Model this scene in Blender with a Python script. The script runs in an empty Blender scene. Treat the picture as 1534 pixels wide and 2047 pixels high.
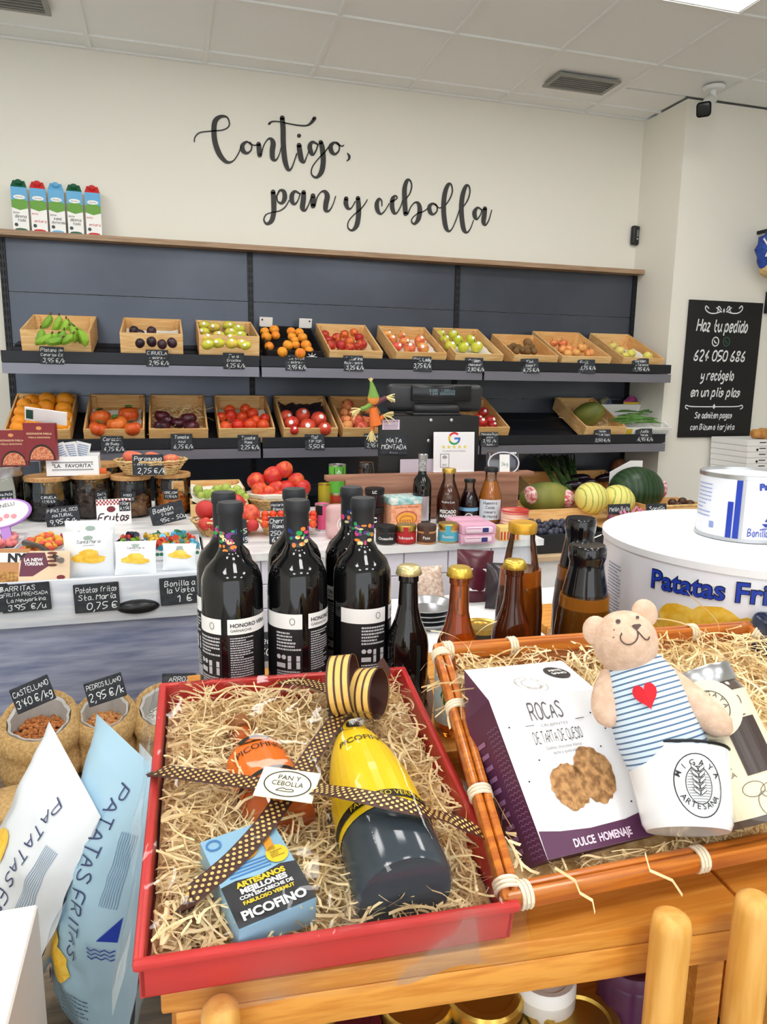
import bpy, bmesh, math, random
from mathutils import Vector, Matrix
random.seed(7)
V = Vector
# ---------------------------------------------------------------- camera
F, PSI, TH, RO, H = 1448.8, .284534, .181181, -.013981, 1.45
CX, CY = 767.0, 1023.5
fw = V((math.sin(PSI)*math.cos(TH), math.cos(PSI)*math.cos(TH), -math.sin(TH)))
rt0 = V((math.cos(PSI), -math.sin(PSI), 0)); dn0 = fw.cross(rt0)
RT = rt0*math.cos(RO) + dn0*math.sin(RO); DN = dn0*math.cos(RO) - rt0*math.sin(RO)
EYE = V((0, 0, H))
scn = bpy.context.scene; COL = scn.collection
cd = bpy.data.cameras.new('camera'); cam = bpy.data.objects.new('camera', cd); COL.objects.link(cam)
cd.sensor_fit = 'VERTICAL'; cd.sensor_height = 36; cd.lens = 36*F/2047; cd.clip_start = .02
cam.matrix_world = Matrix(((RT.x, -DN.x, -fw.x, 0), (RT.y, -DN.y, -fw.y, 0), (RT.z, -DN.z, -fw.z, H), (0, 0, 0, 1)))
scn.camera = cam
# ---------------------------------------------------------------- light
scn.view_settings.view_transform = 'Standard'; scn.view_settings.look = 'None'
scn.view_settings.gamma = 1; scn.view_settings.exposure = 0.28
wd = bpy.data.worlds.new('daylight'); scn.world = wd; wd.use_nodes = True
bg = wd.node_tree.nodes['Background']; bg.inputs[0].default_value = (.93, .97, 1, 1); bg.inputs[1].default_value = 1.9
PANEL_POWER = 14.0
# ---------------------------------------------------------------- helpers
def ray(px, py): return RT*((px-CX)/F) + DN*((py-CY)/F) + fw
def PY(px, py, y): r = ray(px, py); return EYE + r*(y/r.y)
def PZ(px, py, z): r = ray(px, py); return EYE + r*((z-H)/r.z)
def PP(px, py, p0, n): r = ray(px, py); return EYE + r*((p0-EYE).dot(n)/r.dot(n))
def dep(p): return (p-EYE).dot(fw)
def lin(c): return tuple(((x/255)/12.92 if x <= 10 else ((x/255+.055)/1.055)**2.4) for x in c)
def link(o, parent=None):
    COL.objects.link(o)
    if parent: o.parent = parent
    return o
def tag(o, label, cat, group=None):
    o['label'] = label; o['category'] = cat
    if group: o['group'] = group
    return o
def thing(name, label, cat, loc=(0, 0, 0), rot=(0, 0, 0), group=None):
    o = bpy.data.objects.new(name, None); o.empty_display_size = .02; link(o)
    o.location = loc; o.rotation_euler = rot
    return tag(o, label, cat, group)
def struct(o): o['kind'] = 'structure'; return o
def copytree(o, parent=None):
    c = o.copy(); link(c, parent)
    for ch in list(o.children): copytree(ch, c)
    return c
MAT = {}
def mat(name, col, rough=.5, metal=0, col2=None, scale=20, st=(1, 1, 1), bump=0, bscale=0, spec=.5, trans=0, ior=1.45, coat=0, rand=0, lo=.38, hi=.62, detail=3, kind='noise', dist=0, sss=0):
    if name in MAT: return MAT[name]
    m = bpy.data.materials.new(name); m.use_nodes = True; nt = m.node_tree; N = nt.nodes; L = nt.links.new
    b = N['Principled BSDF']; b.inputs['Roughness'].default_value = rough; b.inputs['Metallic'].default_value = metal
    b.inputs['Specular IOR Level'].default_value = spec; b.inputs['IOR'].default_value = ior
    b.inputs['Transmission Weight'].default_value = trans; b.inputs['Coat Weight'].default_value = coat
    b.inputs['Base Color'].default_value = (*lin(col), 1)
    if sss: b.inputs['Subsurface Weight'].default_value = sss; b.inputs['Subsurface Scale'].default_value = .01
    if col2 or bump:
        tc = N.new('ShaderNodeTexCoord'); mp = N.new('ShaderNodeMapping'); L(tc.outputs['Object'], mp.inputs[0])
        mp.inputs['Scale'].default_value = st
        if rand:
            oi = N.new('ShaderNodeObjectInfo'); mu = N.new('ShaderNodeMath'); mu.operation = 'MULTIPLY'; mu.inputs[1].default_value = 37
            L(oi.outputs['Random'], mu.inputs[0]); cb = N.new('ShaderNodeCombineXYZ')
            for i in range(3): L(mu.outputs[0], cb.inputs[i])
            L(cb.outputs[0], mp.inputs['Location'])
    if col2:
        if kind == 'wave':
            t = N.new('ShaderNodeTexWave'); t.inputs['Distortion'].default_value = dist; t.inputs['Detail Scale'].default_value = 2
        else:
            t = N.new('ShaderNodeTexNoise'); t.inputs['Detail'].default_value = detail
        t.inputs['Scale'].default_value = scale; L(mp.outputs[0], t.inputs['Vector'])
        r = N.new('ShaderNodeValToRGB'); r.color_ramp.elements[0].position = lo; r.color_ramp.elements[1].position = hi
        r.color_ramp.elements[0].color = (*lin(col), 1); r.color_ramp.elements[1].color = (*lin(col2), 1)
        fac = t.outputs['Fac']
        if rand:
            ad = N.new('ShaderNodeMath'); ad.operation = 'MULTIPLY_ADD'; ad.inputs[1].default_value = rand; L(oi.outputs['Random'], ad.inputs[0])
            s2 = N.new('ShaderNodeMath'); s2.operation = 'SUBTRACT'; s2.inputs[1].default_value = rand/2; L(fac, s2.inputs[0]); L(s2.outputs[0], ad.inputs[2]); fac = ad.outputs[0]
        L(fac, r.inputs[0]); L(r.outputs[0], b.inputs['Base Color'])
    if bump:
        t2 = N.new('ShaderNodeTexNoise'); t2.inputs['Scale'].default_value = bscale or scale; t2.inputs['Detail'].default_value = 3; L(mp.outputs[0], t2.inputs['Vector'])
        bp = N.new('ShaderNodeBump'); bp.inputs['Strength'].default_value = bump; bp.inputs['Distance'].default_value = .004
        L(t2.outputs['Fac'], bp.inputs['Height']); L(bp.outputs[0], b.inputs['Normal'])
    MAT[name] = m; return m
def thin(name, col=(250, 250, 250), rough=.03, refl=1.0, bump=0, bscale=30):
    """thin clear sheet: see-through with a surface reflection by angle"""
    if name in MAT: return MAT[name]
    m = bpy.data.materials.new(name); m.use_nodes = True; nt = m.node_tree; N = nt.nodes; L = nt.links.new; N.clear()
    out = N.new('ShaderNodeOutputMaterial'); mx = N.new('ShaderNodeMixShader'); tr = N.new('ShaderNodeBsdfTransparent'); gl = N.new('ShaderNodeBsdfGlossy'); fr = N.new('ShaderNodeFresnel')
    tr.inputs[0].default_value = (*lin(col), 1); gl.inputs['Roughness'].default_value = rough
    mu = N.new('ShaderNodeMath'); mu.operation = 'MULTIPLY'; mu.inputs[1].default_value = refl; mu.use_clamp = True
    L(fr.outputs[0], mu.inputs[0]); L(mu.outputs[0], mx.inputs[0]); L(tr.outputs[0], mx.inputs[1]); L(gl.outputs[0], mx.inputs[2]); L(mx.outputs[0], out.inputs[0])
    if bump:
        tc = N.new('ShaderNodeTexCoord'); t2 = N.new('ShaderNodeTexNoise'); t2.inputs['Scale'].default_value = bscale; L(tc.outputs['Object'], t2.inputs['Vector'])
        bp = N.new('ShaderNodeBump'); bp.inputs['Strength'].default_value = bump; bp.inputs['Distance'].default_value = .01; L(t2.outputs['Fac'], bp.inputs['Height'])
        L(bp.outputs[0], gl.inputs['Normal'])
    MAT[name] = m; return m
def glow(name, col, s):
    m = bpy.data.materials.new(name); m.use_nodes = True; b = m.node_tree.nodes['Principled BSDF']
    b.inputs['Emission Color'].default_value = (*lin(col), 1); b.inputs['Emission Strength'].default_value = s; MAT[name] = m; return m

def chaikin(p, n=2):
    for _ in range(n):
        if len(p) < 3: return p
        q = [p[0]]
        for a, b in zip(p, p[1:]):
            q += [tuple(x*.75+y*.25 for x, y in zip(a, b)), tuple(x*.25+y*.75 for x, y in zip(a, b))]
        q.append(p[-1]); p = q
    return p
def crom(p, n=4):
    out = []
    for i in range(len(p)-1):
        a, b, c, d = p[max(i-1, 0)], p[i], p[i+1], p[min(i+2, len(p)-1)]
        for k in range(n):
            t = k/n
            out.append(tuple(.5*(2*y+(z-x)*t+(2*x-5*y+4*z-w)*t*t+(3*y-x-3*z+w)*t**3) for x, y, z, w in zip(a, b, c, d)))
    return out+[tuple(p[-1])]
class MB:
    def __init__(s): s.v = []; s.f = []
    def add(s, vs, fs, M=None):
        n = len(s.v); s.v += [tuple(M @ V(v)) if M else tuple(v) for v in vs]; s.f += [tuple(i+n for i in f) for f in fs]; return s
    def box(s, c, d, M=None, taper=1):
        x, y, z = c; a, b, h = d[0]/2, d[1]/2, d[2]/2
        vs = [(x+i*a*(taper if k > 0 else 1), y+j*b*(taper if k > 0 else 1), z+k*h) for k in (-1, 1) for j in (-1, 1) for i in (-1, 1)]
        return s.add(vs, [(0, 2, 3, 1), (4, 5, 7, 6), (0, 1, 5, 4), (2, 6, 7, 3), (0, 4, 6, 2), (1, 3, 7, 5)], M)
    def rbox(s, c, d, b=.003, seg=2, M=None):
        bm = bmesh.new(); bmesh.ops.create_cube(bm, size=1)
        for v in bm.verts: v.co = V((v.co.x*d[0]+c[0], v.co.y*d[1]+c[1], v.co.z*d[2]+c[2]))
        bmesh.ops.bevel(bm, geom=list(bm.edges), offset=b, segments=seg, profile=.5, affect='EDGES')
        bm.verts.index_update(); s.add([v.co[:] for v in bm.verts], [[v.index for v in f.verts] for f in bm.faces], M); bm.free(); return s
    def lathe(s, prof, seg=24, M=None, fn=None):
        vs = []; fs = []; n = len(prof)
        for r, z in prof:
            for k in range(seg):
                a = 2*math.pi*k/seg; rr = r*(fn(a, z) if fn else 1); vs.append((rr*math.sin(a), -rr*math.cos(a), z))
        for i in range(n-1):
            for k in range(seg):
                k2 = (k+1) % seg; fs.append((i*seg+k, i*seg+k2, (i+1)*seg+k2, (i+1)*seg+k))
        if prof[0][0] > 1e-6: fs.append(tuple(reversed(range(seg))))
        if prof[-1][0] > 1e-6: fs.append(tuple((n-1)*seg+k for k in range(seg)))
        return s.add(vs, fs, M)
    def tube(s, pts, r, seg=6, M=None, cap=True):
        pts = [V(p) for p in pts]; n = len(pts); vs = []; fs = []; up = V((0, 0, 1)); u = None
        for i, p in enumerate(pts):
            d = (pts[min(i+1, n-1)]-pts[max(i-1, 0)]).normalized()
            if u is None: u = d.cross(up if abs(d.z) < .9 else V((1, 0, 0))).normalized()
            else: u = (u-d*u.dot(d)).normalized()
            w = d.cross(u); rr = r[i] if isinstance(r, (list, tuple)) else r
            for k in range(seg):
                a = 2*math.pi*k/seg; vs.append(tuple(p+(u*math.cos(a)+w*math.sin(a))*rr))
        for i in range(n-1):
            for k in range(seg):
                k2 = (k+1) % seg; fs.append((i*seg+k, i*seg+k2, (i+1)*seg+k2, (i+1)*seg+k))
        if cap: fs += [tuple(reversed(range(seg))), tuple((n-1)*seg+k for k in range(seg))]
        return s.add(vs, fs, M)
    def ell(s, c, r, seg=16, rings=10, M=None, fn=None):
        prof = []; vs = []; fs = []
        for i in range(rings+1):
            t = math.pi*i/rings
            for k in range(seg):
                a = 2*math.pi*k/seg; d = V((math.sin(t)*math.cos(a), math.sin(t)*math.sin(a), -math.cos(t)))
                q = fn(d) if fn else 1
                vs.append((c[0]+d.x*r[0]*q, c[1]+d.y*r[1]*q, c[2]+d.z*r[2]*q))
        for i in range(rings):
            for k in range(seg):
                k2 = (k+1) % seg; fs.append((i*seg+k, i*seg+k2, (i+1)*seg+k2, (i+1)*seg+k))
        return s.add(vs, fs, M)
    def strip(s, pts, w, side, M=None):
        """flat band along pts, half widths w along the side vectors"""
        n = len(pts); vs = []
        for i, p in enumerate(pts):
            sd = V(side[i] if isinstance(side, list) else side); ww = w[i] if isinstance(w, list) else w
            vs += [tuple(V(p)-sd*ww), tuple(V(p)+sd*ww)]
        return s.add(vs, [(2*i, 2*i+1, 2*i+3, 2*i+2) for i in range(n-1)], M)
    def prism(s, poly, y0, y1, M=None):
        """outline in x,z pushed from y0 to y1"""
        n = len(poly)
        return s.add([(x, y0, z) for x, z in poly]+[(x, y1, z) for x, z in poly], [tuple(range(n)), tuple(reversed(range(n, 2*n)))]+[(i, i+n, (i+1) % n+n, (i+1) % n) for i in range(n)], M)
    def mesh(s, name, m, smooth=False, weld=False):
        me = bpy.data.meshes.new(name); me.from_pydata(s.v, [], s.f); me.materials.append(m)
        bm = bmesh.new(); bm.from_mesh(me)
        bmesh.ops.remove_doubles(bm, verts=bm.verts, dist=1e-6)
        if not weld: bmesh.ops.recalc_face_normals(bm, faces=bm.faces)
        bm.to_mesh(me); bm.free()
        if smooth:
            me.shade_smooth(); me.set_sharp_from_angle(angle=math.radians(smooth if smooth is not True else 40))
        return me
    def build(s, name, m, parent=None, smooth=False, weld=False, loc=None, rot=None):
        o = bpy.data.objects.new(name, s.mesh(name, m, smooth, weld)); link(o, parent)
        if loc is not None: o.location = loc
        if rot is not None: o.rotation_euler = rot
        return o
def bar(name, m, c, d, parent=None, b=0, M=None):
    mb = MB(); (mb.rbox(c, d, b, 2, M) if b else mb.box(c, d, M)); return mb.build(name, m, parent, smooth=30 if b else False)
# flat prints ------------------------------------------------------------
def ribbon2(p, w):
    n = len(p); vs = []
    for i in range(n):
        a = p[max(i-1, 0)]; b = p[min(i+1, n-1)]; dx, dy = b[0]-a[0], b[1]-a[1]; l = math.hypot(dx, dy) or 1
        ww = w[i] if isinstance(w, list) else w; vs += [(p[i][0]-dy/l*ww/2, p[i][1]+dx/l*ww/2), (p[i][0]+dy/l*ww/2, p[i][1]-dx/l*ww/2)]
    return vs, [(2*i, 2*i+1, 2*i+3, 2*i+2) for i in range(n-1)]
G = {'A': '02 28 42|14 34', 'B': '02 08|08 38 37 25 05|05 35 44 33 02', 'C': '47 28 07 03 22 43', 'D': '02 08|08 28 46 44 22 02', 'E': '48 08 02 42|05 35', 'F': '48 08 02|05 35', 'G': '47 28 07 03 22 43 45 25', 'H': '08 02|48 42|05 45', 'I': '28 22', 'J': '38 33 12 03', 'K': '08 02|48 05 42', 'L': '08 02 42', 'M': '02 08 25 48 42', 'N': '02 08 42 48', 'O': '28 07 03 22 43 47 28', 'P': '02 08|08 38 47 45 05', 'Q': '28 07 03 22 43 47 28|33 51', 'R': '02 08|08 38 47 35 05|25 42', 'S': '47 28 07 16 35 43 22 03', 'T': '08 48|28 22', 'U': '08 03 22 43 48', 'V': '08 22 48', 'W': '08 12 26 32 48', 'X': '08 42|48 02', 'Y': '08 25 48|25 22', 'Z': '08 48 02 42',
 'a': '35 26 16 04 12 22 34|36 33 42', 'b': '08 02|04 26 35 33 22 02', 'c': '35 26 16 04 12 22 33', 'd': '35 26 16 04 12 22 34|38 33 42', 'e': '04 34 36 16 04 12 22 33', 'f': '37 28 17 12|06 26', 'g': '35 26 16 04 13 23 34|36 31 20 00', 'h': '08 02|04 16 26 35 32', 'i': '16 13 22|18 17', 'j': '26 21 10 00|28 27', 'k': '08 02|35 04 32', 'l': '18 13 22', 'm': '06 02|04 16 25 22|24 36 45 42', 'n': '06 02|04 16 26 35 32', 'o': '16 04 12 22 34 26 16', 'p': '06 00|04 16 26 35 33 22 03', 'q': '35 26 16 04 12 33|36 30', 'r': '06 02|04 16 36', 's': '35 16 05 14 34 23 12 02', 't': '18 13 22 32|05 35', 'u': '06 03 12 22 34|36 33 42', 'v': '06 12 36', 'w': '06 12 24 32 46', 'x': '06 32|36 02', 'y': '06 03 13 34|36 31 10 00', 'z': '06 36 02 32',
 '0': '28 07 03 22 43 47 28', '1': '06 28 22', '2': '07 18 38 46 02 42', '3': '07 28 47 25 44 32 12 03', '4': '38 04 44|26 22', '5': '48 08 05 35 44 33 12 02', '6': '38 16 03 22 43 35 04', '7': '08 48 12', '8': '25 07 28 47 25 03 22 43 25', '9': '44 15 07 28 47 46 32', ',': '12 00', '.': '12 13', '-': '04 34', "'": '18 16', '/': '01 48', '€': '47 28 07 03 22 43|05 35|04 34', '"': '08 06|28 26', '~': '03 14 23 34', ':': '12 13|15 16', '<': '33 05 37', '!': '18 14|12 13'}
ADV = {' ': 2.4, 'i': 2.4, 'l': 2.4, ',': 1.8, '.': 1.8, "'": 1.6, 'I': 3.4, '"': 3, '!': 2}
def accent(ch): return {'á': 'a', 'é': 'e', 'í': 'i', 'ó': 'o', 'ú': 'u', 'ñ': 'n', 'Í': 'I'}.get(ch)
def stroke_text(s, h, w, slant=0):
    vs = []; fs = []; x = 0; k = h/6
    for ch in s:
        base = accent(ch) or ch
        g = G.get(base)
        if g:
            st = [[(int(t[0]), int(t[1])-2) for t in q.split()] for q in g.split('|')]
            if base != ch: st.append([(1.4, 5), (2.2, 6.2)])
            for q in st:
                q = chaikin([((x+a+slant*b)*k, b*k) for a, b in q]); a, b = ribbon2(q, w); n = len(vs); vs += a; fs += [tuple(i+n for i in f) for f in b]
        x += ADV.get(base, 4.2 if base.islower() else 5.2)
    return vs, fs, (x-1)*k
_tc = {}
def print_text(s, h, bold=0):
    key = (s, bold)
    if key not in _tc:
        c = bpy.data.curves.new('t', 'FONT'); c.body = s; c.size = 1; c.offset = bold; c.resolution_u = 3
        o = bpy.data.objects.new('t', c); COL.objects.link(o); bpy.context.view_layer.update()
        dg = bpy.context.evaluated_depsgraph_get(); me = bpy.data.meshes.new_from_object(o.evaluated_get(dg))
        _tc[key] = ([(v.co.x, v.co.y) for v in me.vertices], [tuple(p.vertices) for p in me.polygons])
        bpy.data.objects.remove(o); bpy.data.curves.remove(c); bpy.data.meshes.remove(me)
    vs, fs = _tc[key]; k = h/.73
    return [(x*k, y*k) for x, y in vs], fs, (max([x for x, y in vs] or [0]))*k
def plane(O, U, W, eps=.0006):
    O, U, W = V(O), V(U).normalized(), V(W).normalized(); n = U.cross(W)*eps
    return lambda u, v: tuple(O+U*u+W*v+n)
def cyl(r, a0=0, z0=0, eps=.0006): return lambda u, v: ((r+eps)*math.sin(a0+u/r), -(r+eps)*math.cos(a0+u/r), z0+v)
def front(y, eps=.0006): return plane((0, y, 0), (1, 0, 0), (0, 0, 1), eps)
def flat(name, parts, fn, m, parent):
    """parts: list of (verts2d, faces) mapped on to a surface"""
    vs = []; fs = []
    for a, b in parts: n = len(vs); vs += [fn(x, y) for x, y in a]; fs += [tuple(i+n for i in f) for f in b]
    me = bpy.data.meshes.new(name); me.from_pydata(vs, [], fs); me.materials.append(m)
    o = bpy.data.objects.new(name, me); return link(o, parent)
def line(s, x, y, h, w=0, align=.5, slant=0, bold=0, maxw=0, rot=0, hand=False):
    vs, fs, wd = stroke_text(s, h, w or h*.13, slant) if hand else print_text(s, h, bold)
    k = min(1, maxw/wd) if maxw else 1
    c, sn = math.cos(rot), math.sin(rot); o = []
    for a, b in vs:
        a = (a-wd*align)*k; o.append((x+a*c-b*sn, y+a*sn+b*c))
    return o, fs
def rect(x0, y0, x1, y1, nx=1):
    vs = [(x0+(x1-x0)*i/nx, y) for i in range(nx+1) for y in (y0, y1)]
    return vs, [(2*i, 2*i+2, 2*i+3, 2*i+1) for i in range(nx)]
def disc(x, y, rx, ry=None, n=20, wob=0, seed=0):
    ry = ry or rx; R = random.Random(seed)
    return [(x+rx*math.cos(2*math.pi*k/n)*(1+wob*(R.random()-.5)), y+ry*math.sin(2*math.pi*k/n)*(1+wob*(R.random()-.5))) for k in range(n)], [tuple(range(n))]
def gdisc(x, y, rx, ry, sd=0, wob=.12):
    n = 16; vs = [(x, y)]
    for q in (.25, .5, .75, 1): vs += [(x+rx*q*math.cos(k*2*math.pi/n)*(1+wob*math.sin(3*k+sd)), y+ry*q*math.sin(k*2*math.pi/n)) for k in range(n)]
    return vs, [(0, 1+k, 1+(k+1) % n) for k in range(n)]+[(1+m*n+k, 1+m*n+n+k, 1+m*n+n+(k+1) % n, 1+m*n+(k+1) % n) for m in range(3) for k in range(n)]
def ring(x, y, rx, ry, w, n=28):
    p = [(x+rx*math.cos(2*math.pi*k/n), y+ry*math.sin(2*math.pi*k/n)) for k in range(n+1)]; return ribbon2(p, w)
def poly(p): return list(p), [tuple(range(len(p)))]
def curve2(p, w, n=2): return ribbon2(chaikin(p, n), w)
def arc_text(s, cx, cy, r, a0, a1, h, flip=False, bold=0):
    out = []
    for i, ch in enumerate(s):
        t = i/max(1, len(s)-1); a = a0+(a1-a0)*t; x, y = cx+r*math.cos(a), cy+r*math.sin(a)
        vs, fs, wd = print_text(ch, h, bold); rt = a-math.pi/2+(math.pi if flip else 0); c, sn = math.cos(rt), math.sin(rt)
        out.append(([(x+(q-wd/2)*c-p*sn, y+(q-wd/2)*sn+p*c) for q, p in vs], fs))
    return out
def lines_fill(x0, y0, x1, y1, n, w, R, short=.4):
    out = []
    for i in range(n):
        y = y1-(i+.5)*(y1-y0)/n; e = x1-(x1-x0)*R.random()*short*(R.random() < .4); x = x0
        while x < e-.0005:
            l = min(e-x, (x1-x0)*(.03+.09*R.random())); out.append(rect(x, y-w/2, x+l, y+w/2)); x += l+(x1-x0)*.02
    return out
def fit(pl, pr, pb, pt, z):
    """upright round thing from its left, right, base and top pixels on a surface at height z"""
    p = PZ((pl+pr)/2, pb, z); r = (pr-pl)/2*dep(p)/F; d = V((p.x, p.y, 0)).normalized(); c = p+d*r*.9
    r = (pr-pl)/2*dep(c)/F; t = PY((pl+pr)/2, pt, c.y+(.0)); return c.x, c.y, r, t.z-z
def face(x, y): return math.atan2(-x, y)      # turn so that local -Y looks back at the camera
# ---------------------------------------------------------------- shared materials
WHITE = mat('white_print', (245, 245, 243), .6); BLACK = mat('black_print', (14, 14, 16), .5); CHALK = mat('chalk', (232, 236, 238), .9)
SLATE = mat('slate_board', (38, 42, 48), .75, col2=(52, 56, 62), scale=60)
PINE = mat('pine_boards', (240, 204, 146), .55, col2=(226, 176, 112), scale=9, st=(1, 12, 12), rand=.25)
PINE2 = mat('pine_ends', (236, 196, 136), .55, col2=(218, 166, 104), scale=12, st=(10, 1, 10), rand=.25)
BAMBOO = mat('bamboo_wood', (226, 158, 70), .35, col2=(206, 132, 48), scale=8, st=(1, 22, 22), rand=.2)
LIDWOOD = mat('bamboo_lid', (206, 160, 104), .45, col2=(182, 134, 82), scale=30, st=(1, 8, 1))
STEEL = mat('shelf_steel', (80, 86, 98), .26, .4, col2=(74, 80, 92), scale=3, bump=.02, bscale=2)
DSTEEL = mat('dark_steel', (34, 36, 42), .42, .3); RAIL = mat('rail_grey', (128, 128, 140), .35, .5)
STRAW = mat('wood_wool', (250, 230, 184), .6, col2=(236, 206, 150), scale=30)
WICK = mat('wicker', (226, 196, 140), .6, col2=(198, 160, 100), scale=60, bump=.3)
PAPER = mat('tissue_paper', (236, 230, 216), .8, bump=.5, bscale=40)
CLEAR = thin('clear_glass', (244, 247, 246)); GOLD = mat('gold_tin', (206, 170, 84), .3, .9); SILVER = mat('silver_tin', (196, 198, 202), .28, .95)
# ================================================================ the room
ZC = H+1.716; YW = 4.55; XR = 3.112; YR = 4.12
WALL = mat('wall_paint', (236, 234, 224), .85, bump=.03, bscale=60)
struct(bar('floor', mat('floor_boards', (150, 140, 128), .5, col2=(128, 118, 106), scale=5, st=(1, 14, 1)), (1.1, .7, -.05), (8.4, 8, .1)))
struct(bar('wall_back', WALL, ((XR-3.1)/2, YW+.06, ZC/2), (XR+3.1, .12, ZC)))
struct(bar('wall_right', WALL, ((XR+5.3)/2, (YR+YW+.12)/2, ZC/2), (5.3-XR, YW+.12-YR, ZC)))
struct(bar('wall_far_right', WALL, (5.25, .45, ZC/2), (.1, 2*(YR-.45), ZC)))
struct(bar('wall_left', WALL, (-3.05, .66, ZC/2), (.1, 7.78, ZC)))
TILE = mat('ceiling_tile', (240, 244, 244), .9, bump=.12, bscale=220); TEE = mat('ceiling_tee', (238, 241, 240), .6)
ceil = struct(bar('ceiling', mat('ceiling_slab', (224, 227, 226), .9), (1.1, .7, ZC+.08), (8.4, 8, .1)))
xs = [.25+.6*k for k in range(-4, 9)]; ys = [YW, 4.386]+[4.386-.6*k for k in range(1, 5)]
tm = {}
def tile(x0, x1, y0, y1):
    k = (round(x1-x0, 3), round(y1-y0, 3))
    if k not in tm: tm[k] = MB().box((0, 0, 0), (k[0]-.02, k[1]-.02, .016)).mesh('ceiling_tile', TILE)
    o = link(bpy.data.objects.new('ceiling_tile', tm[k]), ceil); o.location = ((x0+x1)/2, (y0+y1)/2, ZC+.018)
LIGHTS = [(i, j) for i in (-1.25, .55, 2.35) for j in (2.886, 1.086, -.714, -2.2)]
for a, b in zip(xs, xs[1:]):
    for y1, y0 in zip(ys, ys[1:]):
        if any(abs((a+b)/2-i) < .1 and abs((y0+y1)/2-j) < .1 for i, j in LIGHTS): continue
        if b > XR and y1 > YR+.01:
            if a < XR: tile(a, XR, max(y0, YR), y1)
            if y0 < YR: tile(a, b, y0, YR)
        else: tile(a, b, y0, y1)
for x in xs[:-1]: bar('ceiling_tee', TEE, (x, (1.98+(YR if x > XR else YW))/2, ZC+.006), (.024, (YR if x > XR else YW)-1.98, .010), ceil)
for y in ys[1:]: bar('ceiling_tee', TEE, ((-2.15+(XR if y > YR else 5.05))/2, y, ZC+.005), ((XR if y > YR else 5.05)+2.15, .024, .010), ceil)
bar('ceiling_tee', TEE, ((-2.15+XR)/2, YW-.012, ZC+.004), (XR+2.15, .022, .010), ceil)
DIFF = glow('light_diffuser', (255, 253, 250), PANEL_POWER)
for n, (i, j) in enumerate(LIGHTS):
    z = ZC+.01
    t = thing('ceiling_light', 'square flat white light panel set in the tiled ceiling', 'light', (i, j, z), group='ceiling light panels')
    bar('diffuser', DIFF, (0, 0, 0), (.555, .555, .008), t)
    m = MB()
    for s in (-1, 1): m.box((s*.285, 0, 0), (.014, .584, .014)); m.box((0, s*.285, 0), (.556, .014, .014))
    m.build('frame', TEE, t)
VENT = mat('vent_grey', (150, 150, 146), .5, .3); VENTD = mat('vent_dark', (70, 70, 66), .6)
def vent(c, w, d, label):
    t = thing('ceiling_vent', label, 'vent', c, group='ceiling vents')
    bar('backing', VENTD, (0, 0, .004), (w-.02, d-.02, .004), t)
    m = MB()
    for s in (-1, 1): m.box((s*(w/2-.012), 0, -.004), (.024, d, .012)); m.box((0, s*(d/2-.012), -.004), (w-.048, .024, .012))
    m.build('frame', VENT, t)
    for k in range(6): bar('slat', VENT, (0, -d/2+.024+(k+.5)*(d-.048)/6, -.003), (w-.05, .006, .014), t)
a = PZ(1163, 165, ZC); vent((a.x, a.y, ZC-.004), .40, .20, 'grey slatted air vent in the ceiling beside the security camera')
a = PZ(103, 27, ZC); vent((a.x-.2, a.y-.11, ZC-.004), .40, .22, 'grey slatted air vent in the ceiling above the milk cartons')
# unseen shop front: header over an opening, solid right part added to block daylight
fr = MAT['wall_paint']
m = MB(); m.box((-.65, -3.25, 2.95), (4.9, .1, .43)); m.box((3.55, -3.25, ZC/2), (3.5, .1, ZC)); struct(m.build('wall_front_light_block', fr))
# ---- lettering on the wall
LET = mat('black_vinyl', (52, 52, 50), .55)
def words(name, cr, sc, strokes, parent):
    m = MB()
    for st in strokes:
        if len(st) == 1:
            x, y, w = st[0]; P = [PY(cr[0]+(x+w/2*math.cos(k*math.pi/6))/sc, cr[1]+(y+w/2*math.sin(k*math.pi/6))/sc, YW-.004) for k in range(12)]
            m.add([p[:] for p in P]+[(p.x, YW-.0005, p.z) for p in P], [tuple(range(12))]+[(k, (k+1) % 12, (k+1) % 12+12, k+12) for k in range(12)]); continue
        q = crom(st, 6); vs, fs = ribbon2([(a[0], a[1]) for a in q], [max(7, a[2]) for a in q])
        # round both ends
        for (ex, ey, ew) in (q[0], q[-1]):
            n = len(vs); vs += [(ex+ew/2*math.cos(k*math.pi/6), ey+ew/2*math.sin(k*math.pi/6)) for k in range(12)]; fs.append(tuple(range(n, n+12)))
        P = [PY(cr[0]+x/sc, cr[1]+y/sc, YW-.004) for x, y in vs]
        m.add([p[:] for p in P], fs)
    return m.build(name, LET, parent)
A_ = (370, 200); B_ = (680, 330)
sgn = thing('script_lettering', 'large black handwritten style lettering on the white wall reading Contigo, pan y cebolla', 'lettering')
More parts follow.
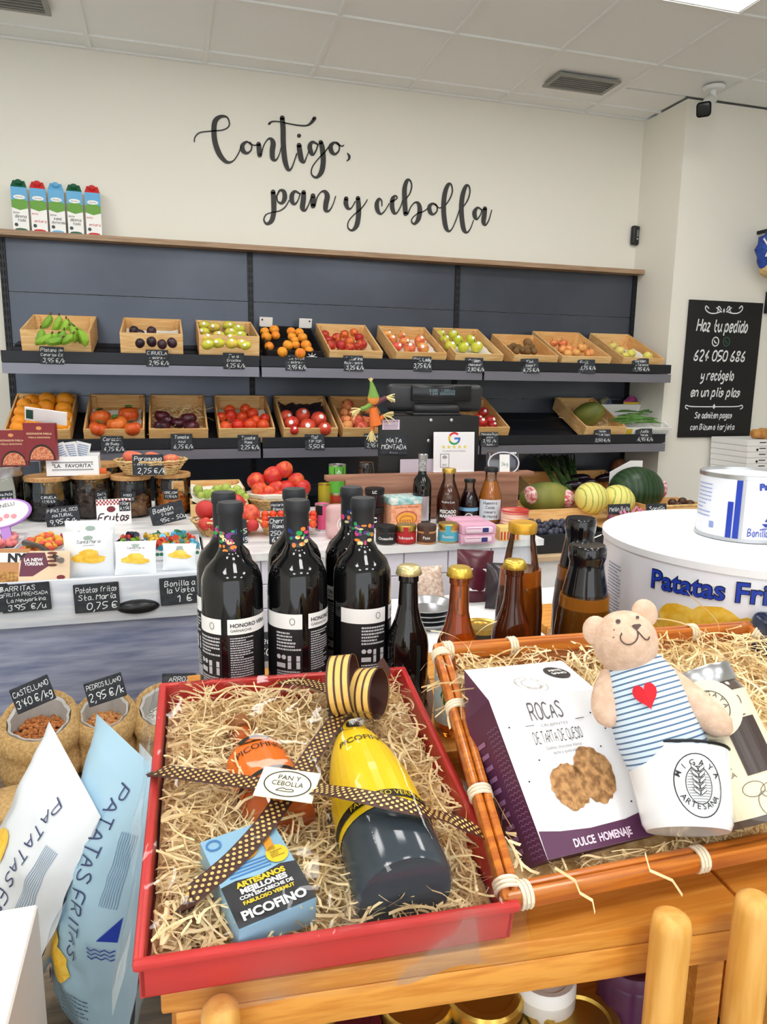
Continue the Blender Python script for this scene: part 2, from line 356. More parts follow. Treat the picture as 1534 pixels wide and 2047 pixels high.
words('word_contigo', A_, 4.383, [
 [(82, 365, 10), (88, 325, 12), (130, 285, 12), (230, 272, 12), (330, 262, 12), (380, 235, 12), (388, 190, 12), (365, 148, 16), (310, 145, 32), (264, 185, 46), (254, 270, 46), (264, 370, 46), (300, 470, 46), (350, 533, 34), (390, 546, 22), (430, 525, 12), (470, 465, 12), (490, 410, 12)],
 [(575, 385, 14), (540, 366, 20), (504, 398, 38), (510, 445, 40), (545, 465, 24), (578, 440, 14), (585, 400, 14), (570, 372, 14)], [(570, 380, 12), (605, 397, 12), (630, 392, 12)],
 [(645, 385, 40), (650, 430, 46), (655, 482, 42)], [(668, 480, 14), (690, 400, 12), (725, 345, 14), (755, 342, 30), (773, 380, 46), (765, 450, 46), (770, 512, 40), (798, 525, 18), (825, 480, 10), (845, 410, 10)],
 [(852, 155, 42), (860, 250, 46), (862, 380, 46), (875, 520, 46), (900, 602, 34), (925, 608, 18), (950, 560, 12), (980, 470, 12)], [(738, 208, 22), (765, 188, 14), (830, 190, 12), (900, 205, 12), (1000, 222, 14), (1070, 222, 16), (1110, 195, 26), (1135, 160, 34)],
 [(1000, 395, 42), (1005, 440, 46), (1020, 520, 44), (1045, 545, 20), (1065, 500, 12), (1085, 450, 10)], [(1000, 312, 36)],
 [(1160, 385, 14), (1118, 368, 26), (1094, 402, 40), (1104, 455, 40), (1122, 480, 20), (1150, 440, 14), (1165, 390, 14)], [(1190, 370, 40), (1205, 430, 46), (1212, 540, 46), (1195, 630, 44), (1152, 678, 24), (1110, 650, 14), (1115, 590, 12), (1160, 525, 12), (1225, 455, 12), (1260, 410, 12)],
 [(1350, 395, 14), (1312, 372, 20), (1278, 402, 38), (1284, 450, 40), (1315, 474, 22), (1350, 440, 14), (1350, 390, 14), (1330, 370, 12)], [(1340, 385, 12), (1375, 405, 12), (1392, 395, 10)], [(1425, 468, 12), (1440, 490, 22), (1438, 515, 18), (1418, 535, 8)]], sgn)
words('word_pan', A_, 4.383, [
 [(772, 805, 42), (778, 880, 46), (778, 980, 44), (760, 1055, 42), (718, 1085, 24), (692, 1050, 14), (710, 1005, 12), (760, 985, 10), (830, 970, 12), (880, 935, 12), (912, 880, 10)], [(805, 840, 14), (832, 792, 20), (868, 804, 36), (874, 860, 42), (850, 902, 28), (815, 890, 14), (805, 850, 12)],
 [(1005, 820, 14), (965, 800, 24), (938, 832, 40), (938, 885, 40), (962, 912, 22), (990, 880, 12), (1010, 820, 12)], [(1040, 808, 40), (1038, 870, 46), (1030, 943, 44), (1052, 968, 20), (1080, 925, 12), (1105, 860, 12)],
 [(1122, 838, 42), (1122, 880, 46), (1122, 928, 42)], [(1138, 930, 14), (1160, 850, 12), (1195, 805, 14), (1228, 803, 32), (1248, 842, 46), (1235, 910, 46), (1234, 962, 38), (1262, 970, 18), (1295, 920, 10), (1320, 845, 10)]], sgn)
words('word_y', B_, 4.794, [[(60, 320, 42), (57, 370, 46), (78, 415, 30), (110, 410, 14), (145, 350, 12)], [(172, 317, 42), (178, 390, 48), (178, 480, 48), (160, 578, 46), (117, 625, 24), (77, 600, 14), (82, 540, 12), (130, 480, 12), (200, 420, 12), (240, 370, 12), (262, 332, 10)]], sgn)
words('word_cebolla', B_, 4.794, [
 [(402, 390, 12), (400, 342, 14), (374, 325, 26), (353, 372, 42), (362, 437, 40), (395, 468, 20), (435, 430, 12), (470, 370, 10)],
 [(490, 350, 16), (525, 335, 14), (548, 312, 14), (530, 294, 18), (504, 325, 40), (500, 400, 44), (518, 455, 34), (545, 458, 16), (580, 400, 12), (600, 340, 10)],
 [(635, 320, 12), (670, 270, 14), (688, 200, 14), (672, 148, 18), (642, 150, 34), (620, 225, 44), (620, 330, 46), (625, 420, 46), (629, 468, 42)], [(650, 470, 14), (680, 400, 12), (720, 358, 16), (753, 370, 34), (766, 430, 46), (752, 515, 44), (715, 563, 24), (687, 542, 14), (697, 505, 12), (750, 460, 12), (800, 445, 12), (840, 415, 10)],
 [(920, 385, 14), (890, 368, 22), (858, 397, 38), (864, 448, 40), (895, 472, 22), (930, 440, 14), (930, 395, 14), (910, 370, 12)], [(920, 385, 12), (950, 410, 12), (975, 405, 12)],
 [(1015, 380, 12), (1055, 320, 14), (1078, 250, 14), (1066, 188, 18), (1037, 188, 34), (1007, 265, 44), (994, 380, 46), (999, 500, 46), (1016, 597, 42), (1046, 634, 22), (1080, 600, 12), (1115, 520, 12), (1145, 430, 10)],
 [(1185, 395, 12), (1225, 335, 14), (1246, 260, 14), (1236, 203, 18), (1207, 203, 34), (1177, 285, 44), (1164, 400, 46), (1170, 520, 46), (1187, 616, 42), (1216, 646, 22), (1250, 610, 12), (1280, 530, 10)],
 [(1360, 430, 14), (1322, 408, 22), (1293, 442, 40), (1293, 490, 40), (1312, 520, 20), (1345, 480, 12), (1362, 430, 12)], [(1390, 415, 40), (1385, 470, 46), (1377, 546, 42), (1397, 574, 18), (1430, 520, 12), (1455, 432, 10)]], sgn)
# ---- alarm sensor, security camera
p = PY(1271, 471, YW-.02); t = thing('motion_sensor', 'small black rounded alarm sensor on the white wall corner', 'sensor', p, (0, 0, .25))
MB().rbox((0, 0, 0), (.068, .036, .125), .012, 3).build('housing', mat('black_plastic', (34, 36, 38), .35), t, 40)
bar('lens_window', mat('grey_lens', (120, 124, 126), .3), (0, -.0185, .012), (.018, .003, .045), t)
bar('led', mat('pale_led', (200, 206, 206), .4), (0, -.0185, -.024), (.014, .003, .010), t)
wp = mat('white_plastic', (236, 238, 238), .4)
p = PZ(1428, 174, ZC); t = thing('security_camera', 'white bullet security camera with dark square face hanging from the ceiling', 'camera', (p.x, p.y, ZC))
MB().lathe([(.0, -.02), (.05, -.018), (.062, -.004), (.062, 0)], 24).build('mount_disc', wp, t, 40)
MB().tube([(0, 0, -.018), (-.002, -.004, -.06), (-.015, -.02, -.075)], .017, 12).build('arm', wp, t, 40)
hd = PY(1408, 218, p.y-.16)-V((p.x, p.y, ZC)); tl = V((.01, .03, -.058))
d = (hd-tl).normalized(); q = d.to_track_quat('Z', 'Y').to_matrix().to_4x4(); q.translation = tl
L_ = (hd-tl).length
MB().lathe([(.026, -.01), (.034, .0), (.034, L_)], 20, q).build('body', wp, t, 40)
MB().rbox((0, 0, L_+.008), (.078, .078, .024), .018, 3, q).build('lens_face', mat('dark_lens', (30, 32, 34), .25), t, 40)
# ---- chalk board on the right wall
BD = mat('chalkboard', (22, 22, 23), .7)
c0 = PY(1380, 600, YR-.012); c1 = PY(1527, 605, YR-.012); c2 = PY(1497, 873, YR-.012); c3 = PY(1354, 875, YR-.012)
bw = ((c1-c0).length+(c2-c3).length)/2; bh = ((c0-c3).length+(c1-c2).length)/2; cc = (c0+c1+c2+c3)/4
t = thing('chalkboard', 'tall black board with white script about ordering, hanging on the right wall', 'sign', cc)
bar('board', BD, (0, 0, 0), (bw, .012, bh), t, .002)
def bpx(px, py):
    q = PY(px, py, YR-.019)-cc; return q.x, q.z
def bline(s, px, py, hpx, wpx, hand=True, slant=.22):
    x, y = bpx(px, py); k = dep(cc)/F; h = hpx*k*.75
    vs, fs, wd_ = stroke_text(s, h, h*.17, slant); sc_ = wpx*k/wd_
    return [((a-wd_/2)*sc_+x, b*(.5+.5*sc_ if sc_ > 1 else 1)+y) for a, b in vs], fs
fb = front(-.0065)
pts = [bline('Haz tu pedido', 1444, 663, 30, 120), bline('624 050 686', 1438, 722, 27, 122), bline('y recógelo', 1434, 760, 25, 78), bline('en un plis plas', 1430, 793, 24, 118), bline('Se admiten pagos', 1426, 836, 16, 90), bline('con Bizum o tarjeta', 1424, 859, 15, 106)]
k = dep(cc)/F
def bcurve(pl, w): return curve2([bpx(*q) for q in pl], w*k, 3)
for s in (-1, 1):
    X = lambda u: 1448+s*u
    pts += [bcurve([(X(30), 617), (X(36), 610), (X(38), 618), (X(30), 626), (X(18), 627), (X(6), 623)], 2.2), bcurve([(X(5), 620), (X(9), 612), (X(13), 614), (X(9), 621), (X(4), 624)], 2), bcurve([(X(14), 625), (X(11), 618), (X(16), 615)], 1.6)]
    Y = lambda u: 1428+s*u
    pts += [bcurve([(Y(3), 813), (Y(50), 813), (Y(56), 809), (Y(58), 815), (Y(52), 818)], 2)]
x, y = bpx(1448, 621); pts.append(poly([(x-2.5*k, y), (x, y-5*k), (x+2.5*k, y), (x, y+5*k)])); x, y = bpx(1428, 813); pts.append(poly([(x-4*k, y), (x, y-5*k), (x+4*k, y), (x, y+6*k)]))
x, y = bpx(1431, 683); pts += [ring(x, y, 7.5*k, 8.5*k, 2.2*k), curve2([(x-3*k, y+3*k), (x-2*k, y-1*k), (x+3*k, y-3*k)], 2.4*k)]
for q in pts[:6]: flat('chalk_lettering', [q], fb, CHALK, t)
flat('chalk_ornament', pts[6:], fb, CHALK, t)
x, y = bpx(1453, 683); flat('phone_emblem', [ring(x, y, 7.5*k, 8.5*k, 2*k), curve2([(x-3*k, y+3*k), (x-2*k, y-1*k), (x+3*k, y-3*k)], 2.2*k)], fb, mat('green_chalk', (58, 92, 74), .8), t)
# ================================================================ wall shelving
sh = thing('shop_shelving', 'dark grey steel wall shelving with sloped shelves and a wooden top board', 'shelving', (0, 0, 0))
UX = [-.844, .478, 1.790, 3.098]
for x0, x1 in zip(UX, UX[1:]):
    zz = [.7225, .443, .163, -.117, -.397, -.677, -.957, -1.3]
    for a, b in zip(zz, zz[1:]): bar('back_panel', STEEL, ((x0+x1)/2, 4.515, H+(a+b)/2), (x1-x0-.034, .012, a-b-.004), sh)
for x in UX:
    u = bar('upright', DSTEEL, (x, 4.512, (H+.72)/2), (.032, .03, H+.72), sh)
    m = MB()
    for k in range(44):
        for s in (-1, 1): m.box((x+s*.007, 4.4965, .35+k*.042), (.005, .002, .026))
    m.build('slots', mat('slot_black', (8, 8, 9), .8), u)
bar('top_board', mat('top_board_wood', (176, 148, 120), .55, col2=(150, 122, 96), scale=6, st=(1, 20, 20)), ((-.95+3.106)/2, 4.483, H+.7365), (4.056, .13, .028), sh)
def slope_shelf(x0, x1, z, tilt, yf=4.035, L=.46):
    """z is the height of the front of the deck"""
    R_ = Matrix.Translation((0, yf, z-(.024 if tilt > 20 else .008))) @ Matrix.Rotation(math.radians(tilt), 4, 'X')
    s = bar('shelf', DSTEEL, ((x0+x1)/2, L/2, -.006), (x1-x0-.012, L, .012), sh, 0, R_)
    for k in range(3): bar('deck_rib', DSTEEL, ((x0+x1)/2, .10+k*.13, .004), (x1-x0-.02, .045, .008), s, 0, R_)
    bar('front_lip', DSTEEL, ((x0+x1)/2, yf-.006, z+.012), (x1-x0-.010, .010, .056), s)
    bar('price_rail', RAIL, ((x0+x1)/2, yf-.010, z-.046), (x1-x0-.014, .016, .052), s)
    for x in (x0+.012, x1-.012): bar('bracket', DSTEEL, (x, L/2, -.03), (.004, L, .05), s, 0, R_)
LX = [-.80, .471, 1.777, 3.085]
for k in range(3):
    slope_shelf(LX[k], LX[k+1], H+.075, 14 if k == 0 else 23)
    slope_shelf(LX[k], LX[k+1], H-.365, 23)
slope_shelf(LX[0], LX[1], H-.83, 12, 3.95, .52); slope_shelf(LX[1], LX[2], H-.83, 12, 3.95, .52); slope_shelf(LX[2], LX[3], H-.83, 12, 3.95, .52)
# ---- milk cartons
def carton(px, col, capcol, word, label):
    p = PY(px, 461 + (px-44)*.015, 4.455); t = thing('milk_carton', label, 'milk carton', (p.x, 4.455, H+.751), (0, 0, face(p.x, 4.4)*.6), 'milk cartons on the top board')
    w, d, h = .078, .062, .215
    m = MB(); m.box((0, 0, h/2), (w, d, h)); m.add([(-w/2, -d/2, h), (w/2, -d/2, h), (w/2, d/2, h), (-w/2, d/2, h), (-w*.36, d*.02, h+.038), (w*.36, d*.02, h+.038), (w*.36, d/2, h+.045), (-w*.36, d/2, h+.045)], [(0, 1, 5, 4), (1, 2, 6, 5), (3, 0, 4, 7), (4, 5, 6, 7), (2, 3, 7, 6)])
    m.build('box', WHITE, t)
    fn = front(-d/2)
    flat('sky_print', [rect(-w/2, .135, w/2, h)], fn, mat('milk_blue', (104, 176, 222), .5), t)
    flat('meadow_print', [poly([(-w/2, .112), (0, .10), (w/2, .112), (w/2, .148), (.01, .158), (-w/2, .15)])], front(-d/2, .0009), mat('milk_green', (104, 160, 62), .5), t)
    flat('badge', [disc(0, .165, .028, .011)], front(-d/2, .0012), WHITE, t)
    flat('badge_word', [line('Asturiana', 0, .162, .007, maxw=.046)], front(-d/2, .0016), mat('milk_navy', (30, 50, 110), .5), t)
    lm = mat('milk_'+col[0], col[1], .5)
    w1, w2 = word
    for q in ([line('leche', -.02, .082, .010, hand=True, slant=.2)]+([line(w1, 0, .062, .016, hand=True, slant=.2, maxw=.07)] if w1 else [])+[line(w2, .004, .044, .014, hand=True, slant=.2, maxw=.066)]): flat('name_print', [q], fn, lm, t)
    flat('seal', [disc(-.022, .026, .009)], fn, mat('seal_grey', (70, 80, 84), .6), t)
    flat('base_print', [disc(0, 0.002, .03, .008, 16)], fn, MAT['milk_'+capcol[0]] if 'milk_'+capcol[0] in MAT else mat('milk_'+capcol[0], capcol[1], .4), t)
    m = MB(); m.add([(-w/2, -d/2-.0004, h), (w/2, -d/2-.0004, h), (w*.36, d*.02-.0004, h+.0385), (-w*.36, d*.02-.0004, h+.0385)], [(0, 1, 2, 3)]); m.build('gable_print', MAT['milk_'+capcol[0]], t)
    q = Matrix.Translation((0, -d*.22, h+.02)) @ Matrix.Rotation(math.radians(50), 4, 'X')
    MB().lathe([(.016, 0), (.016, .016), (.013, .018), (0, .018)], 14, q).build('cap', MAT['milk_'+capcol[0]], t, 40)
GR, RD, BL = ('dkgreen', (22, 92, 62)), ('red', (206, 46, 46)), ('blue', (34, 110, 200))
carton(44, ('word_dark', (60, 60, 60)), GR, ('desna', 'tada'), 'green-capped milk carton reading desnatada, outermost of the milk row')
carton(81, RD, RD, ('', 'entera'), 'red-capped milk carton reading entera between the green and blue cartons')
carton(117, ('word_dark', (60, 60, 60)), BL, ('semi', 'desnatada'), 'blue-capped milk carton reading semi in the middle of the milk row')
carton(153, ('word_dark', (60, 60, 60)), GR, ('desna', 'tada'), 'green-capped milk carton reading desnatada between the blue carton and a red one')
carton(189, RD, RD, ('', 'entera'), 'red-capped milk carton reading entera, outermost of the milk row')
# ================================================================ price signs
_sg = {}
def sign(p, w, h, lines, label, rot=(0, 0, 0), group='slate price signs', m=None):
    """lines: (text, height, y) in fractions of the board height"""
    k = (round(w, 3), round(h, 3), m)
    if k not in _sg: _sg[k] = MB().rbox((0, 0, h/2), (w, .004, h), min(.0019, h*.03), 1).mesh('price_sign', m or SLATE)
    o = bpy.data.objects.new('price_sign', _sg[k]); link(o); o.location = p; o.rotation_euler = rot; tag(o, label, 'price sign', group)
    flat('chalk_writing', [line(s, x*w, y*h, hh*h, w=max(hh*h*.12, .0012), hand=True, slant=.12, maxw=w*.9) for s, hh, y, *r in lines for x in [(r[0] if r else 0)]], front(-.002), CHALK, o)
    return o
def shelf_sign(px, py, lines, what, yy=4.012, w=.112, h=.088, roll=0):
    p = PY(px, py, yy); return sign((p.x, p.y, p.z), w, h, lines, 'slate price sign reading '+what, (math.radians(-12), roll, face(p.x, p.y)*.3))
def three(a, b, c): return [(a, .20, .70), (b, .16, .45), (c, .24, .10, .08)]
U = 'on the upper fruit shelf'; Lo = 'on the lower fruit shelf'
shelf_sign(104, 728, three('Platano de', 'Canarias EX', '3,95 €/k'), 'Platano 3,95 below the green bananas', roll=.02)
shelf_sign(315, 733, three('CIRUELA', '- extra -', '2,95 €/k'), 'CIRUELA 2,95 below the dark plums')
shelf_sign(468, 738, three('Pera', 'Ercolina', '4,25 €/k'), 'Pera 4,25 below the yellow pears')
shelf_sign(591, 741, three('Albaricoque', '- extra -', '3,95 €/k'), 'Albaricoque 3,95 below the apricots')
shelf_sign(707, 742, three('Nectarina', 'Roja - extra', '3,25 €/k'), 'Nectarina 3,25 below the red nectarines')
shelf_sign(845, 743, [('Pink Lady', .22, .68), ('3,75 €/k', .28, .25)], 'Pink Lady 3,75 below the pink apples')
shelf_sign(949, 745, three('Golden', '"Manzana"', '2,80 €/k'), 'Golden 2,80 below the green apples')
shelf_sign(1060, 746, three('Kiwi', '"Zespri"', '6,75 €/k'), 'Kiwi 6,75 below the kiwi crate', roll=-.02)
shelf_sign(1173, 747, [('Fuji', .22, .68, -.15), ('3,75 €/k', .25, .28, .08)], 'Fuji 3,75 below the orange-red apples')
shelf_sign(1281, 744, three('Golden', 'La Tarenta', '1,95 €/k'), 'Golden 1,95 below the pale yellow apples')
YL = 4.012
shelf_sign(225, 905, three('Corazón', 'de Buey', '4,75 €/k'), 'Corazon de Buey 4,75 below the ribbed tomatoes')
shelf_sign(364, 900, three('Tomate', 'Azul', '6,75 €/k'), 'Tomate Azul 6,75 below the dark tomatoes')
shelf_sign(497, 901, three('Tomate', 'Rama', '2,25 €/k'), 'Tomate Rama 2,25 below the vine tomatoes')
shelf_sign(630, 899, three('Raf', 'TIP TOP', '5,50 €'), 'Raf 5,50 below the big red tomatoes')
shelf_sign(748, 897, three('Melocotón', 'Rojo', '2,95 €/k'), 'Melocoton 2,95 beside the black panel of the till')
shelf_sign(979, 893, [('Manzana Roja', .16, .78), ('- extra -', .13, .58), ('3,95 /k', .2, .3), ('- dulce -', .14, .08)], 'Manzana Roja 3,95 below the dark red apples')
shelf_sign(1205, 886, [('Melón', .16, .78), ('Piel de Sapo', .14, .55), ('3,50 €/k', .2, .12)], 'Melon 3,50 below the striped green melon')
shelf_sign(1288, 884, three('Judía', 'Verde', '6,95 €/k'), 'Judia 6,95 below the green beans')
# ================================================================ crates
_cm = {}
def crate(p, w, l, h, tilt, label, yaw=0, m1=PINE, m2=PINE2, name='fruit_crate', cat='crate', group='pine fruit crates', posts=True):
    """p: middle of the lower front edge"""
    t = thing(name, label, cat, p, (math.radians(tilt), 0, yaw), group); k = (w, l, h, m1.name)
    if k not in _cm:
        b = .009
        _cm[k] = [MB().box((0, b/2, h/2), (w, b, h)).mesh('end_board', m1), MB().box((0, l/2, h/2), (b, l-2*b, h)).mesh('side_board', m2), MB().box((0, l/2, .004), (w-2*b, l-2*b, .006)).mesh('bottom_board', m2), MB().box((0, 0, h/2), (.024, .018, h-.014)).mesh('corner_post', m2)]
    M_ = _cm[k]
    def put(n, me, loc): o = link(bpy.data.objects.new(n, me), t); o.location = loc; return o
    put('end_board', M_[0], (0, 0, 0)); put('end_board', M_[0], (0, l-.009, 0)); put('bottom_board', M_[2], (0, 0, 0))
    for s in (-1, 1):
        put('side_board', M_[1], (s*(w/2-.0045), 0, 0))
        if posts:
            for y in (.019, l-.019): put('corner_post', M_[3], (s*(w/2-.022), y, 0))
    t['_n'] = 1; del t['_n']
    return t
def cplane(t, hf):
    M_ = Matrix.Translation(t.location) @ t.rotation_euler.to_matrix().to_4x4()
    return M_ @ V((0, 0, hf)), M_.to_3x3() @ V((0, 0, 1))
# fruit shapes (radius 1) -------------------------------------------------
def apple_fn(d): return 1-.22*max(0, d.z-.72)*3 - .1*max(0, -d.z-.75)*3
def peach_fn(d):
    a = math.atan2(d.y, d.x); return 1-.07*math.exp(-(a/.25)**2)*math.sin(math.acos(max(-1, min(1, d.z))))-.14*max(0, d.z-.75)*3
def rib_fn(d):
    a = math.atan2(d.y, d.x); s = math.sqrt(max(0, 1-d.z*d.z)); return 1-.13*s*abs(math.sin(a*5))-.3*max(0, d.z-.7)*2
def pear_fn(d): return 1+.32*max(0, d.z)**2
FS = {'round': (1, 1, .98, None), 'apple': (1, 1, .93, apple_fn), 'peach': (1, 1, .96, peach_fn), 'rib': (1.05, 1.05, .82, rib_fn), 'pear': (.85, .85, 1.0, pear_fn), 'kiwi': (.8, .8, 1.05, None), 'plum': (.95, .95, 1.05, peach_fn)}
_fm = {}
def fruit_mesh(name, shape, m):
    k = (name, shape, m.name)
    if k not in _fm:
        a, b, c, fn = FS[shape]; n = (28, 14) if shape == 'rib' else (16, 10)
        _fm[k] = MB().ell((0, 0, 0), (a, b, c), n[0], n[1], None, fn).mesh(name, m, 60)
    return _fm[k]
STEM = mat('stem_brown', (96, 72, 40), .7)
_st = {}
def fruits(name, shape, m, pts, plane_, label, cat, group, rs=1, lie=0, stem=None, sticker=None, rz=None, spread=.6):
    """pts: (px, py, radius px[, lift]) put on a plane by the ray through the pixel"""
    p0, n = plane_; out = []
    for i, q in enumerate(pts):
        c = PP(q[0], q[1], p0, n); r = q[2]*dep(c)/F*rs
        o = bpy.data.objects.new(name, fruit_mesh(name, shape, m)); link(o); o.location = c+n*(q[3] if len(q) > 3 else 0); o.scale = (r, r, r)
        R = random.Random(i*13+int(q[0]))
        o.rotation_euler = (lie+R.uniform(-spread, spread), R.uniform(-spread, spread), R.uniform(0, 6.28) if rz is None else rz+R.uniform(-.4, .4)); tag(o, label, cat, group); out.append(o)
        if stem:
            if 's' not in _st: _st['s'] = MB().tube([(0, 0, .7), (.03, 0, .95), (.08, .02, 1.2)], [.07, .05, .08], 5).mesh('stem', STEM)
            if 'g' not in _st: _st['g'] = MB().lathe([(.0, 1.0), (.16, .92), (.42, .86), (.2, .80), (0, .78)], 5).mesh('calyx', mat('calyx_green', (70, 110, 40), .7))
            link(bpy.data.objects.new('stem' if stem == 's' else 'calyx', _st[stem]), o)
        if sticker:
            if 'k' not in _st: _st['k'] = MB().ell((0, 0, 0), (.3, .3, .06), 10, 4).mesh('sticker', WHITE)
            s_ = link(bpy.data.objects.new('sticker', _st['k']), o); d = o.rotation_euler.to_matrix().inverted() @ V((R.uniform(-.35, .35), -.8, R.uniform(.1, .6))).normalized()
            s_.location = d*.97; s_.rotation_euler = d.to_track_quat('Z', 'Y').to_euler()
    return out
def crop(x0, y0, sc, L_): return [(x0+q[0]/sc, y0+q[1]/sc, q[2]/sc)+tuple(q[3:]) for q in L_]
def cr(pl, pr, py, z, tilt, label, l=.44, h=.085, y=4.06, **kw):
    a = PY(pl, py, y); b = PY(pr, py, y); return crate(((a.x+b.x)/2, y, H+z), b.x-a.x, l, h, tilt, label, **kw)
def sheet(name, t, w, y0, y1, z, m, label, cat, amp=.006, seed=1, group='paper liners in the crates'):
    """crumpled liner lying in a crate"""
    R = random.Random(seed); nx, ny = 12, 10; vs = []
    for j in range(ny+1):
        for i in range(nx+1):
            e = .010 if i in (0, nx) else 0
            vs.append((-w/2+w*i/nx+R.uniform(-.004, .004), y0+(y1-y0)*j/ny+R.uniform(-.004, .004), z+e+R.uniform(0, amp)))
    fs = [(j*(nx+1)+i, j*(nx+1)+i+1, (j+1)*(nx+1)+i+1, (j+1)*(nx+1)+i) for j in range(ny) for i in range(nx)]
    M_ = Matrix.Translation(t.location) @ t.rotation_euler.to_matrix().to_4x4()
    o = MB().add(vs, fs, M_).build(name, m, None, 60, weld=True); return tag(o, label, cat, group)
# ---- upper shelf
B1 = .095; TB = 14
t = cr(44, 182, 690, B1, TB, 'pine crate holding green bananas on the upper shelf', h=.125)
BAN = mat('banana_green', (142, 186, 52), .45, col2=(96, 146, 36), scale=3, rand=.3, st=(1, 1, 1))
sheet('liner_paper', t, .28, .02, .40, .04, PAPER, 'white paper lining under the green bananas', 'paper', seed=3)
bp, bn = cplane(t, .11)
def banana(px, py, ang, L_=.088, cur=.6, lift=0):
    pts = []; rr = []
    for k in range(9):
        s = k/8*2-1; a = s*cur; pts.append((math.sin(a)*L_/cur*.5*2*.5, 0, (1-math.cos(a))*L_/cur*.5)); rr.append(.021*max(.18, (1-abs(s)**3.2)))
    o = MB().tube(pts, rr, 7).build('banana', BAN, None, 50)
    c = PP(px, py, bp, bn); o.location = c+bn*lift; o.rotation_euler = (.3, -ang, 0)
    MB().tube([pts[-1], V(pts[-1])+V((.012, 0, .006))], [.005, .004], 5).build('stem', STEM, o)
    tag(o, 'unripe green banana in the pine crate', 'banana', 'green bananas in the crate'); return o
for q in ((82, 675, 1.2), (96, 653, .9, .02), (101, 676, .3), (117, 658, 1.1, .025), (132, 663, 1.15, .02), (108, 683, .2), (133, 680, .5), (150, 672, 1.7, .01), (160, 669, 1.8), (90, 680, .5), (122, 677, .9), (168, 675, 1.9), (143, 660, 1.5)):
    banana(q[0], q[1], q[2], lift=q[3] if len(q) > 3 else 0)
t = cr(241, 366, 690, B1, TB, 'pine crate with dark plums on white paper on the upper shelf', h=.125)
sheet('liner_paper', t, .27, .02, .36, .068, PAPER, 'white paper lining under the dark plums', 'paper', seed=4)
fruits('plum', 'plum', mat('plum_skin', (40, 24, 34), .3, col2=(64, 36, 46), scale=2, rand=.2), [(268, 661, 9.8), (280, 668, 10), (303, 662, 10), (280, 686, 9.8), (303, 683, 10.5), (324, 688, 10), (344, 685, 10.5)], cplane(t, .10), 'dark purple plum on white paper in the crate', 'plum', 'dark plums in the crate')
t = cr(398, 518, 690, B1, TB, 'pine crate full of yellow green pears on the upper shelf', h=.125)
sheet('liner_paper', t, .27, .02, .40, .05, mat('dark_tray', (44, 30, 40), .6), 'dark moulded tray lining under the yellow pears', 'paper', seed=5)
fruits('pear', 'pear', mat('pear_skin', (206, 208, 62), .4, col2=(226, 186, 84), scale=1.6, rand=.3, lo=.5, hi=.7), [(407, 651, 11), (427, 655, 11.5), (435, 643, 10.5), (456, 651, 11), (475, 658, 11), (460, 665, 11), (406, 664, 11), (436, 671, 11), (479, 671, 11), (413, 676, 11), (460, 677, 11), (414, 689, 11.5), (435, 686, 11.5), (462, 687, 11.5), (481, 687, 11.5), (490, 691, 10)], cplane(t, .105), 'yellow green pear with a small sticker in the crate', 'pear', 'pears in the crate', lie=1.45, rz=1.3, stem='s', sticker=True, spread=.15)
B2 = .075; TB2 = 23
# apricots in a printed black carton
BC = mat('black_carton', (26, 26, 30), .5)
a = PY(534, 725, 4.06); b = PY(645, 725, 4.06); Wc = b.x-a.x
t = crate(((a.x+b.x)/2, 4.06, H+B2), Wc, .40, .075, TB2, 'low black cardboard tray of apricots on the upper shelf', 0, BC, BC, 'cardboard_tray', 'tray', None, False)
for s in (-1, 1):
    bar('handle_flap', WHITE, (s*(Wc/2-.038), .39, .10), (.075, .008, .055), t)
    m = MB(); m.tube([(s*(Wc/2-.015), .383, .115), (s*(Wc/2-.015), .389, .115)], .005, 8); m.build('peg_hole', BLACK, t)
m = MB()
for k in range(8):
    an = k*math.pi/4; m.tube([(.09, -.0015, .045), (.09+.03*math.cos(an), -.0015, .045+.024*math.sin(an))], [.003, .0012], 4)
m.build('star_print', WHITE, t)
APR = mat('apricot_skin', (246, 160, 44), .5, col2=(238, 120, 40), scale=1.5, rand=.3, lo=.5, hi=.75)
fruits('apricot', 'peach', APR, crop(480, 610, 5.479, [(270, 290, 50), (290, 345, 58), (375, 270, 55), (390, 330, 50), (560, 290, 50), (570, 345, 50), (650, 300, 50), (685, 355, 55), (600, 385, 48), (320, 450, 52), (525, 440, 58), (612, 435, 48), (725, 440, 60), (755, 495, 50), (660, 525, 60), (465, 512, 58)]), cplane(t, .072), 'ripe orange apricot in the black tray', 'apricot', 'apricots in the black tray')
t = cr(657, 763, 700, B2, TB2, 'pine crate of red nectarines on the upper shelf')
sheet('liner_paper', t, .26, .03, .30, .03, mat('kraft_liner', (226, 204, 160), .8), 'cream paper lining under the red nectarines', 'paper', seed=6)
NEC = mat('nectarine_skin', (178, 42, 40), .32, col2=(236, 126, 50), scale=1.3, rand=.35, lo=.5, hi=.72)
fruits('nectarine', 'peach', NEC, crop(480, 610, 5.479, [(930, 320, 50), (970, 385, 50), (1000, 445, 55), (1060, 355, 55), (1145, 320, 50), (1250, 300, 50), (1305, 355, 52), (1195, 395, 60), (1110, 440, 62), (1205, 465, 55), (1335, 430, 60), (1280, 450, 45)]), cplane(t, .072), 'red and orange nectarine in the upper shelf crate', 'nectarine', 'nectarines in the upper crate')
t = cr(790, 890, 705, B2, TB2, 'pine crate of pink apples on the upper shelf')
sheet('liner_paper', t, .26, .03, .34, .03, PAPER, 'white paper lining under the pink apples', 'paper', seed=7)
PNK = mat('pink_apple', (226, 92, 74), .35, col2=(240, 168, 84), scale=1.2, rand=.4, lo=.4, hi=.7)
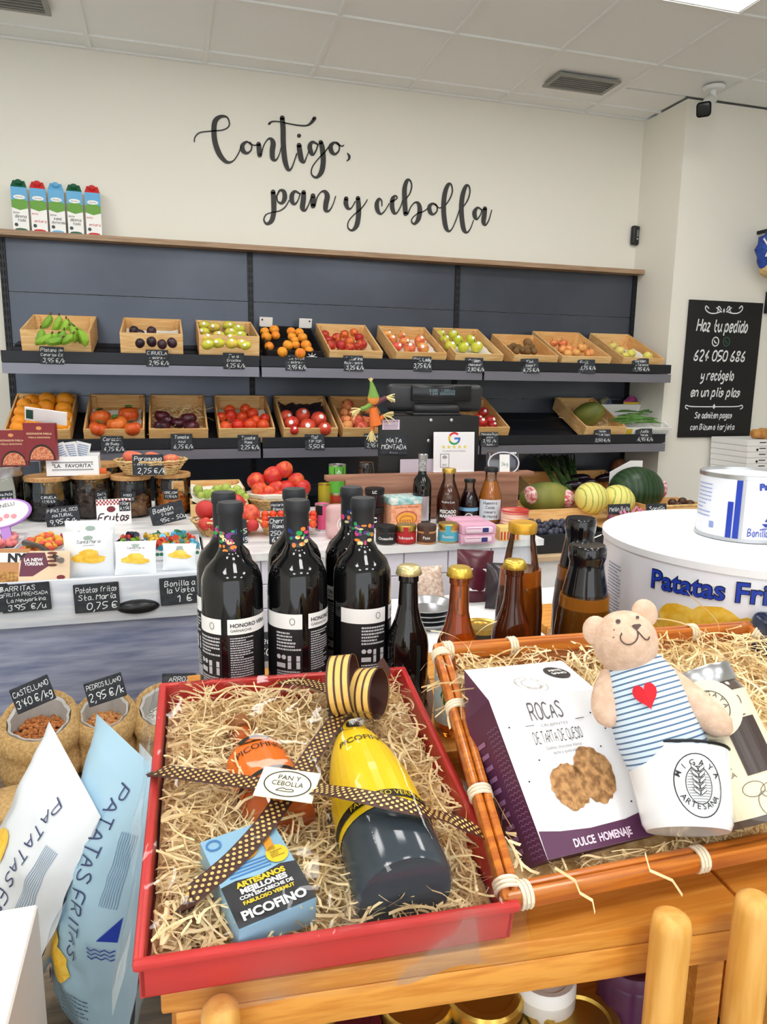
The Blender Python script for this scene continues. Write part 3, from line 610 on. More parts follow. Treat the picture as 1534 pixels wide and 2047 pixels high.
fruits('apple', 'apple', PNK, crop(730, 620, 5.479, [(245, 265, 50), (300, 315, 55), (405, 275, 45), (435, 340, 60), (600, 335, 62), (350, 395, 62), (490, 415, 68), (635, 415, 68)]), cplane(t, .072), 'pink and orange apple with sticker in the crate', 'apple', 'pink apples in the crate', stem='s', sticker=True)
t = cr(908, 1003, 708, B2, TB2, 'pine crate of shiny green apples on the upper shelf')
sheet('liner_paper', t, .26, .03, .34, .03, PAPER, 'white paper lining under the shiny green apples', 'paper', seed=8)
GLD = mat('green_apple', (196, 206, 52), .3, col2=(216, 214, 80), scale=1.4, rand=.3)
fruits('apple', 'apple', GLD, crop(730, 620, 5.479, [(830, 260, 50), (970, 265, 58), (875, 320, 55), (1020, 325, 60), (1160, 320, 58), (935, 395, 65), (1080, 400, 65), (1225, 400, 70)]), cplane(t, .072), 'shiny yellow green apple with a sticker in the crate', 'apple', 'green apples in the crate', stem='s', sticker=True)
t = cr(1024, 1112, 708, B2, TB2, 'shallow pine crate holding brown kiwis on the upper shelf', l=.36)
fruits('kiwi', 'kiwi', mat('kiwi_skin', (138, 104, 62), .85, col2=(112, 82, 46), scale=3, rand=.2, bump=.3, bscale=40), [(1019, 697, 8), (1032, 703, 8.5), (1038, 695, 8.5), (1045, 701, 9), (1056, 686, 11), (1052, 697, 9), (1055, 704, 9), (1026, 692, 8), (1034, 699, 8), (1068, 702, 9), (1063, 694, 9)], cplane(t, .068), 'fuzzy brown kiwi in the shallow crate', 'kiwi', 'kiwis in the crate', lie=1.3)
t = cr(1120, 1218, 710, B2, TB2, 'pine crate of orange red apples beside the kiwi crate')
fruits('apple', 'apple', mat('fuji_apple', (222, 110, 70), .4, col2=(236, 176, 100), scale=1.6, rand=.3), crop(960, 620, 3.652, [(540, 240, 30), (605, 245, 36), (600, 285, 34), (655, 288, 38), (640, 318, 34), (745, 275, 38), (700, 310, 34), (800, 315, 38)]), cplane(t, .078), 'mottled orange red apple in the crate', 'apple', 'orange red apples in the crate', stem='s')
t = cr(1242, 1323, 714, B2, TB2, 'pine crate of a few pale yellow apples at the shelf end by the wall')
sheet('liner_paper', t, .24, .03, .30, .025, PAPER, 'cream paper lining under the pale yellow apples', 'paper', seed=9)
fruits('apple', 'apple', mat('pale_apple', (222, 216, 92), .35, col2=(226, 210, 120), scale=1.6, rand=.3), crop(960, 620, 3.652, [(970, 265, 32), (1020, 300, 38), (1100, 320, 38), (1062, 332, 30), (1225, 338, 36)]), cplane(t, .068), 'pale yellow apple in the end crate', 'apple', 'pale yellow apples in the crate', stem='s')
# ---- lower shelf
B3 = -.355; TB3 = 23
t = cr(10, 141, 865, B3, TB3, 'pine crate full of oranges on the lower shelf')
fruits('orange', 'round', mat('orange_skin', (246, 150, 26), .45, col2=(250, 166, 40), scale=2, rand=.3, bump=.25, bscale=14), crop(0, 740, 3.652, [(180, 258, 55), (235, 228, 52), (345, 222, 62), (475, 222, 62), (335, 272, 60), (465, 285, 58), (160, 312, 56), (480, 335, 52), (145, 378, 58), (130, 425, 56), (455, 402, 62), (380, 400, 60), (250, 300, 60), (310, 380, 60), (230, 420, 60)]), cplane(t, .078), 'bright round orange in the lower shelf crate', 'orange', 'oranges in the crate')
t = cr(168, 289, 864, B3, TB3, 'pine crate of ribbed orange tomatoes on the lower shelf')
sheet('liner_paper', t, .26, .03, .34, .03, PAPER, 'pale pink paper lining under the ribbed tomatoes', 'paper', seed=10)
RIB = mat('ribbed_tomato', (214, 86, 34), .35, col2=(228, 120, 50), scale=1.5, rand=.5)
fruits('ribbed_tomato', 'rib', RIB, crop(0, 740, 3.652, [(735, 345, 72), (940, 320, 72), (855, 395, 76), (715, 428, 66), (970, 428, 66)]), cplane(t, .075), 'ribbed orange red beef tomato in the crate', 'tomato', 'ribbed tomatoes in the crate', stem='g', spread=.4)
t = cr(298, 416, 864, B3, TB3, 'pine crate of dark tomatoes in wood wool on the lower shelf')
tdark = t
fruits('dark_tomato', 'rib', mat('dark_tomato', (52, 24, 34), .28, col2=(92, 34, 46), scale=1.5, rand=.3), crop(0, 740, 3.652, [(1185, 335, 55), (1375, 355, 60), (1180, 412, 62), (1305, 385, 50), (1400, 415, 55), (1225, 368, 50)]), cplane(t, .075), 'dark purple ribbed tomato bedded in wood wool', 'tomato', 'dark tomatoes in the crate', spread=.3)
t = cr(437, 549, 862, B3, TB3, 'pine crate of red vine tomatoes on the lower shelf')
sheet('liner_paper', t, .26, .03, .34, .03, PAPER, 'white paper lining under the red vine tomatoes', 'paper', seed=11)
TOM = mat('tomato_red', (212, 46, 32), .25, col2=(224, 84, 36), scale=1.4, rand=.4)
fruits('vine_tomato', 'round', TOM, crop(380, 740, 3.652, [(230, 340, 36), (298, 332, 46), (290, 292, 40), (405, 285, 40), (455, 320, 46), (380, 340, 40), (545, 352, 36), (535, 402, 46), (440, 400, 50), (260, 415, 46), (350, 402, 48), (480, 370, 40)]), cplane(t, .072), 'glossy red vine tomato in the crate', 'tomato', 'vine tomatoes in the crate', stem='g')
t = cr(566, 674, 862, B3, TB3, 'pine crate of large red tomatoes with stickers on the lower shelf')
sheet('liner_paper', t, .26, .20, .40, .03, mat('dark_tray', (44, 30, 40)), 'dark printed paper behind the large red tomatoes', 'paper', seed=12, amp=.03)
fruits('large_tomato', 'round', mat('big_tomato', (196, 40, 46), .28, col2=(222, 84, 60), scale=1.2, rand=.5), crop(380, 740, 3.652, [(705, 335, 46), (745, 390, 56), (825, 330, 56), (940, 360, 60), (860, 412, 60), (985, 428, 50), (762, 438, 34)]), cplane(t, .072), 'large smooth red tomato in the crate', 'tomato', 'large red tomatoes in the crate', sticker=True)
t = cr(684, 775, 862, B3, TB3, 'pine crate of speckled peaches behind the straw doll')
PCH = mat('peach_skin', (198, 66, 58), .55, col2=(236, 160, 96), scale=1.5, rand=.35)
fruits('peach', 'peach', PCH, crop(380, 740, 3.652, [(1150, 255, 46), (1130, 310, 34), (1200, 318, 46), (1140, 362, 38), (1215, 370, 52), (1300, 360, 48), (1310, 290, 48), (1150, 405, 42), (1250, 415, 52)]), cplane(t, .072), 'speckled red and yellow peach in the crate', 'peach', 'peaches in the lower shelf crate')
t = cr(925, 1015, 862, B3, TB3, 'pine crate of dark red apples half hidden by the till')
fruits('apple', 'apple', mat('red_apple', (168, 30, 34), .3, col2=(196, 52, 44), scale=1.5, rand=.3), crop(960, 620, 3.652, [(25, 745, 40), (15, 820, 42), (75, 805, 42), (92, 842, 34), (-20, 790, 40)]), cplane(t, .072), 'dark red apple with a sticker in the crate', 'apple', 'dark red apples in the crate', sticker=True)
t = cr(1167, 1247, 853, B3, TB3, 'pine crate with a striped green melon and wood wool'); tmel = t
MEL = mat('melon_rind', (70, 84, 30), .55, col2=(142, 142, 66), scale=5, st=(1, 1, .25), lo=.35, hi=.65, bump=.3, bscale=12)
o = MB().ell((0, 0, 0), (.078, .078, .118), 24, 16).build('melon', MEL, None, True); p0, n0 = cplane(t, .085)
o.location = PP(1176, 829, p0, n0); o.rotation_euler = (math.radians(70), 0, math.radians(-28)); o.rotation_euler = (math.radians(68), math.radians(-12), math.radians(28)); tag(o, 'striped green melon lying in the pine crate', 'melon')
a = PY(1247, 860, 4.06); b = PY(1338, 860, 4.06)
t = crate(((a.x+b.x)/2, 4.06, H+B3), b.x-a.x, .36, .075, TB3, 'white printed cardboard tray of green beans', 0, WHITE, WHITE, 'cardboard_tray', 'tray', None, False); tbean = t
w_ = b.x-a.x
flat('colour_print', [rect(-w_/2+.004, .008, -w_/2+.05, .07)], front(0), mat('print_yellow', (226, 190, 50), .6), t)
flat('small_print', lines_fill(-.01, .02, w_/2-.02, .06, 5, .003, random.Random(2)), front(0), mat('print_grey', (120, 150, 140), .6), t)
p0, n0 = cplane(t, .078); BEAN = mat('green_bean', (70, 116, 44), .45, col2=(98, 142, 60), scale=8, rand=.4)
for k in range(26):
    R = random.Random(k); px, py = R.uniform(1235, 1300), R.uniform(822, 850); c = PP(px, py, p0, n0)
    L_ = R.uniform(.07, .1); o = MB().tube([(-L_, 0, 0), (-L_*.4, R.uniform(.004, .012), .004), (L_*.4, R.uniform(.004, .012), .004), (L_, 0, 0)], [.002, .0055, .0055, .002], 6).build('green_bean', BEAN, None, True)
    o.location = c+n0*R.uniform(0, .022); o.rotation_euler = (math.radians(TB3), 0, R.uniform(-.7, .3)); tag(o, 'slim green bean lying in the white printed tray', 'bean', 'green beans in the tray')
c = PP(1262, 808, *cplane(t, .072)); o = bar('yellow_card', MAT['print_yellow'], (0, 0, 0), (.12, .01, .03), None, .002); o.location = c; tag(o, 'yellow strip card behind the green beans', 'card')
c = PP(1259, 806, *cplane(t, .09))
for px, py, cl, s, lab, nm in ((1211, 806, (150, 150, 100), .075, 'olive printed flap standing behind the melon crate', 'printed_card'), (1262, 807, (206, 70, 140), .1, 'crumpled pink and blue net bag behind the green beans', 'net_bag')):
    m = mat(nm+'_m', cl, .6, col2=(60, 70, 120), scale=30)
    R = random.Random(px); o = MB().ell((0, 0, 0), (s*.6, .02, s*.5), 14, 8, None, lambda d: 1+R.uniform(-.15, .15)).build(nm, m); o.location = PY(px, py, 4.40)
    tag(o, lab, 'card' if 'card' in nm else 'bag')
# ---- bottom shelf: leeks, aubergines
B4 = -.82
a = PY(1130, 985, 3.98); 
t = crate((a.x, 3.98, H+B4), .31, .44, .12, 14, 'pine crate of leeks and aubergines on the bottom shelf'); p0, n0 = cplane(t, .13)
LEEK = mat('leek_green', (58, 92, 48), .5, col2=(110, 140, 80), scale=12, st=(1, 1, .2), rand=.3); AUB = mat('aubergine', (30, 18, 32), .2)
for k, (x0, y0, x1, y1) in enumerate(((1070, 925, 1122, 975), (1090, 918, 1130, 972), (1108, 910, 1142, 968), (1125, 915, 1150, 965), (1100, 935, 1140, 978), (1082, 932, 1118, 980), (1140, 925, 1155, 968))):
    a, b = PP(x0, y0, p0, n0)+V((0, 0, .05)), PP(x1, y1, p0, n0)
    o = MB(); d = b-a
    for s in (-1, 0, 1): o.tube([a+V((s*.03, 0, .01*abs(s))), a+d*.45+V((s*.008, 0, 0)), a+d*.6], [.003, .012, .012], 6)
    o.tube([a+d*.5, a+d*.8, b], [.014, .015, .015], 8); o = o.build('leek', LEEK, None, True); tag(o, 'leek with dark green leaves in the bottom crate', 'leek', 'leeks in the bottom crate')
for k, (px, py, an) in enumerate(((1150, 958, .8), (1165, 966, .5), (1140, 972, 1.0))):
    o = MB().ell((0, 0, 0), (.032, .032, .085), 16, 10, None, lambda d: 1+.2*d.z).build('aubergine', AUB, None, True); o.location = PP(px, py, p0, n0); o.rotation_euler = (1.35, 0, an); tag(o, 'shiny black aubergine beside the leeks', 'aubergine', 'aubergines in the bottom crate')
a = PY(1235, 985, 3.98)
t = crate((a.x, 3.98, H+B4), .31, .44, .12, 14, 'pine crate of mixed vegetables behind the watermelon'); p0, n0 = cplane(t, .10)
fruits('squash', 'round', mat('squash_skin', (186, 128, 86), .6, col2=(160, 90, 70), scale=2), [(1238, 933, 17), (1262, 945, 14)], (p0, n0), 'round tan squash behind the watermelon', 'squash', 'squashes in the bottom crate')
for px, py, an in ((1225, 948, 1.4), (1212, 955, 1.1)):
    o = MB().ell((0, 0, 0), (.03, .03, .08), 16, 10).build('aubergine', AUB, None, True); o.location = PP(px, py, p0, n0); o.rotation_euler = (1.35, 0, an); tag(o, 'shiny black aubergine behind the watermelon', 'aubergine', 'aubergines behind the watermelon')
# ================================================================ shop counter
zc = H-.565
MARB = mat('marble_top', (236, 236, 236), .3, col2=(176, 178, 184), scale=5, st=(1, 3, 1), lo=.52, hi=.75, detail=8)
TILEM = mat('glazed_tile', (226, 224, 236), .25); GROUT = mat('grout', (170, 168, 178), .8)
WWOOD = mat('white_wood', (226, 230, 236), .5, col2=(200, 208, 220), scale=6, st=(1, 8, 8)); GWOOD = mat('washed_grey_wood', (158, 164, 186), .6, col2=(112, 120, 150), scale=6, st=(1, 7, 9), detail=8, lo=.35, hi=.68)
ct = thing('shop_counter', 'long shop counter with a white marble top and pale tiled front', 'counter')
m = MB(); m.box(((.088+1.29)/2, (2.317+3.15)/2, zc-.012), (1.202, .833, .024)); m.box(((-.9+.088)/2, (2.73+3.45)/2, zc-.012), (.988, .72, .024)); m.build('marble_top', MARB, ct)
bar('carcass', GROUT, (.68, 2.78, (zc-.024)/2), (1.18, .70, zc-.026), ct); bar('carcass', GROUT, (-.41, 3.1, (zc-.024)/2), (.97, .68, zc-.026), ct); bar('tile_backing', GROUT, (.68, 2.385, (zc-.03)/2), (1.18, .09, zc-.03), ct)
tmesh = MB().rbox((0, 0, 0), (.161, .008, .080), .002, 1).mesh('tile', TILEM, 30)
for r in range(10):
    for c in range(8):
        x = .17+c*.165+(.0825 if r % 2 else 0)+.012
        if x < 1.20: o = link(bpy.data.objects.new('tile', tmesh), ct); o.location = (x, 2.3375, zc-.068-r*.0835)
un = thing('sweets_counter', 'washed grey wood counter with a white drawer front holding sweets and snacks', 'counter')
bar('body', GWOOD, ((-1.0+.083)/2, 2.465, (H-.716)/2), (1.083, .52, H-.716), un); bar('top', WWOOD, ((-1.0+.083)/2, 2.463, H-.62), (1.083, .525, .03), un)
dr = bar('drawer_front', WWOOD, ((-1.0+.083)/2, 2.197, H-.648), (1.083, .018, .134), un, .002)
p = PY(276, 1212, 2.188); m = MB()
m.ell((0, 0, 0), (.062, .024, .022), 20, 10); o = m.build('cup_handle', mat('black_handle', (22, 22, 26), .3), dr, True); o.location = (p.x, 2.186, p.z)
zu = H-.605
# ---- dried fruit jars
GLASS = CLEAR
def pile(name, r, h0, h1, m, sz, n, seed, label, loc, cat, flatn=.55):
    R = random.Random(seed); b = MB()
    for i in range(n):
        a = R.uniform(0, 6.28); rr = (r-sz*.9)*math.sqrt(R.uniform(.2, 1)); z = R.uniform(h0+sz*.6, h1-sz*.3+R.uniform(-.012, .01))
        M_ = Matrix.Translation((rr*math.sin(a), -rr*math.cos(a), max(z, h0+sz*.62))) @ Matrix.Rotation(R.uniform(0, 6), 4, 'Z') @ Matrix.Rotation(R.uniform(-.8, .8), 4, 'X')
        b.ell((0, 0, 0), (sz*R.uniform(.8, 1.1), sz*R.uniform(.6, .9), sz*flatn), 7, 5, M_)
    b.lathe([(r*.8, h0), (r*.8, h1-sz*1.3), (0, h1-sz*1.3)], 16)
    o = b.build(name, m, None, 60); o.location = loc; o['kind'] = 'stuff'; tag(o, label, cat); return o
def jar(px0, px1, pb, pt, lid, cont, fill, seed, word, cname, what, sz=.014, z=zc):
    x, y, r, h = fit(px0, px1, pb, pt, z); r = min(r, .088)
    t = thing('storage_jar', what, 'jar', (x, y, z), (0, 0, face(x, y)))
    lh = .018 if lid is LIDWOOD else .04
    MB().lathe([(0, .001), (r*.94, .001), (r, .006), (r, h-lh-.012), (r*.93, h-lh), (r*.93, h-lh)], 32).build('glass', GLASS, t, 50)
    MB().lathe([(0, h-lh), (r*1.0, h-lh), (r*1.02, h-lh+.004), (r*1.02, h-.003), (r*.98, h), (0, h)], 32).build('lid', lid, t, 40)
    fn = cyl(r, 0 if len(word) < 4 else word[3]); w, hh = .058, .042
    flat('slate_label', [rect(-w/2, h*.40, w/2, h*.40+hh, 6)], fn, SLATE, t)
    fn2 = cyl(r, 0 if len(word) < 4 else word[3], 0, .0012)
    flat('chalk_writing', [line(word[0], 0, h*.40+.023, .010, w=.0016, hand=True, maxw=w*.9), line(word[1], 0, h*.40+.007, .010, w=.0016, hand=True, maxw=w*.8)], fn2, CHALK, t)
    pile(cname, r-.004, .006, .006+(h-lh)*fill, cont, sz, int(70*(1+fill)), seed, word[2], (x, y, z), 'dried fruit')
    return x, y, r, h
RAIS = mat('raisins', (48, 34, 30), .5, col2=(80, 56, 40), scale=40); PRUN = mat('prunes', (30, 24, 30), .35, col2=(52, 42, 50), scale=50); DATE = mat('dates', (70, 52, 48), .4, col2=(100, 76, 66), scale=50)
FIG = mat('dried_figs', (150, 98, 58), .6, col2=(190, 138, 90), scale=60); ORE = mat('dried_apricots', (250, 140, 40), .45, col2=(255, 176, 80), scale=50); MANG = mat('dried_mango', (236, 164, 50), .45, col2=(250, 196, 90), scale=40)
j1 = jar(-50, 55, 1050, 930, SILVER, RAIS, .45, 1, ('UVA PASA', '4,95 €/k', 'dark raisins in the steel-lidded jar', .25), 'raisins', 'large glass jar with a brushed steel lid at the end of the jar row', .010)
j2 = jar(58, 143, 1043, 950, LIDWOOD, PRUN, .42, 2, ('CIRUELA', '17,95 €/k', 'black prunes in the jar marked CIRUELA'), 'prunes', 'glass jar marked CIRUELA with a bamboo lid, black prunes inside')
j3 = jar(147, 224, 1038, 945, LIDWOOD, DATE, .72, 3, ('DATIL', '16,95', 'brown dates in the jar marked DATIL', .55), 'dates', 'glass jar marked DATIL with a bamboo lid, nearly full of dates')
j4 = jar(228, 303, 1036, 948, LIDWOOD, FIG, .48, 4, ('HIGO', 'TURCO 19,75', 'dried figs in the jar marked HIGO TURCO', -.2), 'dried_figs', 'glass jar marked HIGO TURCO with a bamboo lid, dried figs inside')
j5 = jar(312, 382, 1030, 944, LIDWOOD, ORE, .5, 5, ('OREJON', '17,95 €/k', 'orange dried apricots in the jar marked OREJON', -.1), 'dried_apricots', 'glass jar marked OREJON with a bamboo lid, orange dried apricots inside')
for k, px in enumerate((122, 205)):
    x, y, r, h = fit(px-40, px+38, 1018, (903, 925)[k], zc)
    t = thing('storage_jar', ('glass jar of dried mango behind the prune jar', 'glass jar of dried mango behind the date jar')[k], 'jar', (x, y+.04, zc))
    MB().lathe([(0, .001), (r*.9, .001), (r*.92, h-.02)], 28).build('glass', GLASS, t, 50); MB().lathe([(0, h-.02), (r*.94, h-.02), (r*.94, h-.003), (0, h)], 28).build('lid', LIDWOOD, t, 40)
    pile('dried_mango', r*.92-.003, .006, h*.75, MANG, .02, 90, 50+k, ('yellow dried mango in the jar behind the prunes', 'yellow dried mango in the jar behind the dates')[k], (x, y+.04, zc), 'dried fruit')
# ---- box of cards standing on the jars
CARD = mat('white_card', (246, 246, 246), .6)
zt = zc+(j2[3]+j3[3])/2+.001; a = PZ(88, 957, zt); b = PZ(196, 952, zt); w = b.x-a.x; h = .076
t = thing('ticket_box', 'white cardboard box lettered LA FAVORITA standing on the jar lids', 'box', ((a.x+b.x)/2, (j2[1]+j3[1])/2-.06, zt), (0, 0, .03))
m = MB(); d = .12; e = .002
m.box((0, 0, h/2), (w, e, h)); m.box((0, d, h/2), (w, e, h+.004)); m.box((-w/2, d/2, h/2), (e, d, h)); m.box((w/2, d/2, h/2), (e, d, h)); m.box((0, d/2, .001), (w, d, e)); m.build('box', CARD, t)
flat('lettering', [line('"LA   FAVORITA"', 0, h*.42, .015, bold=.015, maxw=w*.78), rect(-w*.4, h*.30, w*.4, h*.33), rect(-w*.4, h*.66, w*.4, h*.69), rect(-w*.4, h*.26, w*.4, h*.27), rect(-w*.4, h*.71, w*.4, h*.72)], front(-e/2), mat('ink_black', (40, 40, 44), .6), t)
for k, (dx, rz) in enumerate(((-.02, -.3), (.0, -.12), (.012, .25))):
    o = MB().rbox((0, 0, .06), (.055, .0012, .12), .0005, 1).build('paper_ticket', CARD); o.location = (t.location.x+dx, t.location.y+.03+.02*k, zt+.012); o.rotation_euler = (.2, rz, 0)
    tag(o, 'white printed paper ticket sticking out of the card box', 'ticket', 'tickets in the white box')
    flat('blue_print', lines_fill(-.02, .05, .02, .112, 7, .004, random.Random(k), .2), front(-.0006), mat('pale_blue_ink', (120, 150, 200), .6), o)
o = MB().rbox((0, 0, .010), (.028, .02, .02), .004, 2).build('orange_sweet', mat('orange_wrap', (240, 110, 40), .4)); o.location = (PZ(205, 947, zc+j3[3]+.001).x, j3[1]-.02, zc+j3[3]); tag(o, 'small orange wrapped sweet on the date jar lid', 'sweet')
# ---- wicker baskets
def basket(p, r, h, label, ry=.8, name='wicker_basket', group='small wicker baskets', rows=5, n=28):
    t = thing(name, label, 'basket', p, group=group); m = MB(); S = Matrix.Diagonal((1, ry, 1, 1))
    for k in range(rows+1):
        z = .004+(h-.008)*k/rows; rr = r*(.72+.28*(k/rows))
        m.tube([(rr*math.cos(a*2*math.pi/36), rr*math.sin(a*2*math.pi/36), z+.0016*(-1)**a) for a in range(37)], .0028 if k < rows else .0045, 5, S, False)
    m.build('weave', WICK, t, True); m = MB()
    for k in range(n):
        a = k*2*math.pi/n; m.tube([(r*.72*math.cos(a), r*.72*math.sin(a), .002), (r*.86*math.cos(a+.08), r*.86*math.sin(a+.08), h*.5), (r*math.cos(a), r*math.sin(a), h)], .002, 4, S)
    m.build('stakes', WICK, t, True); m = MB(); m.lathe([(0, .002), (r*.7, .002), (r*.82, h*.45), (r*.8, h*.45), (r*.68, .006), (0, .006)], 28, S); m.build('lining', WICK, t, True)
    return t
zl = zc+max(j4[3], j5[3])+.001; a = PZ(300, 950, zl); rb = 70*dep(a)/F
tb = basket((a.x+.005, j4[1]-.01, zl), rb, .062, 'oval wicker basket of flat peaches standing on the jar lids', .75)
PAR = mat('flat_peach', (222, 110, 84), .6, col2=(238, 178, 120), scale=1.5, rand=.4); FS['flat'] = (1.1, 1.1, .7, peach_fn)
fruits('flat_peach', 'flat', PAR, [(268, 915, 20), (310, 918, 20), (340, 922, 18), (290, 925, 18)], (V((a.x, j4[1]-.01, zl+.065)), V((0, -.3, 1)).normalized()), 'pink flat peach in the basket on the jars', 'peach', 'flat peaches in the basket')
p = PY(297, 950, j4[1]-.115); sign(p, .118, .082, [('Paraguayo', .2, .70), ('- extra - nacional', .13, .48), ('2,75 €/k', .24, .1, .1)], 'slate price sign reading Paraguayo 2,75 leaning on the peach basket', (-.15, .02, .1))
# ---- maroon cartons
MAR = mat('maroon_card', (134, 40, 46), .45); COP = mat('paella_pan', (52, 30, 26), .5); FOOD = mat('paella_food', (190, 84, 52), .6, col2=(222, 160, 120), scale=160)
def paella(p, w, h, label, rz=0, rx=0):
    t = thing('rice_carton', label, 'carton', p, (rx, 0, rz), 'maroon rice cartons'); bar('carton', MAR, (0, .015, h/2), (w, .03, h), t); fn = front(0); fn2 = front(0, .0012)
    flat('pan_print', [([(w*.05+w*.42*math.cos(a*math.pi/14), h*.02+h*.42*math.sin(a*math.pi/14)) for a in range(15)], [tuple(range(15))])], fn, COP, t)
    flat('food_print', [([(w*.05+w*.37*math.cos(a*math.pi/14), h*.03+h*.35*math.sin(a*math.pi/14)) for a in range(15)], [tuple(range(15))])], fn2, FOOD, t)
    flat('emblem', [disc(0, h*.87, w*.09, h*.05, 12)], fn, mat('emblem_gold', (226, 150, 90), .5), t)
    flat('name_print', [line('SAZONADOR PAELLA', 0, h*.70, h*.05, bold=.02, maxw=w*.8), line('PAELLA SEASONING', 0, h*.60, h*.045, bold=.01, maxw=w*.75)], fn, mat('print_cream', (240, 206, 160), .5), t)
zj = zc+j1[3]+.001; a = PZ(36, 926, zj); paella((a.x, j1[1]-.045, zj), .108, .135, 'maroon rice seasoning carton standing on the steel jar lid', -.05)
zj = zc+.195; a = PY(88, 905, 3.10); paella((a.x, 3.02, zc+fit(82, 160, 1018, 903, zc)[3]+.002), .115, .142, 'maroon rice seasoning carton under white flaps behind the ticket box', -.15)
o = MB().rbox((0, 0, 0), (.15, .004, .06), .001, 1).build('open_flap', CARD); o.location = PY(92, 832, 3.06); o.rotation_euler = (.5, .15, 0); tag(o, 'white paper flap with green seal above the maroon carton', 'paper'); flat('green_seal', [rect(-.07, -.02, -.045, .02)], front(-.002), mat('seal_green', (40, 80, 66), .6), o)
# ---- sweets
def tray(pl, pr, pb, depth, h, z, m, label, rx=0, name='sweets_tray', cat='tray'):
    a = PZ(pl, pb, z); b = PZ(pr, pb, z); w = b.x-a.x; t = thing(name, label, cat, ((a.x+b.x)/2, (a.y+b.y)/2, z), (rx, 0, 0)); e = .004
    bar('front_panel', m, (0, 0, h*.5), (w, e, h), t); bar('back_panel', m, (0, depth, h*.5), (w, e, h), t); bar('bottom', m, (0, depth/2, .004), (w-e, depth-e, .003), t)
    for s in (-1, 1): bar('side_panel', m, (s*(w/2-e/2), depth/2, h*.5), (e, depth-e, h), t)
    return t, w
def sweets(name, t, w, depth, z, n, seed, cols, r, label, group, wrap=False, y0=0):
    R = random.Random(seed); ms = []
    for k, c in enumerate(cols):
        m_ = mat(name+str(k), c, .25 if wrap else .5, .3 if wrap else 0); b = MB()
        if wrap:
            b.ell((0, 0, 0), (r, r*.8, r*.7), 8, 6, None, lambda d: 1+.12*math.sin(d.x*9)); 
            for s in (-1, 1): b.lathe([(r*.15, 0), (r*.75, r*.7)], 7, Matrix.Rotation(s*math.pi/2, 4, 'Y') @ Matrix.Translation((0, 0, r*.8)))
        else: b.ell((0, 0, 0), (r, r*.85, r*.7), 9, 6)
        ms.append(b.mesh(name, m_, 60))
    for i in range(n):
        k = R.randrange(len(cols)); o = link(bpy.data.objects.new(name, ms[k])); o.location = t.location+V((R.uniform(-w/2+r, w/2-r), R.uniform(y0+r, depth-r), z+R.uniform(0, r*1.2))); o.rotation_euler = (R.uniform(-.6, .6), R.uniform(-.6, .6), R.uniform(0, 6))
        tag(o, label[k] if isinstance(label, list) else label, 'sweet', group)
PLA = mat('clear_tray', (224, 222, 226), .3)
t, w = tray(38, 122, 1138, .26, .05, zu, PLA, 'white plastic tray of sugared fruit jellies'); sweets('fruit_jelly', t, w, .26, .05, 60, 1, [(222, 92, 70), (240, 166, 60), (202, 180, 60), (190, 60, 70)], .014, ['red sugared fruit jelly sweet', 'orange sugared fruit jelly sweet', 'yellow green sugared fruit jelly sweet', 'dark red sugared fruit jelly sweet'], 'fruit jellies in the tray')
t, w = tray(-60, 30, 1128, .25, .05, zu, PLA, 'white plastic tray of pink sugared hearts'); sweets('pink_sweet', t, w, .25, .045, 26, 2, [(226, 120, 120), (236, 150, 146)], .014, ['deep pink sugared sweet', 'pale pink sugared sweet'], 'pink sweets in the tray')
t, w = tray(233, 277, 1128, .22, .05, zu, mat('pink_tray', (222, 170, 176), .5), 'pink card tray of red wrapped sweets', name='sweets_tray'); sweets('wrapped_sweet', t, w, .22, .045, 26, 3, [(196, 40, 44), (120, 170, 50), (40, 36, 60), (206, 110, 80)], .014, ['red foil wrapped sweet in the pink tray', 'green foil wrapped sweet in the pink tray', 'navy foil wrapped sweet in the pink tray', 'copper foil wrapped sweet in the pink tray'], 'wrapped sweets in the pink tray', True)
t, w = tray(287, 404, 1128, .24, .045, zu, CARD, 'white display box of foil wrapped chocolates with a green scalloped edge')
flat('scallops', [disc(-w/2+.008+k*.0125, .036, .0065, .006, 10) for k in range(int(w/.0125))], front(-.002), mat('scallop_green', (60, 130, 96), .6), t); flat('lettering', [line('CHOCOLATES ARTESANOS - RELLENOS', 0, .012, .006, maxw=w*.9)], front(-.002), MAT['ink_black'], t)
sweets('wrapped_chocolate', t, w, .24, .042, 52, 4, [(206, 170, 60), (90, 170, 200), (200, 70, 50), (226, 196, 96), (60, 130, 90)], .0155, ['gold foil wrapped chocolate', 'blue foil wrapped chocolate', 'red foil wrapped chocolate', 'pale gold foil wrapped chocolate', 'green foil wrapped chocolate'], 'chocolates in the display box', True)
p = PZ(236, 1085, zu); t = thing('fruit_sweets_box', 'white box lettered Frutas with a red checked top edge', 'box', (p.x-.02, p.y+.16, zu+.01), (-.12, 0, .12)); w, h = .125, .125
bar('box', CARD, (0, .02, h/2), (w, .04, h), t); fn = front(0); flat('check_band', [rect(-w/2+(i+.5*(j % 2))*w/10, h-.007*(j+1), -w/2+(i+.5*(j % 2)+.5)*w/10, h-.007*j) for i in range(10) for j in range(3)], front(0, .001), mat('check_red', (166, 40, 56), .6), t)
flat('lettering', [line('Frutas', -.004, h*.33, .030, w=.005, hand=True, slant=.25, maxw=w*.9)], fn, mat('plum_ink', (60, 30, 40), .6), t); flat('cherry_print', [disc(-.01, h*.70, .016, .012, 12)], fn, mat('cherry_ink', (120, 40, 50), .6), t); flat('price_tag', [rect(.02, h*.62, .06, h*.95)], front(0, .0014), SLATE, t); flat('chalk_writing', [line('150gr', .04, h*.82, .011, w=.0016, hand=True, maxw=.034), line('6,15€', .04, h*.67, .011, w=.0016, hand=True, maxw=.034)], front(0, .002), CHALK, t)
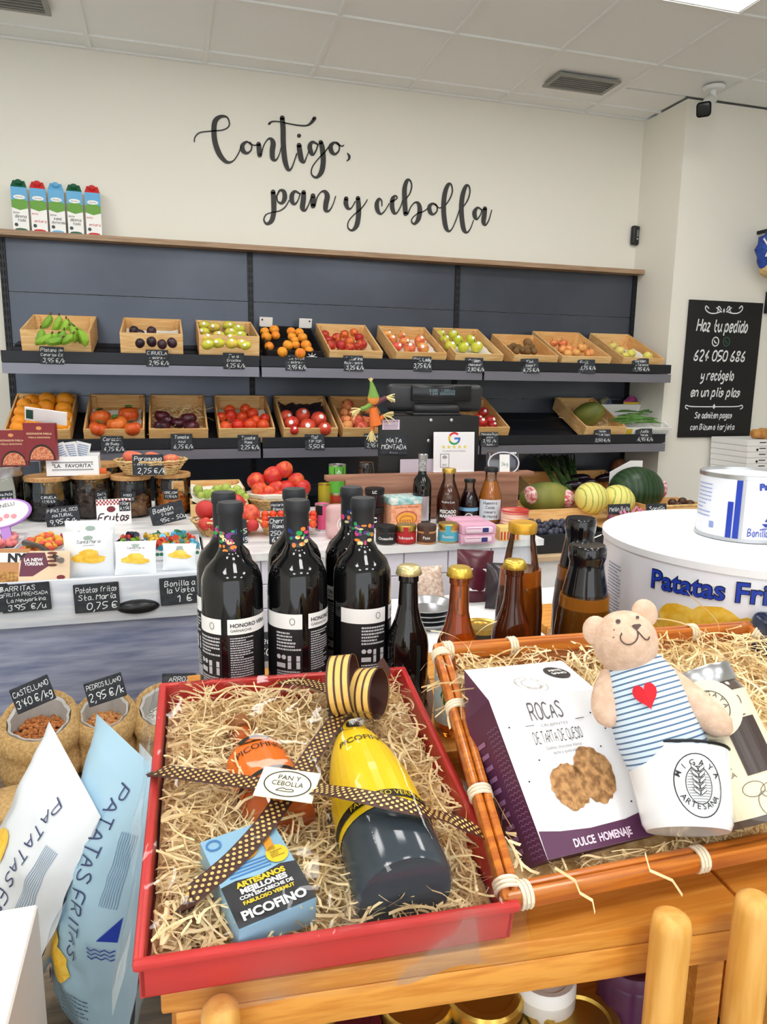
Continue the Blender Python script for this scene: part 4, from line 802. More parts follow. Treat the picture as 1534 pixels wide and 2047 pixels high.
p = PZ(122, 1085, zu); sign((p.x, p.y+.1, p.z+.045), .118, .072, [('PIPAS JALISCO', .18, .72), ('NATURAL', .17, .46), ('9,95 €/k', .24, .1)], 'slate price sign reading 9,95 behind the fruit jellies', (-.2, -.08, 0))
p = PZ(338, 1085, zu); sign((p.x+.005, p.y+.13, p.z+.05), .128, .075, [('Bombón', .24, .62, -.1), ('5 tipos', .14, .42), ('95c - 50u', .2, .1, .12)], 'slate price sign reading Bombon above the wrapped chocolates', (-.2, -.22, 0))
p = PY(20, 1027, 2.72); t = thing('oval_sign', 'white oval brand sign with purple rim on a purple stand', 'sign', (p.x, 2.665, p.z-.092), (-.5, -.2, .1))
MB().lathe([(0, .012), (.092, .012), (.096, .006), (.092, 0), (0, 0)], 32, Matrix.Translation((0, 0, .105)) @ Matrix.Rotation(math.pi/2, 4, 'X') @ Matrix.Diagonal((1, .55, 1, 1))).build('plate', mat('lilac_plastic', (178, 130, 210), .4), t, 40)
fn = front(-.012); flat('face', [disc(0, .105, .086, .046, 32)], fn, WHITE, t); flat('lettering', [line('BONELLI', .01, .125, .014, maxw=.11)], front(-.012, .0014), MAT['ink_black'], t); flat('flower_print', [disc(-.03+.022*k, .092-.006*(k % 2), .010, .009, 8) for k in range(4)], front(-.012, .0014), mat('rose_ink', (226, 150, 160), .6), t); bar('stem', MAT['lilac_plastic'], (0, 0, .03), (.03, .02, .06), t)
# tongs
p0, p1 = PZ(50, 1085, zu+.07), PZ(118, 1118, zu+.075); m = MB(); m.tube([p0, p0.lerp(p1, .5)+V((0, 0, .012)), p1], [.011, .008, .007], 8); t = m.build('tongs', mat('tong_black', (46, 34, 30), .3), None, True); tag(t, 'dark handled sweet tongs lying over the jelly tray', 'tongs'); MB().tube([p1, p1+(p1-p0).normalized()*.02], .009, 8).build('steel_tip', SILVER, t, True)
# ---- bags of crisps
from mathutils import noise
def bag(w, h, T, seed, wr=.006, lean=0, top=.05):
    def fn(u, v, side=-1, eps=0):
        a = max(-1, min(1, u/(w/2))); b = max(0, min(1, v/h)); q = (max(0, math.sin(math.pi*min(1, b*1.04-.02 if b > .02 else 0)))**.55) if 0 < b < 1 else 0
        d = T/2*max(0, 1-abs(a)**3)*q; n = noise.noise(V((u*22+seed, v*16, seed*3.7)))+.5*noise.noise(V((u*50+seed, v*40, seed)))
        edge = 1-.06*q
        return (u*edge, side*(d+n*wr*q+eps), v)
    return fn
def crisps(name, fn, w, h, m, parent, nx=18, ny=26):
    vs = []; fs = []
    for s in (-1, 1):
        o = len(vs)
        for j in range(ny+1):
            for i in range(nx+1): vs.append(fn(-w/2+w*i/nx, h*j/ny, s))
        fs += [tuple((o+j*(nx+1)+i, o+j*(nx+1)+i+1, o+(j+1)*(nx+1)+i+1, o+(j+1)*(nx+1)+i)[::(1 if s < 0 else -1)]) for j in range(ny) for i in range(nx)]
    return MB().add(vs, fs).build(name, m, parent, True)
CRI = mat('crisp_yellow', (240, 186, 40), .5, col2=(250, 210, 90), scale=60); SILB = mat('white_foil', (238, 242, 246), .28, .0, coat=.3)
def small_bag(p, w, h, T, seed, label, brand, rot, chip=.42):
    p = (p[0]*max(p[1]+.135, 2.25)/p[1], max(p[1]+.135, 2.25), p[2])
    t = thing('crisp_bag', label, 'bag', p, rot, 'small bags of crisps'); f0 = bag(w, h, T, seed, .003); crisps('bag', f0, w, h, SILB, t, 12, 16); fn = lambda u, v: f0(u, v, -1, .0016); f2 = lambda u, v: f0(u, v, -1, .0026)
    flat('crisps_print', [gdisc(-.012*w/.1, h*chip, w*.24, h*.10, seed), gdisc(w*.10, h*(chip-.04), w*.25, h*.09, seed+1), gdisc(0, h*(chip+.10), w*.2, h*.09, seed+2)], f2, CRI, t)
    flat('lettering', [line(brand, 0, h*.74, h*.07, hand=True, slant=.25, w=h*.008, maxw=w*.8), line('PATATAS FRITAS', 0, h*.68, h*.025, maxw=w*.6)], fn, MAT['ink_black'], t); flat('emblem', [gdisc(0, h*.86, w*.10, h*.045, 0, 0)], f2, mat('emblem_sage', (150, 170, 160), .6), t)
p = PZ(178, 1182, zu); small_bag((p.x, p.y+.09, zu), .150, .160, .05, 3, 'white crisp bag with a yellow crisp picture, behind its twin', 'Santa Maria', (-.12, .03, .05))
small_bag((p.x+.002, p.y+.035, zu), .146, .138, .05, 4, 'white crisp bag with a large crisp picture above the 0,75 sign', 'Santa Maria', (-.15, 0, .05))
p = PZ(272, 1178, zu); small_bag((p.x, p.y+.03, zu), .125, .105, .045, 5, 'small white crisp bag lying between two larger snack bags', 'Santa Maria', (-.35, .02, 0))
p = PZ(360, 1170, zu); small_bag((p.x, p.y+.04, zu), .105, .085, .04, 6, 'small white crisp bag behind the Bonilla price sign', 'Bonilla', (-.3, .05, 0), .55)
# ---- cereal bar boxes
def barbox(px, py, w, h, cols, label, words, rot, kind):
    p = PY(px, py-5, 2.225); t = thing('snack_box', label, 'box', (p.x, 2.225, zu), rot); bar('box', mat(cols[0], cols[1], .5), (0, .02, h/2), (w, .04, h), t); fn = front(0); f2 = front(0, .0012)
    return t, fn, f2
t, fn, f2 = barbox(88, 1183, .135, .105, ('kraft_cream', (232, 206, 172)), 'cream and plum box of fruit bars above the BARRITAS sign', 0, (-.45, .05, .05), 0)
flat('plum_panel', [poly([(-.066, .03), (-.06, .10), (.0, .10), (.012, .06), (-.03, .03)])], fn, mat('plum_card', (104, 44, 66), .5), t); flat('lettering', [line('LA NEW', -.030, .074, .010, bold=.03, maxw=.05), line('YORKINA', -.028, .062, .010, bold=.03, maxw=.05)], f2, WHITE, t)
flat('seed_print', [disc(.02+.0*k, .062+.012*k, .014, .0045, 10) for k in range(4)], fn, mat('seed_brown', (110, 56, 40), .5), t); flat('leaf_print', [disc(.045, .025, .012, .007, 10)], f2, MAT['cherry_ink'], t)
t, fn, f2 = barbox(10, 1178, .12, .115, ('cocoa_card', (196, 140, 90)), 'brown box of chocolate cereal bars lettered NY', 0, (-.35, .08, .1), 0)
flat('bar_print', [poly([(-.058, .008), (.05, .02), (.055, .05), (-.05, .045)])], fn, mat('granola', (206, 160, 90), .7, col2=(150, 100, 50), scale=120), t); flat('white_band', [rect(-.058, .075, .056, .103)], fn, WHITE, t); flat('lettering', [line('NY', .028, .077, .024, bold=.06)], f2, MAT['ink_black'], t)
# ---- signs on the drawer front
def dsign(px, py, w, h, L_, what, rz=0): p = PY(px, py, 2.176); return sign(p, w, h, L_, 'slate price sign reading '+what, (-.03, rz, 0))
dsign(55, 1222, .128, .082, [('BARRITAS', .17, .76, -.15), ('FRUTA PRENSADA', .13, .57), ('La Newyorkina', .14, .36), ("3'95  €/u", .2, .08)], "BARRITAS 3'95 on the white drawer front", -.03)
dsign(-20, 1226, .105, .082, [('Nueces', .17, .75, .1), ('en pasta', .17, .5), ("7'75", .22, .15)], 'Nueces at the end of the white drawer front', -.03)
dsign(196, 1223, .124, .086, [('Patatas fritas', .19, .70), ('Sta. María', .19, .44), ('0,75 €', .24, .10, .1)], 'Patatas fritas 0,75 beside the cup handle', -.02)
dsign(362, 1208, .115, .085, [('Bonilla a', .2, .68), ('la Vista', .2, .44), ('1 €', .26, .1, .1)], 'Bonilla a la Vista 1 euro on the drawer front', -.03)
# ================================================================ on the marble
def bowl(px, py, wpx, h, label, ry=.8): p = PZ(px, py, zc); r = wpx/2*dep(p)/F; return basket((p.x, p.y+r*ry*.9, zc), r, h, label, ry), V((p.x, p.y+r*ry*.9, zc+h)), r
t, c, r = bowl(455, 1076, 136, .06, 'round wicker basket heaped with red peaches on the marble')
PNN = (0, -.55, .83); nn = V(PNN).normalized()
PC2 = mat('ripe_peach', (196, 52, 50), .5, col2=(230, 116, 74), scale=1.2, rand=.35, lo=.5, hi=.75)
fruits('peach', 'peach', PC2, [(412, 1019, 21), (452, 1034, 21), (500, 1028, 21), (474, 1004, 17), (409, 1047, 14), (432, 1050, 14), (480, 1050, 15), (505, 1050, 13), (440, 1005, 16)], (c+V((0, 0, .03)), nn), 'ripe red peach heaped in the wicker basket', 'peach', 'peaches in the wicker basket')
p = PZ(482, 1086, zc); sign((p.x, p.y-.005, zc), .05, .085, [('1,95', .2, .4), ('€/kg', .2, .12)], 'narrow slate sign standing before the peach basket', (-.2, 0, .2))
# green plums on a paper lined tray
p = PZ(440, 1030, zc); t = crate((p.x, p.y, zc), .235, .24, .05, 8, 'low wooden tray of green plums lined with white paper', 0, PINE, PINE2, 'plum_tray', 'tray', None, False); sheet('liner_paper', t, .22, .0, .25, .05, PAPER, 'white paper lining under the green plums', 'paper', .012, 14)
fruits('green_plum', 'plum', mat('green_plum', (150, 176, 70), .4, col2=(176, 190, 90), scale=1.5, rand=.4), crop(370, 900, 3.835, [(100, 305, 40), (165, 335, 38), (245, 305, 42), (315, 295, 44), (400, 305, 40), (120, 345, 30), (430, 330, 36), (355, 325, 36), (205, 330, 34), (470, 355, 25), (280, 335, 32)]), cplane(t, .085), 'small green plum on the paper lined tray', 'plum', 'green plums on the tray')
p = PY(430, 972, 3.35); t = crate((p.x-.03, 3.3, zc-.05), .32, .3, .12, 0, 'empty pine crate standing behind the green plums', 0)
t, c, r = bowl(561, 1022, 122, .05, 'wicker basket piled with nectarines and white paper')
fruits('nectarine', 'peach', mat('nectarine_pile', (206, 50, 46), .35, col2=(240, 120, 60), scale=1.2, rand=.35, lo=.48, hi=.72), [(512, 961, 18), (545, 953, 20, .01), (567, 943, 18, .02), (519, 978, 17), (537, 984, 16), (573, 977, 19), (592, 960, 17), (605, 974, 17), (553, 975, 16), (560, 992, 15), (525, 995, 14), (592, 990, 15)], (c+V((0, 0, .06)), V((0, -.8, .6)).normalized()), 'glossy red nectarine piled in the basket', 'nectarine', 'nectarines piled in the basket')
o = MB().lathe([(r*.75, .03), (r*1.0, .055), (r*1.04, .07)], 24, None, lambda a, z: 1+.05*math.sin(a*9)).build('liner_paper', PAPER, None, True, weld=True); o.location = t.location; o.scale = (1, .8, 1); tag(o, 'white paper liner under the piled nectarines', 'paper')
p = PZ(556, 1030, zc); sign((p.x, p.y-.012, zc+.006), .062, .055, [('Nectarina', .2, .62), ('Blanca', .2, .3)], 'slate sign reading Nectarina Blanca before the nectarine pile', (-.2, 0, 0))
t, c, r = bowl(577, 1075, 112, .06, 'wicker basket of red cherry tomatoes behind the wine bottles')
fruits('cherry_tomato', 'round', TOM, [(530+(k % 7)*16, 1028+(k//7)*10, 8) for k in range(21)], (c+V((0, 0, .005)), V((0, -.3, .95)).normalized()), 'small red cherry tomato in the wicker basket', 'tomato', 'cherry tomatoes in the basket', stem='g')
p = PZ(556, 1086, zc); sign((p.x, p.y-.012, zc), .062, .095, [('Cherry', .17, .76), ('Rama', .14, .58), ('250gr', .16, .32), ("6'50", .18, .08)], "slate price sign reading Cherry 6'50 before the tomato basket", (-.15, 0, 0))
# ---- tins, jars and bottles
def tin(pl, pr, pb, pt, m, label, name='tin_can', cat='can', z=zc, rim=SILVER, rot=None):
    x, y, r, h = fit(pl, pr, pb, pt, z); t = thing(name, label, cat, (x, y, z), (0, 0, face(x, y)))
    MB().lathe([(0, .003), (r*.97, .003), (r*.98, .006), (r*.98, h-.006), (r*.97, h-.003), (0, h-.003)], 28).build('body', m, t, 40)
    MB().lathe([(r*.95, 0), (r, 0), (r, .006), (r*.97, .006)], 28).build('base_rim', rim, t, 40); MB().lathe([(r*.97, h-.006), (r, h-.006), (r, h), (r*.95, h), (r*.95, h-.004), (0, h-.004)], 28).build('top_rim', rim, t, 40)
    return t, r, h
t, r, h = tin(636, 663, 1008, 966, mat('pickle_yellow', (196, 176, 50), .3), 'short yellow green jar behind the pink tin', 'preserve_jar', 'jar', rim=GOLD)
t, r, h = tin(657, 692, 1008, 986, mat('tomato_jar', (190, 60, 40), .3), 'short red jar under the green tin', 'preserve_jar', 'jar', rim=GOLD); zz = zc+h; yy = t.location.y
x, _, r2, _ = fit(657, 696, 1008, 990, zc); t = thing('tin_can', 'tall green tin with a black badge stacked on a red jar', 'can', (t.location.x, yy, zz)); h2 = PY(676, 928, yy).z-zz
MB().lathe([(0, .002), (r*.98, .002), (r*.98, h2-.004), (0, h2-.004)], 28).build('body', mat('avocado_green', (104, 190, 70), .35), t, 40); MB().lathe([(r*.95, 0), (r, 0), (r, .006), (r*.97, .006)], 28).build('base_rim', SILVER, t, 40); MB().lathe([(r*.97, h2-.006), (r, h2-.006), (r, h2), (r*.9, h2), (r*.9, h2-.003), (0, h2-.003)], 28).build('top_rim', SILVER, t, 40)
fn = cyl(r, face(t.location.x, yy)*-1-.45+.2); flat('badge', [poly([(-.022, h2*.5), (.022, h2*.5), (.022, h2*.9), (-.022, h2*.9)])], fn, BLACK, t); flat('emblem', [ring(0, h2*.72, .008, .010, .003), rect(-.0015, h2*.55, .0015, h2*.86)], cyl(r, face(t.location.x, yy)*-1-.25, 0, .0012), WHITE, t)
t, r, h = tin(630, 660, 1062, 1006, mat('pink_tin', (222, 84, 130), .35), 'pink tin with a black band beside the tomato basket'); flat('badge', [rect(-.03, h*.6, .0, h*.95, 4), rect(-.035, h*.1, -.02, h*.6, 2)], cyl(r), BLACK, t)
x, y, r, h = fit(652, 698, 1080, 1008, zc); t = thing('plastic_tub', 'rounded clear pink plastic tub beside the wine bottles', 'tub', (x, y, zc)); MB().rbox((0, 0, h/2), (2*r, r*1.6, h), .022, 4).build('tub', mat('pink_clear', (244, 206, 206), .15, trans=.55, ior=1.2), t, 40); flat('round_label', [ring(.012, h*.45, .02, .024, .002), disc(.012, h*.45, .012, .014)], front(-r*.8), WHITE, t)
for k, (pb, pt) in enumerate(((1056, 1012), (1052, 975))):
    x, y, r, h = fit(729, 768, 1056, 1012 if k == 0 else 1012, zc); z0 = zc+k*(h+.001); hh = h if k == 0 else PY(748, 975, y).z-z0; t = thing('olive_jar', ('dark preserve jar under another, beside the ornate tin', 'dark preserve jar with a black lid lettered LC stacked on top')[k], 'jar', (x, y, z0), (0, 0, face(x, y)))
    MB().lathe([(0, .001), (r*.95, .001), (r*.95, hh*.68), (r*.85, hh*.72)], 24).build('glass', mat('dark_preserve', (38, 22, 26), .15), t, 40); MB().lathe([(0, hh*.70), (r, hh*.70), (r, hh*.98), (r*.94, hh), (0, hh)], 24).build('lid', BLACK, t, 40)
    flat('lettering', [line('LC', 0, hh*.76, hh*.15, bold=.03)] if k else [line('C', 0, hh*.3, hh*.25, bold=.04)], cyl(r), WHITE, t)
# ornate tin box
x, y, r, h = fit(768, 836, 1056, 988, zc); t = thing('tin_box', 'ornate orange and pink tin box with a turquoise lid', 'box', (x, y, zc), (0, 0, .1)); w = 2*r*.97
bar('body', mat('ornate_tin', (226, 148, 110), .4, col2=(236, 178, 140), scale=70), (0, 0, h*.37), (w, w*.8, h*.74), t, .006); MB().rbox((0, 0, h*.84), (w*1.04, w*.84, h*.24), .008, 2).build('lid', mat('tin_lid', (126, 190, 196), .4, col2=(226, 230, 220), scale=50), t, 30)
fn = front(-w*.4); flat('ornament', [ring(0, h*.30, w*.33, h*.22, .004), ring(0, h*.24, w*.22, h*.14, .003)]+[ring(-w*.16+w*.08*k, h*.2, w*.05, h*.05, .002, 12) for k in range(5)], fn, mat('ornate_red', (190, 80, 60), .5), t); flat('lettering', [line('Conservas Artesanas', 0, h*.63, h*.07, maxw=w*.85)], fn, MAT['ornate_red'], t); flat('gold_panel', [disc(0, h*.28, w*.31, h*.2, 20)], front(-w*.4, .0003), mat('ornate_gold', (236, 170, 60), .4), t)
def bottle(x, y, z, prof, seg=28, name='bottle', label='', cat='bottle', glass=None, group=None): t = thing(name, label, cat, (x, y, z), (0, 0, face(x, y)), group); MB().lathe(prof, seg).build('glass', glass, t, 50); return t
DKG = mat('dark_glass', (12, 12, 14), .06, coat=.3)
x, y, r, h = fit(824, 861, 1052, 907, zc); t = bottle(x, y, zc, [(0, .002), (r*.92, .0), (r, .006), (r, h*.55), (r*.9, h*.64), (r*.5, h*.72), (r*.42, h*.78), (r*.42, h*.95)], 28, 'vinegar_bottle', 'slim dark vinegar bottle with a silver label and netted neck', glass=DKG)
MB().lathe([(r*.45, h*.76), (r*.46, h*.93)], 20).build('neck_net', mat('net_white', (220, 220, 220), .5, col2=(30, 30, 32), scale=300), t, True); MB().lathe([(r*.5, h*.93), (r*.52, h*.99), (r*.45, h), (0, h)], 20).build('cap', SILVER, t, 40); flat('label', [rect(-r*.85, h*.08, r*.85, h*.42, 8)], cyl(r), SILVER, t); flat('leaf_print', [poly([(-r*.3, h*.47), (r*.4, h*.55), (r*.2, h*.5)])], cyl(r*.99), mat('gold_leaf', (200, 180, 90), .4), t)
def sauce(pl, pr, pb, pt, liq, lid, label, prints, full=.72):
    x, y, r, h = fit(pl, pr, pb, pt, zc); t = thing('sauce_bottle', label, 'bottle', (x, y, zc), (0, 0, face(x, y)))
    MB().lathe([(0, .002), (r*.9, .0), (r, .006), (r, h*.45), (r*.9, h*.55), (r*.62, h*.72), (r*.5, h*.8), (r*.5, h*.92), (r*.54, h*.94)], 28).build('glass', CLEAR, t, 50)
    pr_ = [(0, .004), (r*.88, .004), (r*.97, .008), (r*.97, h*.45), (r*.87, h*.55), (r*.60, h*.71)]; MB().lathe([q for q in pr_ if q[1] < h*full]+[(r*.5, h*full), (0, h*full)], 28).build('sauce', liq, t, 50)
    MB().lathe([(0, h*.92), (r*.6, h*.92), (r*.6, h*.985), (r*.55, h), (0, h)], 24).build('lid', lid, t, 40); prints(t, r, h); return t
def pr1(t, r, h): flat('lettering', [line('Pedro Luis', 0, h*.40, h*.04, maxw=r*1.4), line('PESCADO', 0, h*.22, h*.06, bold=.03, maxw=r*1.5), line('MARISCO', 0, h*.14, h*.06, bold=.03, maxw=r*1.5)], cyl(r, 0, 0, .001), WHITE, t)
def pr2(t, r, h): flat('blue_band', [rect(-r*1.2, h*.28, r*1.2, h*.36, 8)], cyl(r, 0, 0, .001), mat('band_blue', (120, 170, 206), .5), t); flat('seal', [ring(0, h*.14, r*.4, r*.4, .003)], cyl(r, 0, 0, .001), WHITE, t)
def pr3(t, r, h): flat('label', [rect(-r*1.1, h*.08, r*1.1, h*.44, 8)], cyl(r, 0, 0, .001), mat('label_grey', (206, 212, 220), .5), t); flat('lettering', [line(s, 0, h*v, h*.05, hand=True, slant=.2, maxw=r*1.7) for s, v in (('Nuestro', .36), ('Caldo', .28), ('casero', .20), ('de Monte', .12))], cyl(r, 0, 0, .0018), MAT['ink_black'], t)
sauce(872, 918, 1050, 936, mat('fish_sauce', (112, 58, 40), .15), GOLD, 'brown sauce bottle lettered PESCADO MARISCO with a gold lid', pr1, .66)
sauce(918, 956, 1046, 957, mat('dark_sauce', (44, 16, 30), .15), BLACK, 'dark sauce bottle with a pale blue band and black lid', pr2, .7)
sauce(956, 1001, 1048, 934, mat('orange_sauce', (214, 130, 40), .15), BLACK, 'orange broth bottle with a grey handwritten style label', pr3, .76)
def pate(pl, pr, pb, pt, cb, cl, label, word, extra=None):
    x, y, r, h = fit(pl, pr, pb, pt, zc); t = thing('pate_jar', label, 'jar', (x, y, zc), (0, 0, face(x, y)), 'small pate jars on the marble edge'); nm = 'pate'+str(pl)
    MB().lathe([(0, .001), (r*.9, .0), (r, .006), (r, h*.62), (r*.93, h*.70)], 24).build('glass', mat(nm, cb[0], .2), t, 50); MB().lathe([(0, h*.70), (r*.98, h*.70), (r, h*.73), (r, h*.95), (r*.95, h), (0, h)], 24).build('lid', cl, t, 40)
    flat('label', [rect(-r*1.25, h*.12, r*1.25, h*.6, 8)], cyl(r, 0, 0, .0007), mat(nm+'l', cb[1], .5), t); flat('lettering', [line(word, 0, h*.3, h*.16, maxw=r*1.5, bold=.01)], cyl(r, 0, 0, .0014), WHITE, t); bar('seal_strip', mat(nm+'l', cb[1]), (0, -r*1.01, h*.7), (r*.5, .002, h*.5), t)
pate(751, 792, 1090, 1050, ((60, 50, 46), (28, 28, 30)), BLACK, 'small jar with a black label and black lid on the marble edge', 'Oceanika'); pate(791, 832, 1089, 1048, ((150, 40, 34), (186, 36, 40)), GOLD, 'small jar with a red label and gold lid on the marble edge', 'Sobrasada')
pate(833, 872, 1089, 1048, ((196, 140, 90), (90, 60, 44)), mat('brown_lid', (70, 50, 44), .4), 'small jar with a cream oval label and brown lid', 'Pate'); pate(875, 916, 1087, 1045, ((196, 170, 120), (86, 180, 206)), GOLD, 'small jar with a sky blue label and gold lid', 'Bonito')
# pink tins
PK = mat('tin_pink', (226, 170, 196), .4); PKW = mat('tin_pink_pale', (240, 212, 226), .4)
p = PZ(957, 1088, zc); ww = 72*dep(p)/F
for k in range(4):
    zz = zc+(k % 2)*.0345; dy = .005+(k//2)*.09; t = thing('fish_tin', ('pink boxed fish tin under another at the marble edge', 'pink boxed fish tin stacked on top at the marble edge', 'pink boxed fish tin under another, behind the front pair', 'pink boxed fish tin stacked on top, behind the front pair')[k], 'tin', (p.x+.003*(k % 2), p.y+dy, zz), (0, 0, -.05))
    bar('sleeve', PK, (0, .042, .017), (ww, .082, .033), t, .001); MB().rbox((0, 0, .016), (ww*.82, .012, .024), .008, 3).build('oval_tin', PKW, t, 40); flat('badge', [rect(ww*.08, .008, ww*.26, .024)], front(-.006), mat('badge_navy', (40, 44, 110), .5), t); flat('trim_line', [rect(-ww*.38, .021, ww*.05, .0235)], front(-.006), mat('trim_pink', (196, 120, 160), .5), t)
t, r, h = tin(1000, 1056, 1056, 1018, mat('red_jar', (206, 70, 50), .3, col2=(240, 214, 190), scale=20, st=(.3, .3, 6)), 'red striped squat jar at the end of the marble', 'preserve_jar', 'jar', rim=mat('lid_redstripe', (206, 60, 70), .4))
p = PZ(1012, 1083, zc); t = thing('small_carton', 'small red and yellow carton beside the pink fish tins', 'carton', (p.x+.02, p.y+.02, zc), (0, 0, -.1)); bar('carton', mat('carton_cream', (232, 200, 120), .5), (0, .02, .025), (.075, .06, .05), t, .001); flat('red_stripes', [rect(-.034+.012*k, .004, -.028+.012*k, .034) for k in range(6)], front(-.01), mat('stripe_red', (190, 50, 50), .5), t)
# ---- plank and till
WD = mat('brown_oak', (176, 128, 104), .55, col2=(142, 98, 78), scale=4, st=(1, 14, 14), detail=8)
a = PY(690, 955, 2.78); b = PY(1036, 950, 2.78); pk = bar('oak_upstand', WD, ((a.x+b.x)/2, 2.78, (zc+a.z)/2+.002), (b.x-a.x, .022, a.z-zc), None, .001); tag(pk, 'brown oak board standing behind the bottles on the counter', 'board')
yt = 2.86; a = PY(757, 832, yt); b = PY(958, 834, yt); t = thing('till_stand', 'black metal till stand panel with round fixings behind the counter', 'stand', ((a.x+b.x)/2, yt, zc)); hh = a.z-zc; BM = mat('black_metal', (24, 24, 26), .45); wv = b.x-a.x
bar('panel', BM, (0, 0, hh/2), (wv, .012, hh), t, .003); bar('top_plate', BM, (0, .14, hh-.006), (wv, .26, .012), t, .003)
for q in ((862, 840), (903, 840), (857, 881)):
    c = PY(q[0], q[1], yt-.008); MB().lathe([(0, 0), (.007, 0), (.007, .004), (.004, .006), (0, .006)], 12, Matrix.Translation((c.x-t.location.x, -.006, c.z-zc)) @ Matrix.Rotation(math.pi/2, 4, 'X')).build('fixing', SILVER, t, 40)
c = PY(782, 849, yt-.0066); flat('sticker', [rect(c.x-t.location.x-.037, c.z-zc-.02, c.x-t.location.x+.037, c.z-zc+.02)], front(-.006), mat('sticker_lilac', (228, 214, 228), .5), t); flat('sticker_text', [line('LALACORTE', c.x-t.location.x, c.z-zc+.009, .008, bold=.03, maxw=.066)]+lines_fill(c.x-t.location.x-.03, c.z-zc-.018, c.x-t.location.x+.03, c.z-zc+.006, 4, .002, random.Random(3)), front(-.006, .0012), mat('sticker_plum', (110, 60, 100), .5), t)
c = PY(787, 909, yt-.012); sign(c, .118, .082, [('NATA', .24, .60), ('MONTADA', .24, .28), ('<----', .1, .06)], 'slate sign reading NATA MONTADA on the black till stand', (-.05, .03, 0))
# till terminal
zt = zc+hh; a = PY(778, 832, yt+.06); b = PY(962, 832, yt+.06); w = b.x-a.x; h = PY(870, 768, yt+.06).z-zt
t = thing('till_terminal', 'black touch screen till seen from behind with a small customer display', 'till', ((a.x+b.x)/2, yt+.06, zt), (0, 0, -.1)); BP = mat('till_black', (44, 44, 48), .35)
MB().rbox((0, .03, h*.56), (w, .05, h*.88), .02, 4).build('screen_housing', BP, t, 40); MB().rbox((.0, .0, h*.22), (w*.5, .05, h*.36), .02, 3).build('hinge_cover', BP, t, 40); bar('foot', BP, (0, .06, .006), (w*.5, .16, .012), t, .004)
d_ = MB().rbox((.018, -.012, h*.72), (w*.62, .03, h*.52), .006, 2).build('customer_display', mat('display_black', (26, 28, 32), .2), t, 40); flat('digits', [line('0.000   1.000/u/e', .018, h*.76, .012, maxw=w*.4), line('1.240  00000000', .018, h*.66, .012, maxw=w*.4)], front(-.027), mat('display_blue', (120, 150, 160), .4), d_)
# review card
a = PY(868, 945, yt-.06); b = PY(948, 945, yt-.06); w = b.x-a.x; h = PY(908, 864, yt-.06).z-a.z
t = thing('review_card', 'white acrylic card with a multicoloured letter G and stars before the till', 'sign', ((a.x+b.x)/2, yt-.055, a.z), (-.06, 0, -.05)); MB().rbox((0, 0, h/2), (w, .004, h), .0018, 2).build('card', mat('acrylic_white', (246, 244, 248), .25), t); fn = front(-.002); R_ = w*.125; cy = h*.84
def arc(a0, a1, n=10): return ribbon2([(R_*math.cos(math.radians(a0+(a1-a0)*k/n)), cy+R_*math.sin(math.radians(a0+(a1-a0)*k/n))) for k in range(n+1)], R_*.38)
flat('g_red', [arc(45, 150)], fn, mat('g_r', (216, 50, 60), .4), t); flat('g_yellow', [arc(150, 210)], fn, mat('g_y', (236, 190, 50), .4), t); flat('g_green', [arc(210, 310)], fn, mat('g_g', (60, 160, 90), .4), t); flat('g_blue', [arc(310, 358), rect(0, cy-R_*.19, R_*1.19, cy+R_*.19)], fn, mat('g_b', (70, 120, 200), .4), t)
def star(x, y, r): return poly([(x+(r if k % 2 == 0 else r*.45)*math.sin(k*math.pi/5), y+(r if k % 2 == 0 else r*.45)*math.cos(k*math.pi/5)) for k in range(10)])
flat('stars', [star(-w*.26+w*.13*k, h*.63, w*.05) for k in range(5)], fn, mat('star_yellow', (232, 214, 90), .4), t); flat('lettering', [line('TU OPINION NOS INTERESA', 0, h*.51, h*.035, maxw=w*.8)], fn, mat('print_mid', (120, 116, 124), .5), t)
flat('phone_print', ([rect(-w*.34, h*.12, -w*.33, h*.46), rect(-w*.13, h*.12, -w*.12, h*.46), rect(-w*.34, h*.45, -w*.12, h*.46), rect(-w*.34, h*.12, -w*.12, h*.13), line('NFC', -w*.23, h*.16, h*.05)]+[curve2([(-w*.23-w*.02*k, h*.32+h*.015*k), (-w*.23, h*.34+h*.03*k), (-w*.23+w*.02*k, h*.32+h*.015*k)], .0022) for k in (1, 2, 3)]), fn, MAT['ink_black'], t)
bar('foot', MAT['acrylic_white'], (0, .02, .002), (w*.98, .05, .004), t)
zb = a.z; o = bar('counter_ledge', WD, (pk.location.x+.15, 2.80, zb-.011), (.9, .06, .02), None, .001); o.location = (PY(865, 945, 2.80).x, 0, 0); o.data.transform(Matrix.Translation((-.15, 0, 0))); tag(o, 'narrow oak ledge along the back of the counter', 'ledge')
a = PY(801, 952, yt-.03); b = PY(870, 952, yt-.03); o = bar('folded_paper', mat('lilac_paper', (206, 196, 212), .6), ((a.x+b.x)/2, yt-.022, a.z+.036), (b.x-a.x, .003, .066)); tag(o, 'pale lilac paper leaning on the till stand', 'paper')
